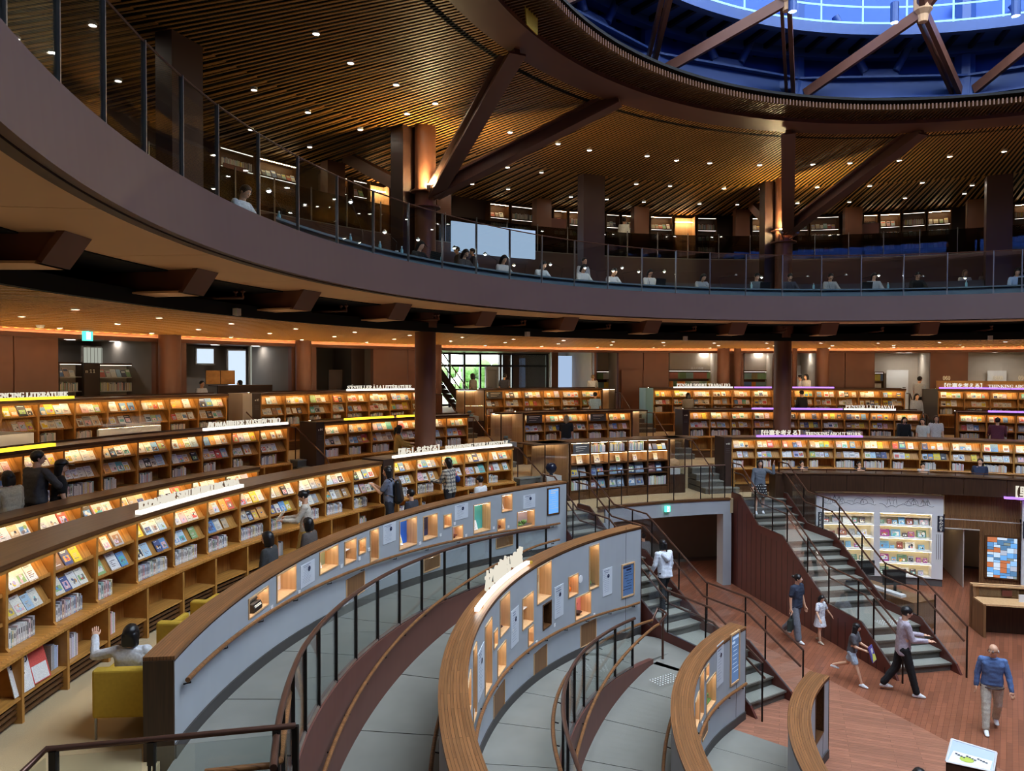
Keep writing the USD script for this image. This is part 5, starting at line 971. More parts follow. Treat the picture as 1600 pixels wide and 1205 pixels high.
# --- handrails and glass balustrades along the ramps
def arc_rail(label, r, f, a0, a1, hz, off=True, name='handrail', brk=5.0, side=-1, step=1.2):
    t = thing(name, label, 'handrail'); A = np.arange(a0, a1, step)
    obj('rail', MB().tube([P(r * U, a, f(a) + hz) for a in A], .026, 8), 'rail_cap', t, smooth=True)
    if off:
        for a in np.arange(a0 + 1, a1, brk): obj('rail_bracket', MB().tube([P(r * U, a, f(a) + hz - .02), P(r * U, a, f(a) + hz - .06), P(r * U - side * .07, a, f(a) + hz - .075)], .009, 5), 'rail_dark', t)
    return t
arc_rail('wood handrail along the foot of the tall display wall', 7.85, LA, 129.5, 186, .45 * U)
arc_rail('wood handrail along the second display wall', 6.03, LC, 131.5, 212, .45 * U)
arc_rail('wood handrail along the third display wall', 4.22, LE, 136, 212, .45 * U)
arc_rail('handrail on the back of the second display wall', 6.33, LB, 150, 212, .45 * U, side=1)
arc_rail('handrail on the back of the third display wall', 4.52, LD, 146, 212, .40 * U, side=1)
def balustrade(label, r, f, posts, rail_h, aE):
    t = thing('glass_balustrade', label, 'balustrade')
    for k, a in enumerate(posts):
        obj('post', MB().box((0, 0, rail_h / 2), (.022, .045, rail_h), frame(r * U, a, f(a))), 'rail_dark', t)
        if k:
            b = posts[k - 1]; obj('pane', flat_panel(MB(), P(r * U, b + .12), P(r * U, a - .12), f(b) + .05, f(b) + rail_h - .05, .012, f(a) + .05, f(a) + rail_h - .05), 'pane', t)
            obj('bottom_channel', MB().tube([P(r * U, b, f(b) + .045), P(r * U, a, f(a) + .045)], .022, 4), 'steel', t)
    obj('top_rail', MB().tube([P(r * U, a, f(a) + rail_h) for a in np.arange(posts[0] - .6, aE, 1.2)], .028, 8), 'rail_metal', t, smooth=True)
    return t
pg = [onr(x, y, 7.15 * U)[0] for x, y in [(853, 880), (808, 900), (766, 925), (732, 937.5), (694.5, 955.5), (659, 980), (624, 1006), (590, 1032), (556, 1061), (525, 1103), (498, 1155)]]
pg += [pg[-1] + 3.4 * k for k in range(1, 6)]
balustrade('long glass balustrade with brown rail between the two upper ramp lanes', 7.15, LA, pg, .60 * U, 197)
arc_rail('lower handrail on the inside of the upper ramp balustrade', 7.06, LB, 136, 195, .46 * U, side=-1, brk=4.0)
pg2 = [onr(x, y, 5.36 * U)[0] for x, y in [(988, 1064), (960.7, 1086), (933, 1116), (912, 1140)]]; pg2 += [pg2[-1] + 4.6 * k for k in range(1, 14)]
balustrade('glass balustrade with brown rail between the two lower ramp lanes', 5.36, LC, pg2, .60 * U, 214)
arc_rail('handrail on the left of the lower ramp balustrade', 5.44, LC, 137, 212, .46 * U, side=1, brk=4.6)
arc_rail('handrail on the right of the lower ramp balustrade', 5.28, LD, 138, 212, .50 * U, brk=4.6)
t = thing('rail_end_post', 'brown looped rail end post on the landing by the lower ramp', 'handrail'); b = P(5.33 * U, 136.2, .43 * U)
obj('post', MB().tube([b, b + (0, 0, .92)], .025, 6), 'rail_metal', t)
obj('loop', MB().tube([P(5.44 * U, 137.2, .43 * U + .72), P(5.44 * U, 135.6, .43 * U + .95), b + (0, 0, .96), P(5.26 * U, 136.4, .43 * U + .93), P(5.28 * U, 138.2, .43 * U + .78)], .024, 6), 'rail_metal', t)
# near rail at the lower left corner
t = thing('near_guard_rail', 'dark guard rail with glass in the lower left corner of the view', 'balustrade'); zr = (4.05 - 1.76) * U
pts = [onz(462, 1134, zr), onz(225, 1157, zr), onz(72, 1171, zr), onz(20, 1222, zr - .05)]
obj('top_rail', MB().tube(pts, .024, 8), 'rail_metal', t, smooth=True); obj('corner_post', MB().box((0, 0, -.55), (.04, .04, 1.1), T(*pts[0])), 'rail_dark', t)
for q in (onz(432, 1137, zr), onz(237, 1156, zr), onz(84, 1170, zr)): obj('post', MB().box((0, 0, -.1), (.05, .05, .17), T(*q)).box((-.018, 0, -.6), (.012, .03, 1.0), T(*q)).box((.018, 0, -.6), (.012, .03, 1.0), T(*q)), 'rail_dark', t)
for p, q in ((pts[0], pts[1]), (pts[1], pts[2]), (pts[2], pts[3])): obj('pane', flat_panel(MB(), p + (q - p) * .03, q + (p - q) * .03, zr - 1.05, zr - .06), 'pane', t)
obj('inner_handrail', MB().tube([onz(455, 1060, zr - .25), onz(438, 1190, zr - .25), onz(425, 1196, zr - .25), onz(320, 1207, zr - .25)], .026, 8), 'rail_cap', t, smooth=True)
# ================================================================== the two big stairs
def big_stair(nm, base, d, n, w, side):
    """base: ground point on the reference edge (m), d: unit outward direction, n: unit vector across the width (towards the far edge), w: width"""
    st = thing('staircase', f'grey carpeted staircase with dark red sides, {nm}', 'stairs', kind='structure'); zs = [0]
    prof, z, s = [(0, 0)], 0, 0; plan = [(4, .43), (7, 1.20), (4, 1.65)]; steps = []; lands = [.84 * U - .0, .85 * U]; nose = []
    for i, (k, zt) in enumerate(plan):
        h = (zt * U - z) / k; nose.append((s, z + h))
        for q in range(k):
            z += h; last = q == k - 1; run = (.30 if not last else lands[i] if i < 2 else .5); steps.append((s, run, z, h, last)); s += run
        nose.append((steps[-1][0], z))
    M = np.eye(4); M[:2, 0], M[:2, 1], M[:2, 3] = d, n, base                    # local x up the stair, y across

    for s0, run, zt, h, last in steps:
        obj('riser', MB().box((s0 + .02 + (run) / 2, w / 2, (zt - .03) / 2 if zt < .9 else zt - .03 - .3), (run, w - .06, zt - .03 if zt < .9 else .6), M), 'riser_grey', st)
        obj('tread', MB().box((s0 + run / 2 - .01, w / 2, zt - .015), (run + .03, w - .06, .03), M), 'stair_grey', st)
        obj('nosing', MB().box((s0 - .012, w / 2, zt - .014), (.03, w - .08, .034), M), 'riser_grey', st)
    # stringers: solid dark red sides down to the floor
    e = [(-.25, 0)]
    for i in range(3): e += [(nose[2 * i][0] - .12, nose[2 * i][1] + .02 if i else .18), (nose[2 * i + 1][0] - .02, nose[2 * i + 1][1] + .16)]
    e += [(s, z + .16), (s, 0)]
    for y0, y1 in ((-.02, .03), (w - .03, w + .02)): obj('stringer', MB().prism(e, y0, y1, M), 'stringer_red', st)
    top = e[1:-1]
    for y in (0.0, w):
        obj('edge_strip', MB().tube([(M @ np.array([x, y, zz + .01, 1]))[:3] for x, zz in top], .014, 4), 'steel', st)
        for k in range(26):
            x = .12 + k * s / 26; zz = np.interp(x, [q[0] for q in e[1:-1]], [q[1] for q in e[1:-1]])
            if side(y) : obj('groove', MB().box((x, y + (.022 if y else -.022), (zz - .2) / 2), (.012, .006, max(.05, zz - .2)), M), 'brown_dark', st)
    for y, nmr in ((.0, 'first'), (w, 'second')):
        g = thing('stair_balustrade', f'glass stair balustrade with brown rails, {"near" if (y == 0) == (nm == "left one") else "far"} side of the {nm}', 'balustrade')
        hs = lambda x: np.interp(x, [q[0] for q in top], [q[1] for q in top]) - .14
        X = [top[0][0] - .25] + [q[0] for q in top[1:]]
        Y = y + (.0 if y else 0)
        pt = lambda x, h: (M @ np.array([x, Y, hs(x) + h, 1]))[:3]
        obj('top_rail', MB().tube([pt(x, .66 * U) for x in X], .022, 6), 'rail_metal', g); obj('handrail', MB().tube([(M @ np.array([x, Y + (.07 if y == 0 else -.07), hs(x) + .47 * U, 1]))[:3] for x in X], .022, 6), 'rail_metal', g)
        ps = [X[0], .5, 1.0, 2.05, 2.9, 3.8, 4.5, 5.4, X[-1] - .05]
        for k, x in enumerate(ps):
            obj('post', MB().tube([pt(x, -.1 if k else -hs(x)), pt(x, .66 * U)], .018, 5), 'rail_dark', g)
            if k:
                x0 = ps[k - 1]; p, q = pt(x0, 0), pt(x, 0); obj('pane', flat_panel(MB(), p[:2] + (q - p)[:2] * .03, q[:2] - (q - p)[:2] * .03, p[2] + .12, p[2] + .62 * U, .01, q[2] + .12, q[2] + .62 * U), 'pane_clear', g)
    return M, s
d1 = np.array([-.523, .852]); M1, S1 = big_stair('left one', np.array([-2.34, 3.53]) * U, d1, np.array([-.852, -.523]), .74 * U, lambda y: y == 0)
d2 = np.array([-.19, .982]); M2, S2 = big_stair('right one', np.array([-.70, 4.20]) * U, d2, np.array([.982, .19]), .97 * U, lambda y: y == 0)
# landings of the left stair, where the ramp lanes begin
def poly_slab(name, pts, z0, z1, mat, label, **kw):
    return obj(name, MB().add(*_slab(np.asarray(pts, float), z0, z1)), mat, label=label, kind='structure', **kw)
def _slab(p, z0, z1):
    k = len(p); t = _ear(p); v = np.vstack([np.c_[p, np.full(k, z)] for z in (z0, z1)]); f = [[i, (i + 1) % k, k + (i + 1) % k] for i in range(k)] + [[i, k + (i + 1) % k, k + i] for i in range(k)]
    return v, np.vstack([f, t[:, ::-1], t + k])
def sp(s, y): return (M1 @ np.array([s, y, 0, 1]))[:2]
poly_slab('stair_landing', [sp(1.13, 1.1), sp(2.2, 1.1), P(6.05 * U, 131.5)[:2], P(6.05 * U, 134.2)[:2], P(5.36 * U, 138.5)[:2], P(4.46 * U, 138.2)[:2], P(4.46 * U, 135.6)[:2]], 0, .43 * U, 'carpet_grey', 'grey carpeted landing of the left stair at the lower ramps', cat='landing')
poly_slab('stair_landing', [sp(4.05, 1.1), sp(5.3, 1.1), P(7.88 * U, 129)[:2], P(7.88 * U, 132)[:2], P(6.28 * U, 132)[:2], P(6.28 * U, 130.4)[:2]], 0, 1.20 * U - .004, 'carpet_grey', 'grey carpeted landing of the left stair at the upper ramps', cat='landing')
for nm, c0, u_, v_ in (('lower ramp landing', onz(1040, 1062, .43 * U), (d1[0], d1[1]), (-d1[1], d1[0])), ('right stair landing', (M2 @ np.array([1.15, .9, .43 * U, 1]))[:3] + (0, 0, .001), (d2[0], d2[1]), (d2[1], -d2[0]))):
    t = thing('tactile_studs', f'patch of small steel tactile studs on the {nm}', 'studs'); mb = MB()
    for i in range(5):
        for j in range(9): q = np.array(c0[:2]) + np.array(u_) * (i - 2) * .065 + np.array(v_) * (j - 4) * .065; mb.lathe([(.016, 0), (.013, .007), (.001, .009)], T(*q, c0[2]), 6)
    obj('studs', mb, 'white_gloss', t, kind='stuff')
# ================================================================== bridge front, parapet at the right, passage
br = thing('bridge_front', 'grey front beam and dark edge of the bridge over the passage', 'beam', kind='structure')
aB0, aB1 = ang(945, 8.5 * U), ang(1141, 8.5 * U)
obj('beam', MB().ring(8.46 * U, 8.52 * U, aB0, aB1, Z1 - .44, Z1 - .03, 1), 'wall_grey', br); obj('edge', MB().ring(8.44 * U, 8.54 * U, aB0 + 1, aB1, Z1 - .03, Z1 + .02, 1), 'oak_dark', br)
obj('right_jamb', MB().ring(8.46 * U, 8.7 * U, ang(1130, 8.5 * U), ang(1143, 8.5 * U), 0, Z1 - .44, 1), 'wall_grey', br); obj('left_jamb', MB().ring(8.46 * U, 8.8 * U, AB, ang(958, 8.5 * U), 0, Z1 - .44, 1), 'wall_grey', br)
g = thing('bridge_balustrade', 'glass balustrade with slim posts along the bridge edge', 'balustrade')
BP = [ang(x, 8.5 * U) for x in (934, 972, 1013, 1054, 1096, 1114, 1134)]
for k, a in enumerate(BP):
    obj('post', MB().tube([P(8.5 * U, a, Z1), P(8.5 * U, a, Z1 + .64 * U)], .016, 5), 'rail_dark', g)
    if k: obj('pane', flat_panel(MB(), P(8.5 * U, BP[k - 1] - .1), P(8.5 * U, a + .1), Z1 + .04, Z1 + .60 * U), 'pane_clear', g)
obj('top_rail', MB().tube([P(8.5 * U, a, Z1 + .64 * U) for a in BP], .02, 6), 'rail_metal', g)
e = thing('exit_sign', 'green emergency exit sign with a running figure on the bridge front', 'sign'); a, z = onr(1042, 795, 8.44 * U); M = frame(8.44 * U, a, z)
obj('box', MB().box((0, -.03, 0), (.17, .05, .17), M), 'exit_green', e); obj('figure', MB().box((.01, -.057, .0), (.085, .004, .15), M), 'exit_white', e); obj('runner', MB().box((.0, -.061, .03), (.02, .004, .05), M).box((.02, -.061, -.02), (.016, .004, .06), M @ RY(25)).box((-.02, -.061, -.02), (.016, .004, .06), M @ RY(-30)).lathe([(.001, 0), (.013, 0)], M @ T(.01, -.061, .065) @ RX(90), 8), 'exit_green', e)
e = thing('exit_sign', 'green emergency exit sign under the golden ceiling at the far left', 'sign'); a, z = onr(135.5, 525, 14.5 * U); M = frame(14.5 * U, a, z)
obj('box', MB().box((0, -.03, 0), (.26, .05, .26), M), 'exit_green', e); obj('figure', MB().box((.01, -.057, .0), (.11, .004, .2), M), 'exit_white', e); obj('hanger', MB().box((0, -.02, .2), (.03, .03, .2), M), 'white_paint', e)
# passage interior below the bridge
obj('wall_passage', MB().ring(10.5 * U, 10.6 * U, 70, 112.5, 0, Z1 - .4, 2), 'wall_dim', label='walls at the back of the passage beneath the bridge', cat='wall', kind='structure')
obj('unseen_passage_lamp', MB().ring(10.6 * U, 10.8 * U, 112, 124, Z1 - .50, Z1 - .495, 1).ring(13.4 * U, 13.6 * U, 112, 124, Z1 - .50, Z1 - .495, 1).ring(16 * U, 16.2 * U, 112, 124, Z1 - .50, Z1 - .495, 1), 'room_lamp', label='unseen flat ceiling lamps lighting the passage under the bridge', cat='lamp')  # out of view, placed to light the passage floor
obj('ceiling', MB().ring(9.9 * U, 20 * U, 100, 134, Z1 - .48, Z1 - .44, 2), 'cream_wall', label='pale ceiling of the passage under the galleries', cat='ceiling', kind='structure')
# parapet and wall at the right
RP = 8.42 * U; aP0 = ang(1214, RP); zp = (4.05 - 1.915) * U; ZU = onr(1377, 768, RP)[1]
pw = thing('wall_right', 'dark walnut curved wall below the right bookcases', 'wall', kind='structure')
n = 14
for k in range(n):
    a, b = aP0 + (A0 + 2 - aP0) * k / n, aP0 + (A0 + 2 - aP0) * (k + 1) / n
    obj('upper_panel', MB().ring(RP, RP + .05, a - .03, b + .03, ZU, zp - .04, 1), 'walnut', pw)
obj('counter_top', MB().ring(RP - .03, RP + .55, aP0, A0, zp - .04, zp, 1), 'walnut_top', pw)
obj('soffit_step', MB().ring(RP, RP + .32, aP0, A0, ZU - .03, ZU, 1), 'walnut', pw)
aW0, aW1 = ang(1276, RP), ang(1479, RP + .3)
for a, b, m in ((aP0, aW0, 'walnut'),): 
    for k in range(4): obj('lower_panel', MB().ring(RP, RP + .05, a + (b - a) * k / 4 - .03, a + (b - a) * (k + 1) / 4 + .03, 0, ZU, 1), 'walnut', pw)
    obj('end_return', MB().box((0, .2, zp / 2), (.05, .42, zp), frame(RP, aP0, 0)), 'walnut', pw)
rl = thing('counter_rail', 'thin brown rail standing above the walnut counter', 'handrail')
obj('rail', MB().tube([P(RP + .03, a, zp + .1) for a in np.arange(A0, aP0, 1.5)], .012, 5), 'rail_metal', rl)
for a in np.arange(aP0 - .5, A0, -3.1): obj('post', MB().tube([P(RP + .03, a, zp), P(RP + .03, a, zp + .1)], .01, 5), 'rail_metal', rl)
RL = RP + .3; aD0, aD1, aS1 = ang(1479, RL), ang(1534, RL), ang(1597, RL); zd = onr(1505, 826, RL)[1]
lw = thing('wall_lower', 'light brown ribbed timber wall with a doorway at the right', 'wall', kind='structure')
for a, b, z in ((aD0, aD1, zd), (aD1, aS1, 0)):
    m = max(2, int((a - b) * 6))
    for k in range(m): obj('board', MB().ring(RL, RL + .04, a + (b - a) * k / m - .01, a + (b - a) * (k + 1) / m + .012, z, ZU - .02, 1), 'panel_wood', lw)
obj('door_lintel', MB().ring(RL - .03, RL + .06, aD0, aD1, zd - .03, zd, 1), 'cream_wall', lw)
obj('wall_corridor', MB().ring(10.4 * U, 10.45 * U, 60, 95, 0, 1.28 * U, 2).ring(RL + .05, 10.4 * U, aD1 + 1.6, aD1 + 1.7, 0, 1.28 * U, 1), 'cream_wall', label='pale wall of the corridor seen through the lower doorway', cat='wall', kind='structure')
obj('ceiling', MB().ring(RL, 10.5 * U, A0, 96, 1.28 * U, 1.30 * U, 2), 'cream_wall', label='ceiling of the corridor behind the right wall', cat='ceiling', kind='structure')
obj('unseen_corridor_lamp', MB().ring(9.4 * U, 9.46 * U, aD0 - .5, aD1 + 1, 1.26 * U, 1.27 * U, 1), 'led_warm', label='unseen warm strip lamp lighting the corridor behind the right wall', cat='lamp')  # out of view above the doorway, lights the corridor
# white bookcase built into the wall
zb0, zb1 = .04, onr(1377, 772, RL - .12)[1]; rb = RL - .12
wb = thing('white_bookcase', 'tall white bookcase of lit shelves with line drawings above', 'bookcase'); XC = [(1290, 1368), (1378, 1459)]; YS = [801, 820.5, 840, 859, 879, 899]
zz = [onr(1377, y, rb)[1] for y in YS]; cells = [(ang(a, rb), ang(b, rb)) for a, b in XC]
frA = [ang(1277.5, rb), cells[0][0], cells[0][1], cells[1][0], cells[1][1], ang(1477, rb)]
for i in (0, 2, 4): obj('upright', MB().ring(rb, rb + .3, frA[i], frA[i + 1], .22, zb1, .8), 'white_paint', wb)
for a, b in cells:
    obj('top_panel', MB().ring(rb, rb + .3, a, b, zz[0], zb1, .8), 'white_paint', wb); obj('bottom_panel', MB().ring(rb, rb + .3, a, b, .22, zz[-1], .8), 'white_paint', wb); obj('back', MB().ring(rb + .27, rb + .3, a, b, zz[-1], zz[0], .8), 'case_cream', wb)
    for k in range(6):
        if 0 < k < 6: obj('shelf', MB().ring(rb + .005, rb + .27, a, b, zz[k] - .012, zz[k] + .012, .8), 'white_paint', wb)
        if k < 5: obj('light_strip', MB().ring(rb + .02, rb + .035, a, b, zz[k] - .022, zz[k] - .013, 1), 'led_shelf', wb)

obj('plinth', MB().ring(rb + .04, rb + .3, frA[0], frA[-1], 0, .22, .8), 'grey_plate', wb)
rng = random.Random(77); cn = 0
for ci, (a, b) in enumerate(cells):
    for k in range(5):
        w = math.radians(a - b) * rb; M = frame(rb + .1, (a + b) / 2, zz[k + 1] + .013); x = -w / 2 + .04; hmax = zz[k] - zz[k + 1] - .05; i = 0
        while x < w / 2 - .16:
            t = rng.random(); bw = rng.choice([.12, .15, .17, .26]); bh = min(hmax, bw * rng.uniform(.8, 1.35) if bw < .2 else bw * .82)
            if x + bw > w / 2 - .02: break
            nm_, cc = rng.choice([('white', (.84, .83, .80)), ('slate', (.40, .42, .46)), ('slate', (.40, .42, .46)), ('dark', (.10, .08, .09)), ('red-brown', (.30, .10, .08)), ('green', (.14, .26, .18)), ('purple', (.40, .08, .30)), ('blue', (.20, .45, .70)), ('cream', (.85, .80, .66))])
            book_face(M @ T(x + bw / 2, .06) @ RX(-12), bw, bh, .018, cc, f'{nm_} book, {nth(i)} from left on shelf {k + 1} of the white bookcase, {["left", "right"][ci]} half', 'books and cards in the white bookcase', rng); i += 1; x += bw + rng.uniform(.02, .10)
dr = thing('line_drawing', 'thin black line drawing of trees, animals and hills across the white bookcase top', 'drawing')
mb = MB()
def stroke(pts, w=.005): mb.tube([P(rb - .004, ang(x, rb), onr(1377, y, rb)[1]) for x, y in pts], w, 3, False)
for x0, x1 in ((1290, 1371), (1376, 1462)): stroke([(x, 788 + 1.5 * math.sin(x * .35) + (3 if 1385 < x < 1405 else 0)) for x in np.linspace(x0, x1, 30)])
for x, h in ((1299, 9), (1306, 12), (1313, 10), (1318, 8), (1430, 9), (1445, 7), (1452, 8)):
    stroke([(x, 788), (x, 788 - h)]); stroke([(x - 4, 786), (x, 788 - h), (x + 4, 786)]); stroke([(x - 3, 783), (x, 786 - h), (x + 3, 783)])
for x, s in ((1344, 8), (1357, 10), (1352, 6), (1428, 9), (1421, 5)): stroke([(x + s * math.cos(t), 787 - s * abs(math.sin(t))) for t in np.linspace(0, math.pi, 9)])
for x in (1391, 1401): stroke([(x - 3, 788), (x - 1.5, 780), (x + 1.5, 780), (x + 3, 788)]); stroke([(x - 2, 780), (x - 2, 776), (x + 2, 776), (x + 2, 780)])
stroke([(1326, 786), (1326, 784), (1335, 784), (1335, 788)])
obj('strokes', mb, 'black_plastic', dr)
for k, (x0, x1, y0, y1, t) in enumerate([(1465, 1475.5, 806, 831, 'あみだす'), (1278.5, 1284, 800, 826, 'よそおう')]):
    a0, z1 = onr(x0, y0, rb - .01); a1, z0 = onr(x1, y1, rb - .01); s = thing('hanging_sign', f'dark vertical Japanese sign on the {"right" if k == 0 else "left"} edge of the white bookcase', 'sign')
    obj('board', MB().ring(rb - .02, rb - .002, a0, a1, z0, z1, 1), 'sign_navy', s)
    for i, c in enumerate(t): h = (z1 - z0) / 4; word(s, c, rb - .021, z1 - h * (i + .88), a0 - (a0 - a1) * .2, a1 + (a0 - a1) * .2, 'page_white', h * .66, .006, name='character')

mb = MB()
for i in range(3): mb.box((0, -.003, 0), (.012, .004, .75), frame(rb - .001, ang(1467 + 3 * i, rb), onr(1470, 855, rb)[1]))
obj('sign_text', mb, 'grey_plate', label='thin columns of small grey text under the dark right sign', cat='text')
# screen wall and its neighbour
a0, z1 = onr(1542, 838, RL); a1, z0 = onr(1588, 905, RL); sc = thing('video_screen', 'tall glowing blue video screen showing a mosaic of small pictures', 'screen')
obj('bezel', MB().ring(RL - .05, RL - .005, a0 + .25, a1 - .25, z0 - .04, z1 + .04, 1), 'oak_dark', sc); COLOURED.add('screen_mosaic')
mk('screen_mosaic', {'a': ('attribute', {'attribute': 'bc'}), 'e': ('emission', {'strength': 1.0})}, [('a.color', 'e.color')], 'e.emission')
mb = MB(); rng = random.Random(5); nx, nz = 9, 16; occ = np.zeros((nz, nx), bool); CS = [(.16, .42, .85), (.30, .55, .90), (.55, .72, .95), (.10, .22, .40), (.45, .50, .62), (.55, .18, .08), (.12, .30, .62), (.25, .30, .30), (.62, .74, .92)]
for j in range(nz):
    for i in range(nx):
        if occ[j, i]: continue
        wi = min(rng.choice([2, 2, 3]), nx - i); hi = 2 if j + 1 < nz and rng.random() < .5 else 1
        while wi > 1 and occ[j, i:i + wi].any(): wi -= 1
        occ[j:j + hi, i:i + wi] = True; p = lambda u: a0 + (a1 - a0) * u; zq = lambda v: z1 + (z0 - z1) * v; g = .004
        mb.ring(RL - .056, RL - .05, p(i / nx + g), p((i + wi) / nx - g), zq((j + hi) / nz - g), zq(j / nz + g), 2, rng.choice(CS))
obj('picture_tiles', mb, 'screen_mosaic', sc)
obj('edge_panel', MB().ring(RL - .3, RL - .2, ang(1597, RL), ang(1660, RL), .2, ZU - .1, 1), 'white_paint', label='white panel cut by the right edge of the view', cat='panel')  # plain white panel at the edge of view, hung from nothing
s = thing('hanging_sign', 'dark vertical sign cut by the right edge of the view', 'sign'); obj('board', MB().ring(RL - .33, RL - .31, ang(1598, RL), ang(1612, RL), onr(1598, 838, RL)[1], onr(1598, 812, RL)[1], 1), 'sign_navy', s)
s = thing('title_lettering', 'white Japanese lettering with a purple light bar at the right edge of the walnut wall', 'lettering'); a0, z = onr(1577, 776, RP - .05)
word(s, '【里の', RP - .06, z, a0, ang(1625, RP), 'led_sign', .26); obj('light_bar', MB().ring(RP - .12, RP - .01, ang(1571, RP), ang(1640, RP), z - .07, z - .01, 1), 'led_purple', s)
# ================================================================== furniture on the lower floors
SPH0 = np.asarray(trimesh.creation.icosphere(1).vertices)
def soft_box(name, c, d, M, mat, t, e=.03):
    m = Manifold.hull_points(np.array([[c[i] + s[i] * (d[i] / 2 - e) + e * q[i] for i in range(3)] for s in np.ndindex(2, 2, 2) for s in [np.array(s) * 2 - 1] for q in SPH0])); g = m.to_mesh()
    obj(name, MB().add(np.asarray(g.vert_properties)[:, :3] @ M[:3, :3].T + M[:3, 3], np.asarray(g.tri_verts)), mat, t)
aS = 184.7
for k, a in enumerate((aS, 178.7, 175.2)):
    t = thing('armchair', ['yellow armchair with thin steel legs at the left end of the tall display wall', 'yellow armchair half hidden by the wall cap, second from the left end', 'yellow armchair mostly hidden behind the wall cap, third from the left end'][k], 'armchair', 'yellow armchairs behind the tall display wall')
    M = frame(8.11 * U, a, Z1)                                       # its back towards increasing angle, facing along the aisle
    soft_box('back', (.06, .32, .47), (.12, .62, .50), M, 'sofa_yellow', t); soft_box('seat', (.42, .32, .33), (.66, .60, .20), M, 'sofa_yellow', t)
    for y in (.04, .60): soft_box('arm', (.40, y, .44), (.66, .08, .34), M, 'sofa_yellow', t)
    for x in (.03, .70):
        for y in (.03, .60): obj('leg', MB().tube([(M @ np.array([x, y, z, 1]))[:3] for z in (0, .24)], .013, 6), 'steel', t)
for k, (x0, x1, y0) in enumerate([(152, 250, 668), (-40, 50, 680)]):
    a0, a1 = ang(x0, 12.3 * U), ang(x1, 12.3 * U); z = onr((x0 + x1) / 2, y0, 12.3 * U)[1]; t = thing('study_booth', f'white study booth with a glass edge behind the Russian-lettered bookcase, {"right" if k == 0 else "left"} one', 'booth')
    obj('front', MB().ring(12.28 * U, 12.32 * U, a0, a1, Z3, z, 1), 'white_paint', t); obj('side', MB().box((0, .6, (z - Z3) / 2), (.04, 1.2, z - Z3), frame(12.3 * U, a1, Z3)), 'white_paint', t); obj('glass_edge', MB().ring(12.29 * U, 12.30 * U, a0, a1, z, z + .25, 1), 'pane_clear', t); obj('desk_top', MB().ring(12.33 * U, 12.8 * U, a0, a1, Z3 + .7, Z3 + .73, 1), 'white_paint', t)
dM = T(.46 * U, 6.55 * U, 0) @ RZ(113)
t = thing('computer_desk', 'low wooden desk with papers to the right of the right staircase', 'desk')
obj('top', MB().box((0, 0, .70), (2.2, .72, .035), dM), 'panel_wood', t); obj('left_side', MB().box((-1.08, 0, .34), (.035, .72, .68), dM), 'panel_wood', t); obj('right_side', MB().box((1.08, 0, .34), (.035, .72, .68), dM), 'panel_wood', t); obj('front_panel', MB().box((0, .34, .38), (2.2, .03, .6), dM), 'panel_wood', t)
obj('paper_tray', MB().box((.1, .2, .75), (1.6, .18, .06), dM), 'white_paint', t)
for k, x in enumerate((.72, -.22)):
    m = thing('monitor', f'black computer monitor on the low desk, {"far" if k == 0 else "near"} one', 'monitor'); N = dM @ T(x, -.05, .718) @ RZ(70)
    obj('screen', MB().box((0, 0, .36), (.60, .04, .40), N), 'black_plastic', m); obj('stand', MB().box((0, .04, .12), (.06, .03, .26), N), 'black_plastic', m); obj('foot', MB().box((0, .04, .01), (.26, .2, .02), N), 'black_plastic', m)
# reception counter at the right edge
rM = T(1.47 * U, 5.60 * U, 0) @ RZ(-12)
t = thing('reception_counter', 'light timber reception counter cut by the right edge of the view', 'counter')
obj('end_panel', MB().prism([(0, 0), (.80, 0), (.80, 1.08), (.62, 1.08), (.55, .80), (0, .80)], 0, .06, rM @ RZ(90) @ np.diag([1, -1, 1, 1.])), 'panel_wood', t)
obj('worktop', MB().box((1.2, .3, .79), (2.4, .6, .04), rM), 'case_wood', t); obj('back_panel', MB().box((1.2, .66, .55), (2.4, .05, 1.1), rM), 'panel_wood', t); obj('shelf_top', MB().box((1.2, .70, 1.08), (2.4, .22, .035), rM), 'case_wood', t); obj('knee_panel', MB().box((1.2, .45, .38), (2.3, .03, .76), rM), 'walnut', t)
obj('glass_board', MB().box((1.2, .62, .94), (2.1, .015, .2), rM), 'pane', t)
t = thing('photo_print', 'small dark photo print behind the glass of the reception counter', 'picture'); obj('print', MB().box((.75, .60, .93), (.22, .01, .14), rM), 'stringer_red', t)
t = thing('leaflet_stand', 'small white leaflet stand on the reception counter', 'stand'); obj('leaflet', MB().box((1.0, .35, .90), (.2, .02, .18), rM @ RX(0)), 'white_paint', t); obj('dark_leaflet', MB().box((1.2, .40, .92), (.16, .02, .22), rM), 'black_plastic', t)
# display stand at the bottom edge
t = thing('display_stand', 'brown floor stand with a slanted white map tray at the bottom edge', 'stand')
c = [onz(1487, 1155, .98), onz(1557, 1176, .98), onz(1552, 1206, .86), onz(1478, 1190, .86)]
v = np.array(c + [(q[0], q[1], 0) for q in c]); obj('body', MB().add(v - (0, 0, .03) * np.r_[np.ones((4, 1)), np.zeros((4, 1))], [[0, 1, 2], [0, 2, 3], [4, 6, 5], [4, 7, 6]] + [x for i in range(4) for x in ([i, 4 + i, 4 + (i + 1) % 4], [i, 4 + (i + 1) % 4, (i + 1) % 4])]), 'walnut', t)
ct = sum(c) / 4; cc = [q + (ct - q) * .04 for q in c]; nrm = np.cross(c[1] - c[0], c[3] - c[0]); nrm /= np.linalg.norm(nrm); nrm *= np.sign(nrm[2])
for i in range(4): obj('tray_rim', MB().tube([c[i], c[(i + 1) % 4]], .014, 4), 'white_paint', t)
lerp = lambda u, w_: c[0] * (1 - u) * (1 - w_) + c[1] * u * (1 - w_) + c[2] * u * w_ + c[3] * (1 - u) * w_
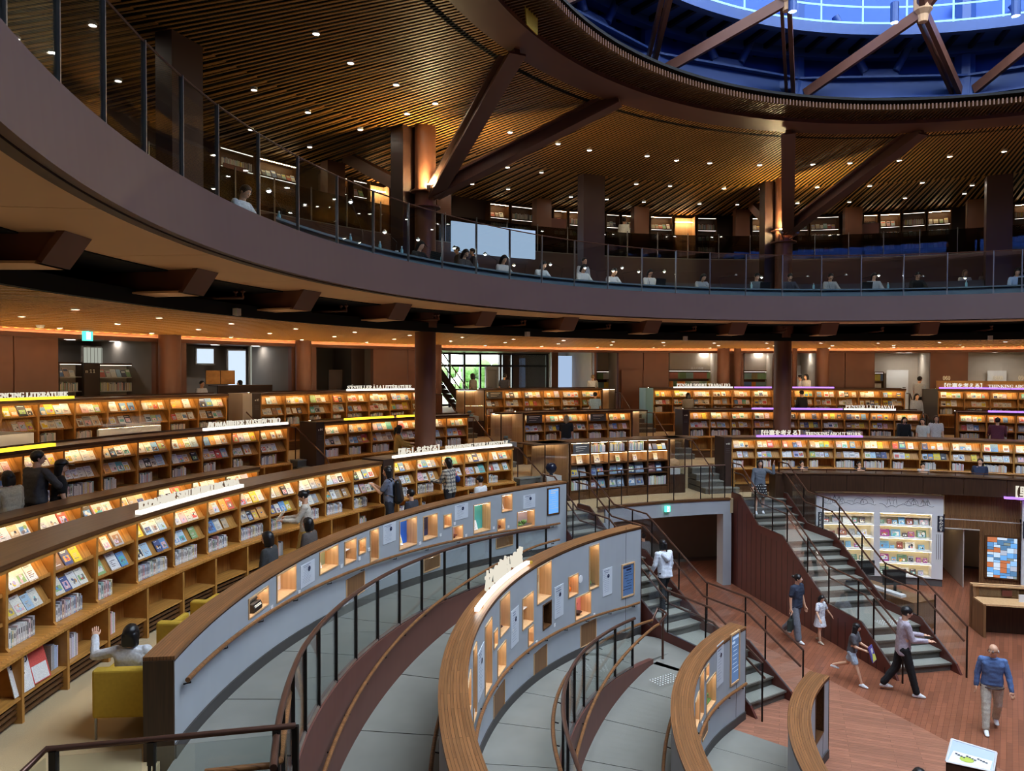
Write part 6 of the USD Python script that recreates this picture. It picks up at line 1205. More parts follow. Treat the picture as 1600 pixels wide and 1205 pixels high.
obj('tray', MB().quad([c[0], c[1], c[2], c[3]]), 'tray_blue', t)
obj('map_sheet', MB().quad([lerp(.1, .48) + nrm * .004, lerp(.95, .5) + nrm * .004, lerp(.93, .97) + nrm * .004, lerp(.04, .97) + nrm * .004]), 'white_paint', t)
obj('green_area', MB().add([lerp(.42 + .16 * math.cos(q), .74 + .12 * math.sin(q)) + nrm * .006 for q in np.linspace(0, 6.28, 12)[:-1]], [[0, i, i + 1] for i in range(1, 10)]), 'map_green', t)
mb = MB()
for q in range(12): u, w_ = .15 + .06 * q, .56 + .03 * (q % 4); mb.add([lerp(u, w_) + nrm * .007, lerp(u + .05, w_) + nrm * .007, lerp(u + .05, w_ + .05) + nrm * .007, lerp(u, w_ + .05) + nrm * .007], [[0, 1, 2, 3]])
obj('map_marks', mb, 'sign_navy', t)
# large cat magazine leaning in the low shelf of the near left bookcase, and low-shelf books
a, z = onr(66, 1050, 9.0 * U); N = frame(9.12 * U, a, Z1 + .287) @ RZ(-6) @ RX(-14)
m = thing('magazine', 'large white cat magazine leaning in the low bay at the far left', 'magazine', M=N)
obj('cover', MB().box((0, -.005, .20), (.29, .008, .38), None, (.80, .79, .77)), 'print', m)
mb = MB(); E8 = np.linspace(0, 2 * math.pi, 15)[:-1]
blob = lambda cx, cz, rx, rz, c, e: mb.add(np.c_[cx + rx * np.cos(E8), np.full(14, -.0095 - e), cz + rz * np.sin(E8)], [[0, i, i + 1] for i in range(1, 13)], None, c)
blob(-.03, .10, .11, .085, (.86, .84, .80), 0); blob(.03, .20, .055, .05, (.88, .86, .82), .0004)
for s in (-1, 1): mb.add([(.03 + s * .045, -.0103, .225), (.03 + s * .05, -.0103, .268), (.03 + s * .015, -.0103, .243)], [[0, 1, 2]], None, (.84, .72, .66)); blob(.03 + s * .02, .205, .008, .010, (.10, .10, .08), .001)
blob(.03, .187, .007, .005, (.7, .4, .4), .001); obj('cat_picture', mb, 'print', m)
class _S: pass
for i, ch in enumerate('猫びより'):
    g, _ = glyph(ch); v = g[0] * (.055, .06, .003); v = v @ XZ[:3, :3].T + (-.12 + .062 * i, -.0095, .31); obj('title_character', MB().add(v, g[1]), 'sign_navy', m)
m = thing('magazine', 'red magazine leaning behind the white cat magazine', 'magazine', M=frame(9.12 * U, a - 1.25, Z1 + .287) @ RZ(-6) @ RX(-16)); obj('cover', MB().box((0, -.005, .19), (.26, .008, .36), None, (.66, .10, .08)).quad([(-.11, -.0095, .02), (.11, -.0095, .02), (.11, -.0095, .2), (-.11, -.0095, .2)], (.8, .78, .74)), 'print', m); obj('pages', MB().box((0, .003, .19), (.255, .006, .355)), 'page_white', m)
rng = random.Random(3)
for bi, (A, key) in enumerate(((AD, 'near left'), (A1_, 'BROADENING YOUR LIFESTYLE'))):
    for i in range(len(A) - 1):
        if bi == 0 and i in (1, 2, 3, 4, 5, 6, 7, 8, 9, 10) and i not in (1, 2, 3, 8, 9): continue
        r = (9.2 if bi == 0 else 9.3) * U; w = math.radians(A[i] - A[i + 1]) * r; M = frame(r - .06, (A[i] + A[i + 1]) / 2, Z1 + .287); x = -w / 2 + .04 + (.0 if i != 1 or bi else .6); end = x + rng.uniform(.12, .3); n = 0
        while x < min(end, w / 2 - .05):
            t_ = rng.uniform(.012, .03); hh = rng.uniform(.24, .30); c = tuple(.5 * v + .36 for v in rng.choice(COLN)[1])
            obj('low_book', MB().box((x + t_ / 2, .1, hh / 2), (t_ * .93, .2, hh), M, c), 'print', label=f'tall thin book, {nth(n)} from left, low bay {i + 1 - (bi == 0)} of the {key} bookcase', cat='book', group='tall books in the low bays'); x += t_; n += 1

# ================================================================== people
SPH = np.asarray(trimesh.creation.icosphere(1).vertices)
def ball(p, r): return np.asarray(p) + SPH * np.asarray(r)
def hull(*pr): return Manifold.hull_points(np.vstack([ball(p, r) for p, r in pr]))
def solid(parts, fine, smooth=6, wrinkle=0.0, seed=0):
    m = Manifold.batch_boolean(parts, manifold3d.OpType.Add) if len(parts) > 1 else parts[0]
    if fine: m = m.refine_to_length(fine)
    g = m.to_mesh(); t = trimesh.Trimesh(np.asarray(g.vert_properties)[:, :3], np.asarray(g.tri_verts), process=True)
    if smooth: trimesh.smoothing.filter_taubin(t, iterations=smooth)
    v = np.array(t.vertices)
    if wrinkle: v += t.vertex_normals * (wrinkle * (meshkit.noise(v * (14, 14, 26) + seed * 7.3)[:, None] - .5) + .5 * wrinkle * (meshkit.noise(v * 47 + seed)[:, None] - .5))
    return v, np.array(t.faces)
def dirn(f, b, side): f, b = math.radians(f), math.radians(b); return np.array([side * math.sin(b), math.sin(f) * math.cos(b), -math.cos(f) * math.cos(b)])
def person(label, at, face, H=1.65, top=('cloth', (.5, .5, .5)), sleeves='long', legs='trousers', leg_col=(.05, .05, .06), shoe=(.8, .8, .8), hair='short', hair_col=None, walk=(8, 4, -8, 12), arms=((4, 8, 12), (4, 8, 12)), lean=3, head=(0, 0), seated=False, fine=0.0, skin=None, hem=.0, group=None, width=1.0, shoe_s=1.0, skirt_len=.5, collar=None, trim=None):
    """at: ground point; face: world direction in degrees; walk: thigh and knee angles of the right then left leg; arms: (flex, abduct, elbow[, inward]) right, left; head: (turn left, nod)"""
    k = H / 1.70; near = fine > 0; p = thing('person', label, 'person', group, M=T(*at) @ RZ(face - 90) @ np.diag([k, k, k, 1.]))
    L = math.radians(lean); tdir = np.array([0, math.sin(L), math.cos(L)]); J = {}
    hips = np.array([0, 0, .90]); feet = []
    if seated: walk = (84, 84, 80, 82)
    for i, s in ((0, 1), (1, -1)):
        h = hips + (s * .088, 0, 0); kn = h + .41 * dirn(walk[2 * i], 3, s); an = kn + .40 * dirn(walk[2 * i] - walk[2 * i + 1], 1, s); feet.append(an); J[i] = [h, kn, an]
    dz = .085 - min(f[2] for f in feet)
    for i in (0, 1): J[i] = [q + (0, 0, dz) for q in J[i]]
    hips = hips + (0, 0, dz); up_ = lambda d, x=0, y=0: hips + tdir * d + (x, y, 0)
    W = width; chest, shz = up_(.34), .47; neck = up_(.535, 0, .0); hc = up_(.665, 0, .025)
    A = []
    for i, s in ((0, 1), (1, -1)):
        q = arms[i]; sh = up_(shz, s * .165 * W, 0); el = sh + .275 * dirn(q[0] + lean * 0, q[1], s); d2 = dirn(q[0] + q[2], q[1] * .5 - (q[3] if len(q) > 3 else 0), s); wr = el + .235 * d2; A.append([sh, el, wr, d2])
    hyaw, hnod = math.radians(head[0]), math.radians(head[1]); R = (RZ(head[0]) @ RX(-head[1]))[:3, :3]
    hp = lambda *o: hc + R @ np.array(o)
    # body: one continuous skin surface
    parts = [hull((hp(0, -.008, .03), (.076, .094, .088)), (hp(0, .018, -.045), (.058, .066, .052))), hull((hp(0, -.02, -.06), .052), (neck, .056)), hull((up_(.03, -.09), (.075, .08, .09)), (up_(.03, .09), (.075, .08, .09)), (up_(.38, -.10), (.07, .085, .11)), (up_(.38, .10), (.07, .085, .11)), (up_(.48), (.11, .06, .05)))]
    parts.append(hull((hp(0, .082, -.005), (.014, .016, .026)), (hp(0, .092, -.022), (.016, .016, .012))))
    for s in (-1, 1): parts.append(hull((hp(s * .077, -.008, -.005), (.012, .02, .03))))
    for i, s in ((0, 1), (1, -1)):
        sh, el, wr, d2 = A[i]; parts += [hull((sh, .05), (el, .038)), hull((el, .038), (wr, .026))]
        pm = wr + d2 * .055; sd = np.cross(d2, (0, 0, 1.)); sd = sd / (np.linalg.norm(sd) + 1e-9) if np.linalg.norm(sd) > .3 else np.array([0, 1., 0])
        parts.append(hull((wr, .027), (pm + sd * .02, (.02, .022, .03)), (pm - sd * .02, (.02, .022, .03))))
        if near:
            nr = np.cross(sd, d2)
            for q in range(4):
                b0 = wr + d2 * .088 + sd * (.03 - .02 * q); l = (.036, .041, .038, .029)[q]; b1 = b0 + d2 * l; b2 = b1 + (d2 * .75 - nr * .55) * l * .8; parts += [hull((b0, .0095), (b1, .009)), hull((b1, .009), (b2, .0075))]
            th = wr + d2 * .03 + sd * .03; parts += [hull((th, .012), (th + d2 * .035 + sd * .022, .0095)), hull((th + d2 * .035 + sd * .022, .0095), (th + d2 * .062 + sd * .022, .008))]
        else: parts.append(hull((pm, .03), (wr + d2 * .13, (.018, .022, .02))))
        h, kn, an = J[i]; parts += [hull((h, .078), (kn, .05)), hull((kn, .05), (kn + (an - kn) * .35, .05), (an, .032)), hull((an, .032), (an + (0, .06, -.045), .03))]
    v, f = solid(parts, .022 if near else 0, 5 if near else 2); mat_skin = 'skin' if skin is None else skin; obj('body', MB().add(v, f), mat_skin, p, smooth=True)
    C = lambda m, c: MB().add(m[0], m[1], None, c)
    # trousers, skirt or shorts
    fl = .026 if near else 0
    if legs in ('trousers', 'wide', 'shorts'):
        w2 = 1.28 if legs == 'wide' else 1.0; pt = [hull((up_(.08, -.07), (.095, .10, .06)), (up_(.08, .07), (.095, .10, .06)), (J[0][0], .105), (J[1][0], .105))]
        for i in (0, 1):
            h, kn, an = J[i]
            if legs == 'shorts': pt.append(hull((h, .105), (h + (kn - h) * .62, .095)))
            else: pt += [hull((h, .105), (kn, .074 * w2)), hull((kn, .074 * w2), (an + (0, 0, .015), .062 * w2))]
        obj('trousers' if legs != 'shorts' else 'shorts', C(solid(pt, fl, 4 if near else 1, .012 if near else 0, 3), leg_col), 'cloth', p, smooth=True)
    if legs in ('skirt', 'dress'):
        b = hips - (0, 0, skirt_len); pt = [hull((up_(.10, -.07), (.085, .09, .04)), (up_(.10, .07), (.085, .09, .04)), (hips, (.19, .14, .05)))] + [hull((hips, (.19, .14, .05)), (b, (.21 + .12 * skirt_len, .17 + .1 * skirt_len, .012)))] if not seated else [hull((hips, (.19, .14, .08)), (J[0][1], .10), (J[1][1], .10))]
        obj('skirt', C(solid(pt, .03 if near else 0, 2, .014 if near else 0, 5), leg_col), 'cloth', p, smooth=True)
    # top
    r_ = .012; pt = [hull((up_(.02 - hem, -.085 * W), (.10, .115, .05)), (up_(.02 - hem, .085 * W), (.10, .115, .05)), (up_(.2, -.08 * W), (.085, .11, .05)), (up_(.2, .08 * W), (.085, .11, .05))), hull((up_(.2, -.08 * W), (.085, .11, .05)), (up_(.2, .08 * W), (.085, .11, .05)), (up_(.40, -.115 * W), (.08, .105, .08)), (up_(.40, .115 * W), (.08, .105, .08))),
          hull((up_(.40, -.115 * W), (.08, .105, .08)), (up_(.40, .115 * W), (.08, .105, .08)), (up_(.50), (.10, .075, .035)), (up_(.455, -.15 * W), .064), (up_(.455, .15 * W), .064))]
    for i in (0, 1):
        sh, el, wr, d2 = A[i]
        if sleeves == 'long': pt += [hull((sh, .066), (el, .055)), hull((el, .055), (wr, .043))]
        elif sleeves == 'short': pt.append(hull((sh, .068), (sh + (el - sh) * .68, .064)))
        elif sleeves == 'none': pt.append(hull((sh, .062), (sh + (el - sh) * .12, .06)))
    v, f = solid(pt, fl, 4 if near else 1, .014 if near else 0, 1); m = MB(); col = np.tile(top[1], (len(v), 1)); mb = MB().add(v, f)
    if top[0] == 'plaid':
        a = (np.sin(v[:, 2] * 70) > .3).astype(float) + (np.sin(v[:, 0] * 70 + v[:, 1] * 55) > .3); col = np.where(a[:, None] > 1.5, (.05, .05, .07), np.where(a[:, None] > .5, (.20, .18, .16), (.62, .56, .44)))
    if top[0] == 'floral': col = np.where(meshkit.noise(v * 38)[:, None] > .66, (.32, .34, .52), col)
    mb.c = [col]; obj('top', mb, 'cloth', p, smooth=True)
    if collar is not None: obj('collar', C(solid([hull((neck + (0, .01, -.02), (.075, .07, .025)))], 0, 0), collar), 'cloth', p, smooth=True)
    for i, s in ((0, 1), (1, -1)):
        an = J[i][2]; ft = [hull((an + (0, -.035, -.05), (.036 * shoe_s, .04, .034)), (an + (0, .02, -.015), .038), (an + (0, .12, -.062), (.04 * shoe_s, .05, .022)))]
        obj('shoe', C(solid(ft, .02 if near else 0, 1), shoe), 'cloth', p, smooth=True)
    # hair
    hcol = hair_col or (.012, .010, .010)
    if hair != 'bald':
        cap = hull((hp(0, -.012, .036), (.088, .106, .098))).trim_by_plane(tuple(R @ np.array([0, -.80, .60])), float(np.dot(R @ np.array([0, -.80, .60]), hp(0, .046, .03))))
        ps = [cap]
        if hair in ('long', 'bob', 'pony'):
            l = {'long': .30, 'bob': .11, 'pony': .10}[hair]; ps.append(hull((hp(-.05, -.045, .0), (.042, .06, .06)), (hp(.05, -.045, .0), (.042, .06, .06)), (hp(-.05, -.06, -l), (.04, .035, .02)), (hp(.05, -.06, -l), (.04, .035, .02))))
            for s in (-1, 1): ps.append(hull((hp(s * .076, -.005, .02), (.016, .04, .04)), (hp(s * .078, -.02, -min(l, .2)), (.014, .03, .02))))
        if hair == 'pony': ps.append(hull((hp(0, -.12, .03), .035), (hp(0, -.15, -.12), .022)))
        if hair == 'bun': ps.append(hull((hp(0, -.12, .05), .04)))
        obj('hair', C(solid(ps, .025 if near else 0, 2, .008 if near else 0, 2), hcol), 'cloth_hair', p, smooth=True)
    elif hair == 'bald':
        obj('hair', C(solid([hull((hp(s * .07, -.03, -.005), (.018, .05, .035))) for s in (-1, 1)], 0, 1), (.45, .43, .42)), 'cloth_hair', p, smooth=True)
    if near:
        for s in (-1, 1):
            obj('eye', MB().tm(trimesh.creation.icosphere(2, .011), T(*hp(s * .031, .080, .008))), 'eye_white', p, smooth=True)
            obj('pupil', MB().tm(trimesh.creation.icosphere(1, .006), T(*hp(s * .031, .0885, .008))), 'black_plastic', p, smooth=True)
            obj('eyebrow', MB().tube([hp(s * .018, .092, .03), hp(s * .044, .083, .03)], .0035, 4), 'hair_black', p)
        obj('mouth', MB().tube([hp(-.02, .076, -.056), hp(0, .083, -.058), hp(.02, .076, -.056)], .0045, 5), 'lip', p)
    p_M = T(*at) @ RZ(face - 90) @ np.diag([k, k, k, 1.])
    loc = lambda q: (p_M @ np.array([*q, 1]))[:3]
    return dict(prim=p, M=p_M, hand=[loc(A[i][2] + A[i][3] * .07) for i in (0, 1)], hdir=[p_M[:3, :3] @ A[i][3] / k for i in (0, 1)], sh=[loc(A[i][0]) for i in (0, 1)], chest=loc(chest), head=loc(hc), hp=hp, loc=loc, tdir=tdir, up=up_)

W_, G_, B_, N_ = (.80, .80, .80), (.10, .10, .11), (.012, .012, .014), (.03, .04, .08)
f_ = .024
# --- ground floor
q = person('elderly bald man in a blue shirt and beige trousers walking on the parquet', onz(1549, 1142, 0), 246, 1.60, ('c', (.10, .17, .36)), 'long', 'trousers', (.58, .54, .45), W_, 'bald', walk=(14, 4, -10, 22), arms=((-8, 12, 14), (6, 16, 14)), lean=4, head=(-34, 6), fine=f_, width=1.05, collar=(.12, .20, .40))
gl = thing('spectacles', 'thin spectacles worn by the elderly bald man', 'glasses'); Mh = q['M']
for s in (-1, 1): obj('lens_rim', MB().tube([q['loc'](q['hp'](s * .033 + .022 * math.cos(t), .098, .008 + .017 * math.sin(t))) for t in np.linspace(0, 6.28, 11)], .0022, 4), 'rail_dark', gl); obj('temple', MB().tube([q['loc'](q['hp'](s * .056, .094, .012)), q['loc'](q['hp'](s * .08, .0, .01))], .0022, 4), 'rail_dark', gl)
obj('bridge', MB().tube([q['loc'](q['hp'](-.012, .1, .01)), q['loc'](q['hp'](.012, .1, .01))], .0022, 4), 'rail_dark', gl)
bl = thing('belt', 'dark brown belt with a buckle on the elderly bald man', 'belt'); obj('strap', MB().tube([q['loc'](q['up'](-.035) + np.array([.185 * math.cos(t), .128 * math.sin(t), 0])) for t in np.linspace(0, 6.283, 22)], .014, 5), 'brown_dark', bl); obj('buckle', MB().box((0, .13, 0), (.05, .012, .04), q['M'] @ T(*q['up'](-.035))), 'steel', bl)
q = person('young man in a mauve overshirt and black trousers walking past the stair foot', onz(1410, 1084, 0), 345, 1.78, ('c', (.44, .38, .44)), 'long', 'trousers', B_, W_, 'short', walk=(16, 3, -12, 20), arms=((20, 4, 72, 8), (24, 4, 66, 10)), lean=3, head=(8, 12), fine=f_, hem=.10, collar=(.78, .77, .76))
ph = thing('phone', 'dark smartphone held by the man in mauve', 'phone'); obj('case', MB().box((0, 0, 0), (.075, .15, .009), T(*(sum(q['hand']) / 2 + (0, 0, .03))) @ RZ(345 - 90)), 'black_plastic', ph)
q = person('girl in a dark tee and pale blue shorts hurrying with a purple book', onz(1331, 1067, 0), 318, 1.30, ('c', (.11, .11, .12)), 'short', 'shorts', (.45, .55, .66), W_, 'long', walk=(22, 4, -22, 46), arms=((14, 4, 62, 16), (18, 4, 58, 18)), lean=7, head=(20, 8), fine=f_, shoe_s=1.15)
b = thing('picture_book', 'purple and yellow picture book carried by the girl in the dark tee', 'book', M=T(*(sum(q['hand']) / 2 + np.array([.03, -.06, -.04]))) @ RZ(48) @ RX(-18)); obj('cover', MB().box((0, 0, 0), (.24, .02, .30), None, (.10, .08, .30)).quad([(-.11, -.011, -.14), (.11, -.011, -.14), (.11, -.011, -.03), (-.02, -.011, .0)], (.66, .66, .12)).quad([(-.05, -.0112, .0), (.06, -.0112, .02), (.07, -.0112, .1), (-.04, -.0112, .1)], (.7, .7, .72)), 'print', b)
person('little girl in a white patterned dress with black hair', onz(1281, 1004, 0), 300, 1.14, ('floral', (.80, .80, .82)), 'short', 'dress', (.76, .77, .82), (.58, .48, .36), 'bob', walk=(8, 4, -8, 10), arms=((10, 22, 30), (10, 26, 30)), head=(0, 16), fine=f_, skirt_len=.30)
q = person('woman in a navy top and grey jeans carrying a dark handbag', onz(1243, 1001, 0), 308, 1.62, ('c', (.035, .045, .075)), 'short', 'wide', (.17, .18, .21), W_, 'bun', walk=(12, 4, -14, 26), arms=((-6, 10, 10), (4, 8, 10)), head=(26, 0), fine=f_, hem=.06, width=1.1)
bg = thing('handbag', 'dark green handbag hanging from the hand of the woman in navy', 'bag'); h = q['hand'][0]; N = T(*(h - (0, 0, .30))) @ RZ(218 + 20)
obj('body', MB().prism([(-.17, -.12), (.17, -.12), (.13, .12), (-.13, .12)], -.05, .05, N), 'bag_green', bg); obj('strap', MB().tube([(N @ np.array([-.1, 0, .12, 1]))[:3], h, (N @ np.array([.1, 0, .12, 1]))[:3]], .009, 5), 'black_plastic', bg)
q = person('person in a cream coat with a crossbody strap in the passage', onz(1081, 864, 0), 265, 1.64, ('c', (.66, .60, .50)), 'long', 'trousers', B_, B_, 'short', walk=(6, 4, -6, 8), arms=((4, 12, 14), (4, 12, 14)), fine=f_, hem=.20, width=1.15)
st = thing('crossbody_strap', 'dark strap across the cream coat', 'strap'); obj('strap', MB().tube([q['loc'](q['up'](.50, -.13, .05)), q['loc'](q['up'](.42, -.08, .12)), q['loc'](q['up'](.22, .06, .125)), q['loc'](q['up'](.0, .17, .08))], .012, 5), 'black_plastic', st)
person('person whose dark hair just shows at the bottom edge', onz(1438, 1199, 1.66)[:2].tolist() + [0], 70, 1.64, ('c', G_), 'long', 'trousers', B_, G_, 'short')
person('person in grey standing in the passage beyond the second wall end', onz(1006, 832, 1.6)[:2].tolist() + [0], 100, 1.60, ('c', (.16, .15, .15)), 'long', 'trousers', B_, G_, 'short')
# --- on the stairs
def step_pos(M, s, y, z): return (M @ np.array([s, y, z, 1]))[:3]
q = person('woman in a white hooded jacket climbing the left staircase', step_pos(M1, 2.78, .55, .67 + .172 * 2), 118, 1.60, ('c', (.72, .76, .84)), 'long', 'trousers', B_, (.62, .6, .58), 'pony', walk=(24, 36, -4, 2), arms=((2, 12, 16), (2, 14, 26)), lean=6, fine=f_, hem=.08, width=1.12)
hd = thing('hood', 'white hood hanging on the back of the climbing woman', 'hood'); obj('hood', MB().add(*solid([hull((q['up'](.47, -.09, -.11), (.07, .05, .05)), (q['up'](.47, .09, -.11), (.07, .05, .05)), (q['up'](.36, 0, -.15), (.07, .05, .06)))], .03, 3, .012, 4), None, (.74, .78, .86)), 'cloth', hd, smooth=True, M=q['M'])
q = person('woman in a grey cardigan and dotted black skirt waving on the right staircase', step_pos(M2, 5.95, .45, 1.2 * U + .175 * 2.0), 262, 1.60, ('c', (.12, .14, .17)), 'long', 'skirt', (.02, .02, .022), W_, 'long', walk=(6, 4, -4, 6), arms=((6, 10, 14), (70, 45, 110, 20)), head=(0, 4), fine=f_, skirt_len=.36)
dt = thing('skirt_dots', 'white dots printed on the black skirt of the waving woman', 'pattern'); mb = MB()
for i in range(7):
    for j in range(5):
        a_ = -1.1 + .36 * i + .18 * (j % 2); rr = .195 + .03 * (j / 5); zz = .0 - .08 * j; c_ = np.asarray(q['up'](0)) + (rr * math.sin(a_), rr * .82 * math.cos(a_), zz); mb.tm(trimesh.creation.icosphere(1, .016), T(*c_))
obj('dots', mb, 'white_paint', dt, kind='stuff', M=q['M'])
# --- lowest gallery
def on_ring(px, r, z): return P(r * U, ang(px, r * U), z)
person('man in a white shirt sitting in the yellow armchair, hand to his black hair', (frame(8.11 * U, aS, Z1 - .07) @ np.array([.26, .33, 0, 1]))[:3], aS - 90, 1.50, ('c', (.66, .66, .68)), 'long', 'trousers', G_, G_, 'bob', arms=((20, 40, 40), (30, 75, 105, 20)), seated=True, fine=f_, lean=-6)
q = person('woman in a cream sweater and mustard skirt reading by the near left bookcase', on_ring(478, 8.72, Z1), 192, 1.60, ('c', (.62, .56, .46)), 'long', 'skirt', (.50, .34, .10), G_, 'bun', walk=(4, 4, -4, 6), arms=((30, 4, 62, 10), (30, 4, 62, 10)), head=(0, 24), fine=f_, skirt_len=.62)
b = thing('open_book', 'open white book held by the woman in the cream sweater', 'book', M=T(*(sum(q['hand']) / 2 + (0, 0, .05))) @ RZ(192 - 90) @ RX(35))
for s in (-1, 1): obj('page_half', MB().box((s * .075, 0, 0), (.15, .012, .21), RZ(s * 14)), 'page_white', b)
q = person('man in a blue-grey tee with a black backpack at the n 01 panel', on_ring(609, 8.85, Z1), 178, 1.70, ('c', (.16, .18, .24)), 'short', 'trousers', (.03, .035, .05), G_, 'bob', arms=((30, 6, 95, 30), (30, 6, 95, 30)), head=(4, 6), fine=f_)
bp = thing('backpack', 'black backpack worn by the man at the n 01 panel', 'backpack'); obj('body', MB().add(*solid([hull((q['up'](.44, -.09, -.20), .06), (q['up'](.44, .09, -.20), .06), (q['up'](.06, -.11, -.21), .09), (q['up'](.06, .11, -.21), .09))], .04, 2)), 'black_plastic', bp, smooth=True, M=q['M'])
for s in (-1, 1): obj('strap', MB().tube([q['up'](.48, s * .11, -.10), q['up'](.54, s * .11, .0), q['up'](.44, s * .12, .11), q['up'](.2, s * .15, .06), q['up'](.15, s * .15, -.12)], .018, 5), 'black_plastic', bp, M=q['M'])
q = person('man in a dark plaid shirt browsing the BROADENING YOUR LIFESTYLE shelves', on_ring(703, 8.85, Z1), 150, 1.70, ('plaid', (.2, .2, .2)), 'long', 'trousers', (.02, .02, .025), G_, 'bob', arms=((20, 8, 50), (28, 6, 62)), head=(22, 8), fine=f_, hem=.05)
sb = thing('shoulder_bag', 'small blue shoulder bag of the man in plaid', 'bag'); obj('pouch', MB().add(*solid([hull((q['up'](.26, .19, -.10), (.05, .09, .09)))], .03, 1)), 'bag_blue', sb, smooth=True, M=q['M'])
for k, (px, py, c, hs, wd) in enumerate([(413, 884, (.05, .05, .05), 'bob', 'first head from left'), (477, 858, (.10, .08, .07), 'bob', 'second head, below the reading woman'), (639, 796, (.04, .04, .05), 'short', 'third head from left'), (748, 770, (.70, .70, .70), 'short', 'rightmost, in pale clothes')]):
    a_ = ang(px, 8.42 * U); person(f'seated person half hidden behind tall display wall, {wd}', P(8.36 * U, a_, Z1 + .02), a_ + 4, [1.58, 1.56, 1.58, 1.6][k], ('c', c), 'long', 'trousers', G_, G_, hs, seated=True)
for k, (px, wd, c) in enumerate([(1260, 'leftmost', (.04, .04, .05)), (1349, 'second from left', (.03, .03, .03)), (1448, 'third from left', (.5, .5, .52)), (1532, 'rightmost, in navy with grey seat back', (.02, .03, .07))]):
    a_ = ang(px, 9.0 * U); person(f'person sitting behind the walnut counter at the right, {wd}', P(9.0 * U, a_, Z1), a_ + 180 if k < 3 else a_ + 160, [1.36, 1.36, 1.36, 1.55][k], ('c', c), 'long', 'trousers', G_, G_, 'short', seated=True, lean=-36 if k < 3 else -20)
# --- second gallery
person('woman in a tan jacket at the left edge, back turned', on_ring(14, 10.75, Z2), 165, 1.56, ('c', (.46, .40, .28)), 'long', 'trousers', (.30, .26, .2), G_, 'bob', fine=f_, width=1.1)
person('tall man in a charcoal sweater with his arm round a woman in a cap', on_ring(53, 10.85, Z2), 70, 1.80, ('c', (.055, .055, .06)), 'long', 'trousers', B_, G_, 'short', arms=((24, 34, 40, 60), (2, 10, 14)), head=(-30, 0), fine=f_, width=1.12)
q = person('woman in a black tee and cap with white skirt beside the charcoal man', on_ring(89, 10.72, Z2), 40, 1.62, ('c', B_), 'short', 'skirt', (.66, .66, .66), G_, 'long', head=(-20, 4), fine=f_)
cp = thing('baseball_cap', 'black baseball cap on the long haired woman at left', 'cap'); obj('crown', MB().add(*solid([hull((q['hp'](0, -.01, .062), (.097, .112, .085))).trim_by_plane((0, 0, 1.), float(q['hp'](0, 0, .045)[2]))], 0, 0)), 'black_plastic', cp, smooth=True, M=q['M']); obj('peak', MB().add(*solid([hull((q['hp'](0, .09, .055), (.075, .03, .008)), (q['hp'](0, .17, .04), (.05, .02, .008)))], 0, 0)), 'black_plastic', cp, M=q['M'])
person('woman in a mustard top with a ponytail behind the BROADENING lettering', on_ring(621, 10.6, Z2), 20, 1.62, ('c', (.52, .34, .10)), 'long', 'wide', (.10, .08, .06), G_, 'pony', arms=((20, 20, 60, 20), (30, 10, 60)))
person('blond person in a black top before the second gallery middle bookcase', on_ring(885, 10.85, Z2), 75, 1.66, ('c', B_), 'short', 'trousers', (.2, .2, .22), G_, 'bob', (.40, .30, .16), arms=((6, 8, 20), (6, 8, 20)))
person('person in a black hooded top with yellow print above the long right bookcase', on_ring(1412, 10.6, Z2), 262, 1.60, ('c', B_), 'long', 'trousers', B_, G_, 'bob', seated=False, lean=8)
person('girl in a white apron over green looking aside on the second gallery', on_ring(1444, 10.35, Z2), 210, 1.58, ('c', (.62, .64, .60)), 'short', 'trousers', B_, G_, 'bob', head=(30, 0))
person('woman in a white dress with a red sash on the second gallery', on_ring(1463, 10.6, Z2), 250, 1.66, ('c', (.72, .66, .62)), 'short', 'dress', (.7, .65, .62), G_, 'long', (.10, .06, .04))
person('person in a maroon top reading at the right of the second gallery', on_ring(1560, 10.5, Z2), 60, 1.64, ('c', (.13, .03, .05)), 'long', 'trousers', B_, G_, 'short', (.05, .03, .03), arms=((16, 8, 60), (16, 8, 60)), width=1.2)
# --- third and top galleries
person('person in a blue shirt before the third gallery middle bookcase', on_ring(930, 12.5, Z3), 80, 1.62, ('c', (.30, .45, .62)), 'short', 'trousers', G_, G_, 'short')
person('person in a beige top with long dark hair on the third gallery', on_ring(1076, 12.6, Z3), 95, 1.58, ('c', (.30, .27, .22)), 'long', 'trousers', B_, G_, 'bob')
person('person in black before the purple light bars on the third gallery', on_ring(1254, 12.6, Z3), 100, 1.68, ('c', B_), 'long', 'trousers', B_, G_, 'short')
person('woman in a pale denim top walking down at the right of the third gallery', on_ring(1432, 12.3, Z3), 265, 1.60, ('c', (.42, .46, .54)), 'long', 'trousers', B_, G_, 'bob')
person('man in a white shirt and black trousers on the top steps at the right', on_ring(1436, 13.3, Z0 - .17), 30, 1.74, ('c', (.66, .70, .74)), 'short', 'trousers', B_, G_, 'short', walk=(14, 8, -12, 16))
person('two-tone white-topped person with black hair on the top gallery right of the column', on_ring(1261, 14.0, Z0), 200, 1.64, ('c', (.74, .72, .70)), 'short', 'trousers', B_, G_, 'bob')
person('person in white partly hidden on the top gallery beside the right column', on_ring(1252, 14.25, Z0), 160, 1.60, ('c', (.76, .76, .76)), 'short', 'trousers', B_, G_, 'short')
person('person in a grey top with bag looking left before the big window', on_ring(740, 14.2, Z0), 150, 1.64, ('c', (.26, .24, .22)), 'short', 'trousers', B_, G_, 'bob')
person('dark silhouetted person with a backpack before the big window', on_ring(788, 14.3, Z0), 80, 1.64, ('c', (.06, .06, .08)), 'short', 'trousers', B_, G_, 'short')
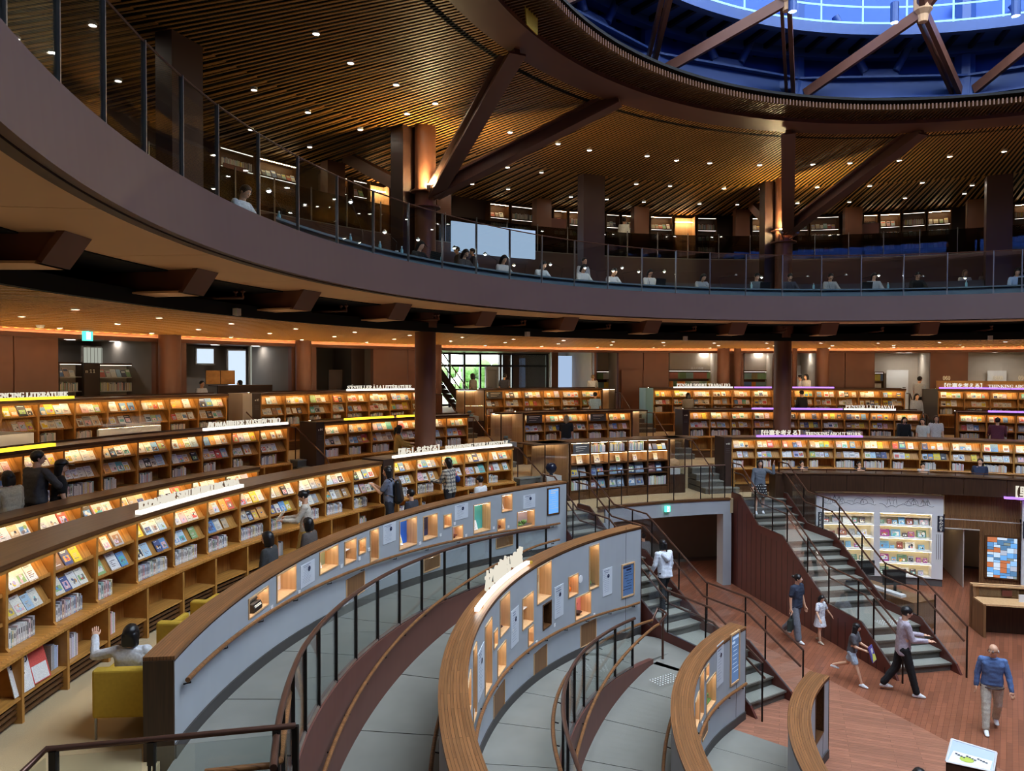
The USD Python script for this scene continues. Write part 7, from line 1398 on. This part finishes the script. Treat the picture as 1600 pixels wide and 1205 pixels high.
person('person in a white shirt before the bound volumes right of the window', on_ring(926, 14.1, Z0), 80, 1.60, ('c', (.70, .72, .74)), 'short', 'trousers', B_, G_, 'short', (.3, .2, .1))
person('office worker in white left of the tan counter signs', on_ring(314, 15.0, Z0 - .1), 330, 1.50, ('c', (.74, .76, .8)), 'long', 'trousers', B_, G_, 'short')
person('office worker with dark hair right of the tan counter signs', on_ring(377, 15.35, Z0 - .1), 200, 1.50, ('c', (.5, .5, .5)), 'long', 'trousers', B_, G_, 'bob')
# --- reading ring: seated readers, standing people, lamps
RINGP = [(378, (.70, .72, .74), 'short', 'young man in a white tee reading at the ring desk at left'), (655, B_, 'long', 'dark haired reader at the ring desk, left of the left column'), (727, (.06, .05, .05), 'long', 'reader with long hair at the ring desk, first right of the left column'), (786, (.55, .56, .58), 'long', 'reader with long black hair at the ring desk, second right of the left column'),
         (843, (.62, .64, .66), 'bob', 'reader leaning low over white papers at the ring desk'), (912, (.70, .72, .72), 'bob', 'reader in white at the ring desk below the standing man'), (953, (.66, .66, .68), 'short', 'reader in pale top bent over the ring desk'), (1015, (.70, .70, .70), 'bob', 'reader in white with black hair at the ring desk middle'), (1092, (.50, .5, .5), 'bob', 'reader asleep on the ring desk left of the right column'),
         (1182, (.10, .12, .13), 'short', 'man at the ring desk just left of the right column'), (1233, (.06, .06, .08), 'short', 'man in dark suit at the ring desk at the right column'), (1296, (.46, .46, .44), 'short', 'reader in grey at the ring desk, first right of the right column'), (1364, (.30, .32, .34), 'bob', 'reader beside a teal bottle at the ring desk'), (1432, B_, 'short', 'reader in black at the ring desk, fringe over the eyes'), (1587, (.40, .52, .70), 'bob', 'reader in pale blue at the right end of the ring desk')]
for k, (px, c, hs, lb) in enumerate(RINGP):
    a_ = ang(px, 9.1 * U); person(lb, P(9.18 * U, a_, ZF + .04), a_ + 180, 1.64 if k else 1.74, ('c', c), 'short' if k == 0 else 'long', 'trousers', G_, G_, hs, seated=True, lean=[16, 14, 10, 12, 26, 8, 30, 10, 34, 8, 10, 12, 10, 12, 14][k], head=(0, 26), arms=((30, 14, 50, 10), (30, 14, 50, 10)), fine=f_ if k == 0 else 0)
person('man in a white shirt standing behind the ring desk', on_ring(907, 9.6, ZF), 300, 1.68, ('c', (.62, .64, .64)), 'long', 'trousers', B_, G_, 'short', lean=14)
person('person in pale clothes standing on the upper gallery in the middle', on_ring(974, 12.7, 6.85 * U), 80, 1.60, ('c', (.72, .70, .62)), 'long', 'trousers', (.6, .58, .5), G_, 'short')
for k, (px, r) in enumerate([(716, 11.4), (740, 11.4)]): person(f'dark haired person behind the pale blue glass screen, {"left" if k == 0 else "right"} one', on_ring(px, r, ZF + .55), 200, 1.62, ('c', G_), 'long', 'trousers', B_, G_, 'short')
for k, (px, c) in enumerate([(1505, (.66, .66, .64)), (1537, (.12, .10, .10)), (1592, (.66, .68, .7))]): person(f'reader behind the dark partition of the ring at the far right, {ORD[k]} from the left', on_ring(px, 10.9, ZF + .42), 265, 1.60, ('c', c), 'long', 'trousers', B_, G_, 'bob', (.25, .16, .09) if k == 0 else None, seated=True)
LAMPS = [(420, 298, 1), (548, 315, 1), (601, 362, 1), (653, 374, 1), (710, 387, 1), (758, 397, 1), (803, 414, 0), (860, 413, 1), (914, 418, 1), (958, 423, 0), (972, 418, 1), (998, 424, 0), (1038, 424, 0), (1150, 430, 2), (1190, 433, 1), (1262, 432, 2), (1322, 430, 2), (1373, 430, 1), (1442, 432, 2), (1508, 434, 0)]
for k, (px, py, on) in enumerate(LAMPS):
    r = 8.82 * U; a_, z = onr(px, py, r); z = max(z, 5.67 * U + .22); s = 1.1 if k < 9 else -1.1; l = thing('desk_lamp', f'slim desk lamp {"with its bright bulb lit" if on < 2 else "switched off"} on the ring desk, {nth(k)} from the left', 'lamp', 'desk lamps on the reading ring'); b = P(r + .08, a_ - s * 1.6, 5.67 * U)
    obj('base', MB().lathe([(.001, .02), (.07, .018), (.075, 0)], T(*b), 12), 'rail_dark', l); j = P(r + .1, a_ - s * 1.9, 5.67 * U + .36)
    obj('arm', MB().tube([b, j, P(r, a_, z + .03)], .007, 5), 'rail_dark', l); obj('shade', MB().lathe([(.012, .05), (.05, .01), (.055, -.01), (.05, -.01)], T(*P(r, a_, z)), 12), 'steel', l)
    if on < 2: obj('bulb', MB().tm(trimesh.creation.icosphere(1, .03), T(*P(r, a_, z - .012))), 'bulb_cool' if on else 'bulb_warm', l, smooth=True)

DESK = [(437, 'bottle'), (548, 'bottle'), (594, 'bottle'), (620, 'cup'), (628, 'bottle'), (677, 'laptop'), (690, 'bottle'), (745, 'bottle'), (826, 'papers'), (880, 'papers'), (930, 'papers'), (1030, 'laptop'), (1050, 'papers'), (1120, 'papers'), (1193, 'laptop'), (1173, 'bottle'), (1270, 'bottle'), (1386, 'bottle'), (1352, 'laptop'), (1448, 'papers'), (1508, 'bottle'), (1598, 'laptop')]
for k, (px, what) in enumerate(DESK):
    a_ = ang(px, 8.68 * U); N = frame(8.68 * U, a_, 5.67 * U); lb = f'on the ring desk, {nth(k)} desk item from the left'
    if what == 'bottle': t = thing('drink_bottle', f'{"teal" if px == 1386 else "small clear"} drink bottle {lb}', 'bottle'); obj('body', MB().lathe([(.001, 0), (.032, .0), (.033, .13), (.014, .17), (.014, .19)], N, 10), 'screen_paint', t, smooth=True); obj('cap', MB().lathe([(.016, .185), (.016, .21), (.001, .21)], N, 10), 'white_paint', t)
    elif what == 'cup': t = thing('cup', f'white cup {lb}', 'cup'); obj('body', MB().lathe([(.001, 0), (.03, 0), (.04, .09), (.036, .09), (.028, .01)], N, 12), 'white_gloss', t); obj('handle', MB().tube([(N @ np.array([.036 + .025 * math.sin(q), 0, .05 + .025 * math.cos(q), 1]))[:3] for q in np.linspace(0, math.pi, 6)], .005, 4), 'white_gloss', t)
    elif what == 'laptop': t = thing('laptop', f'dark open laptop {lb}', 'laptop'); obj('lid', MB().box((0, -.03, .12), (.32, .012, .24), N @ RX(14)), 'black_plastic', t); obj('keyboard', MB().box((0, .12, .008), (.32, .22, .016), N), 'black_plastic', t)
    else:
        t = thing('papers', f'loose white papers and open book {lb}', 'papers')
        for q in range(3): obj('sheet', MB().box((.07 * q - .07, .1 + .02 * q, .004 + .004 * q), (.2, .28, .006), N @ RZ(12 * q - 10)), 'page_white', t)
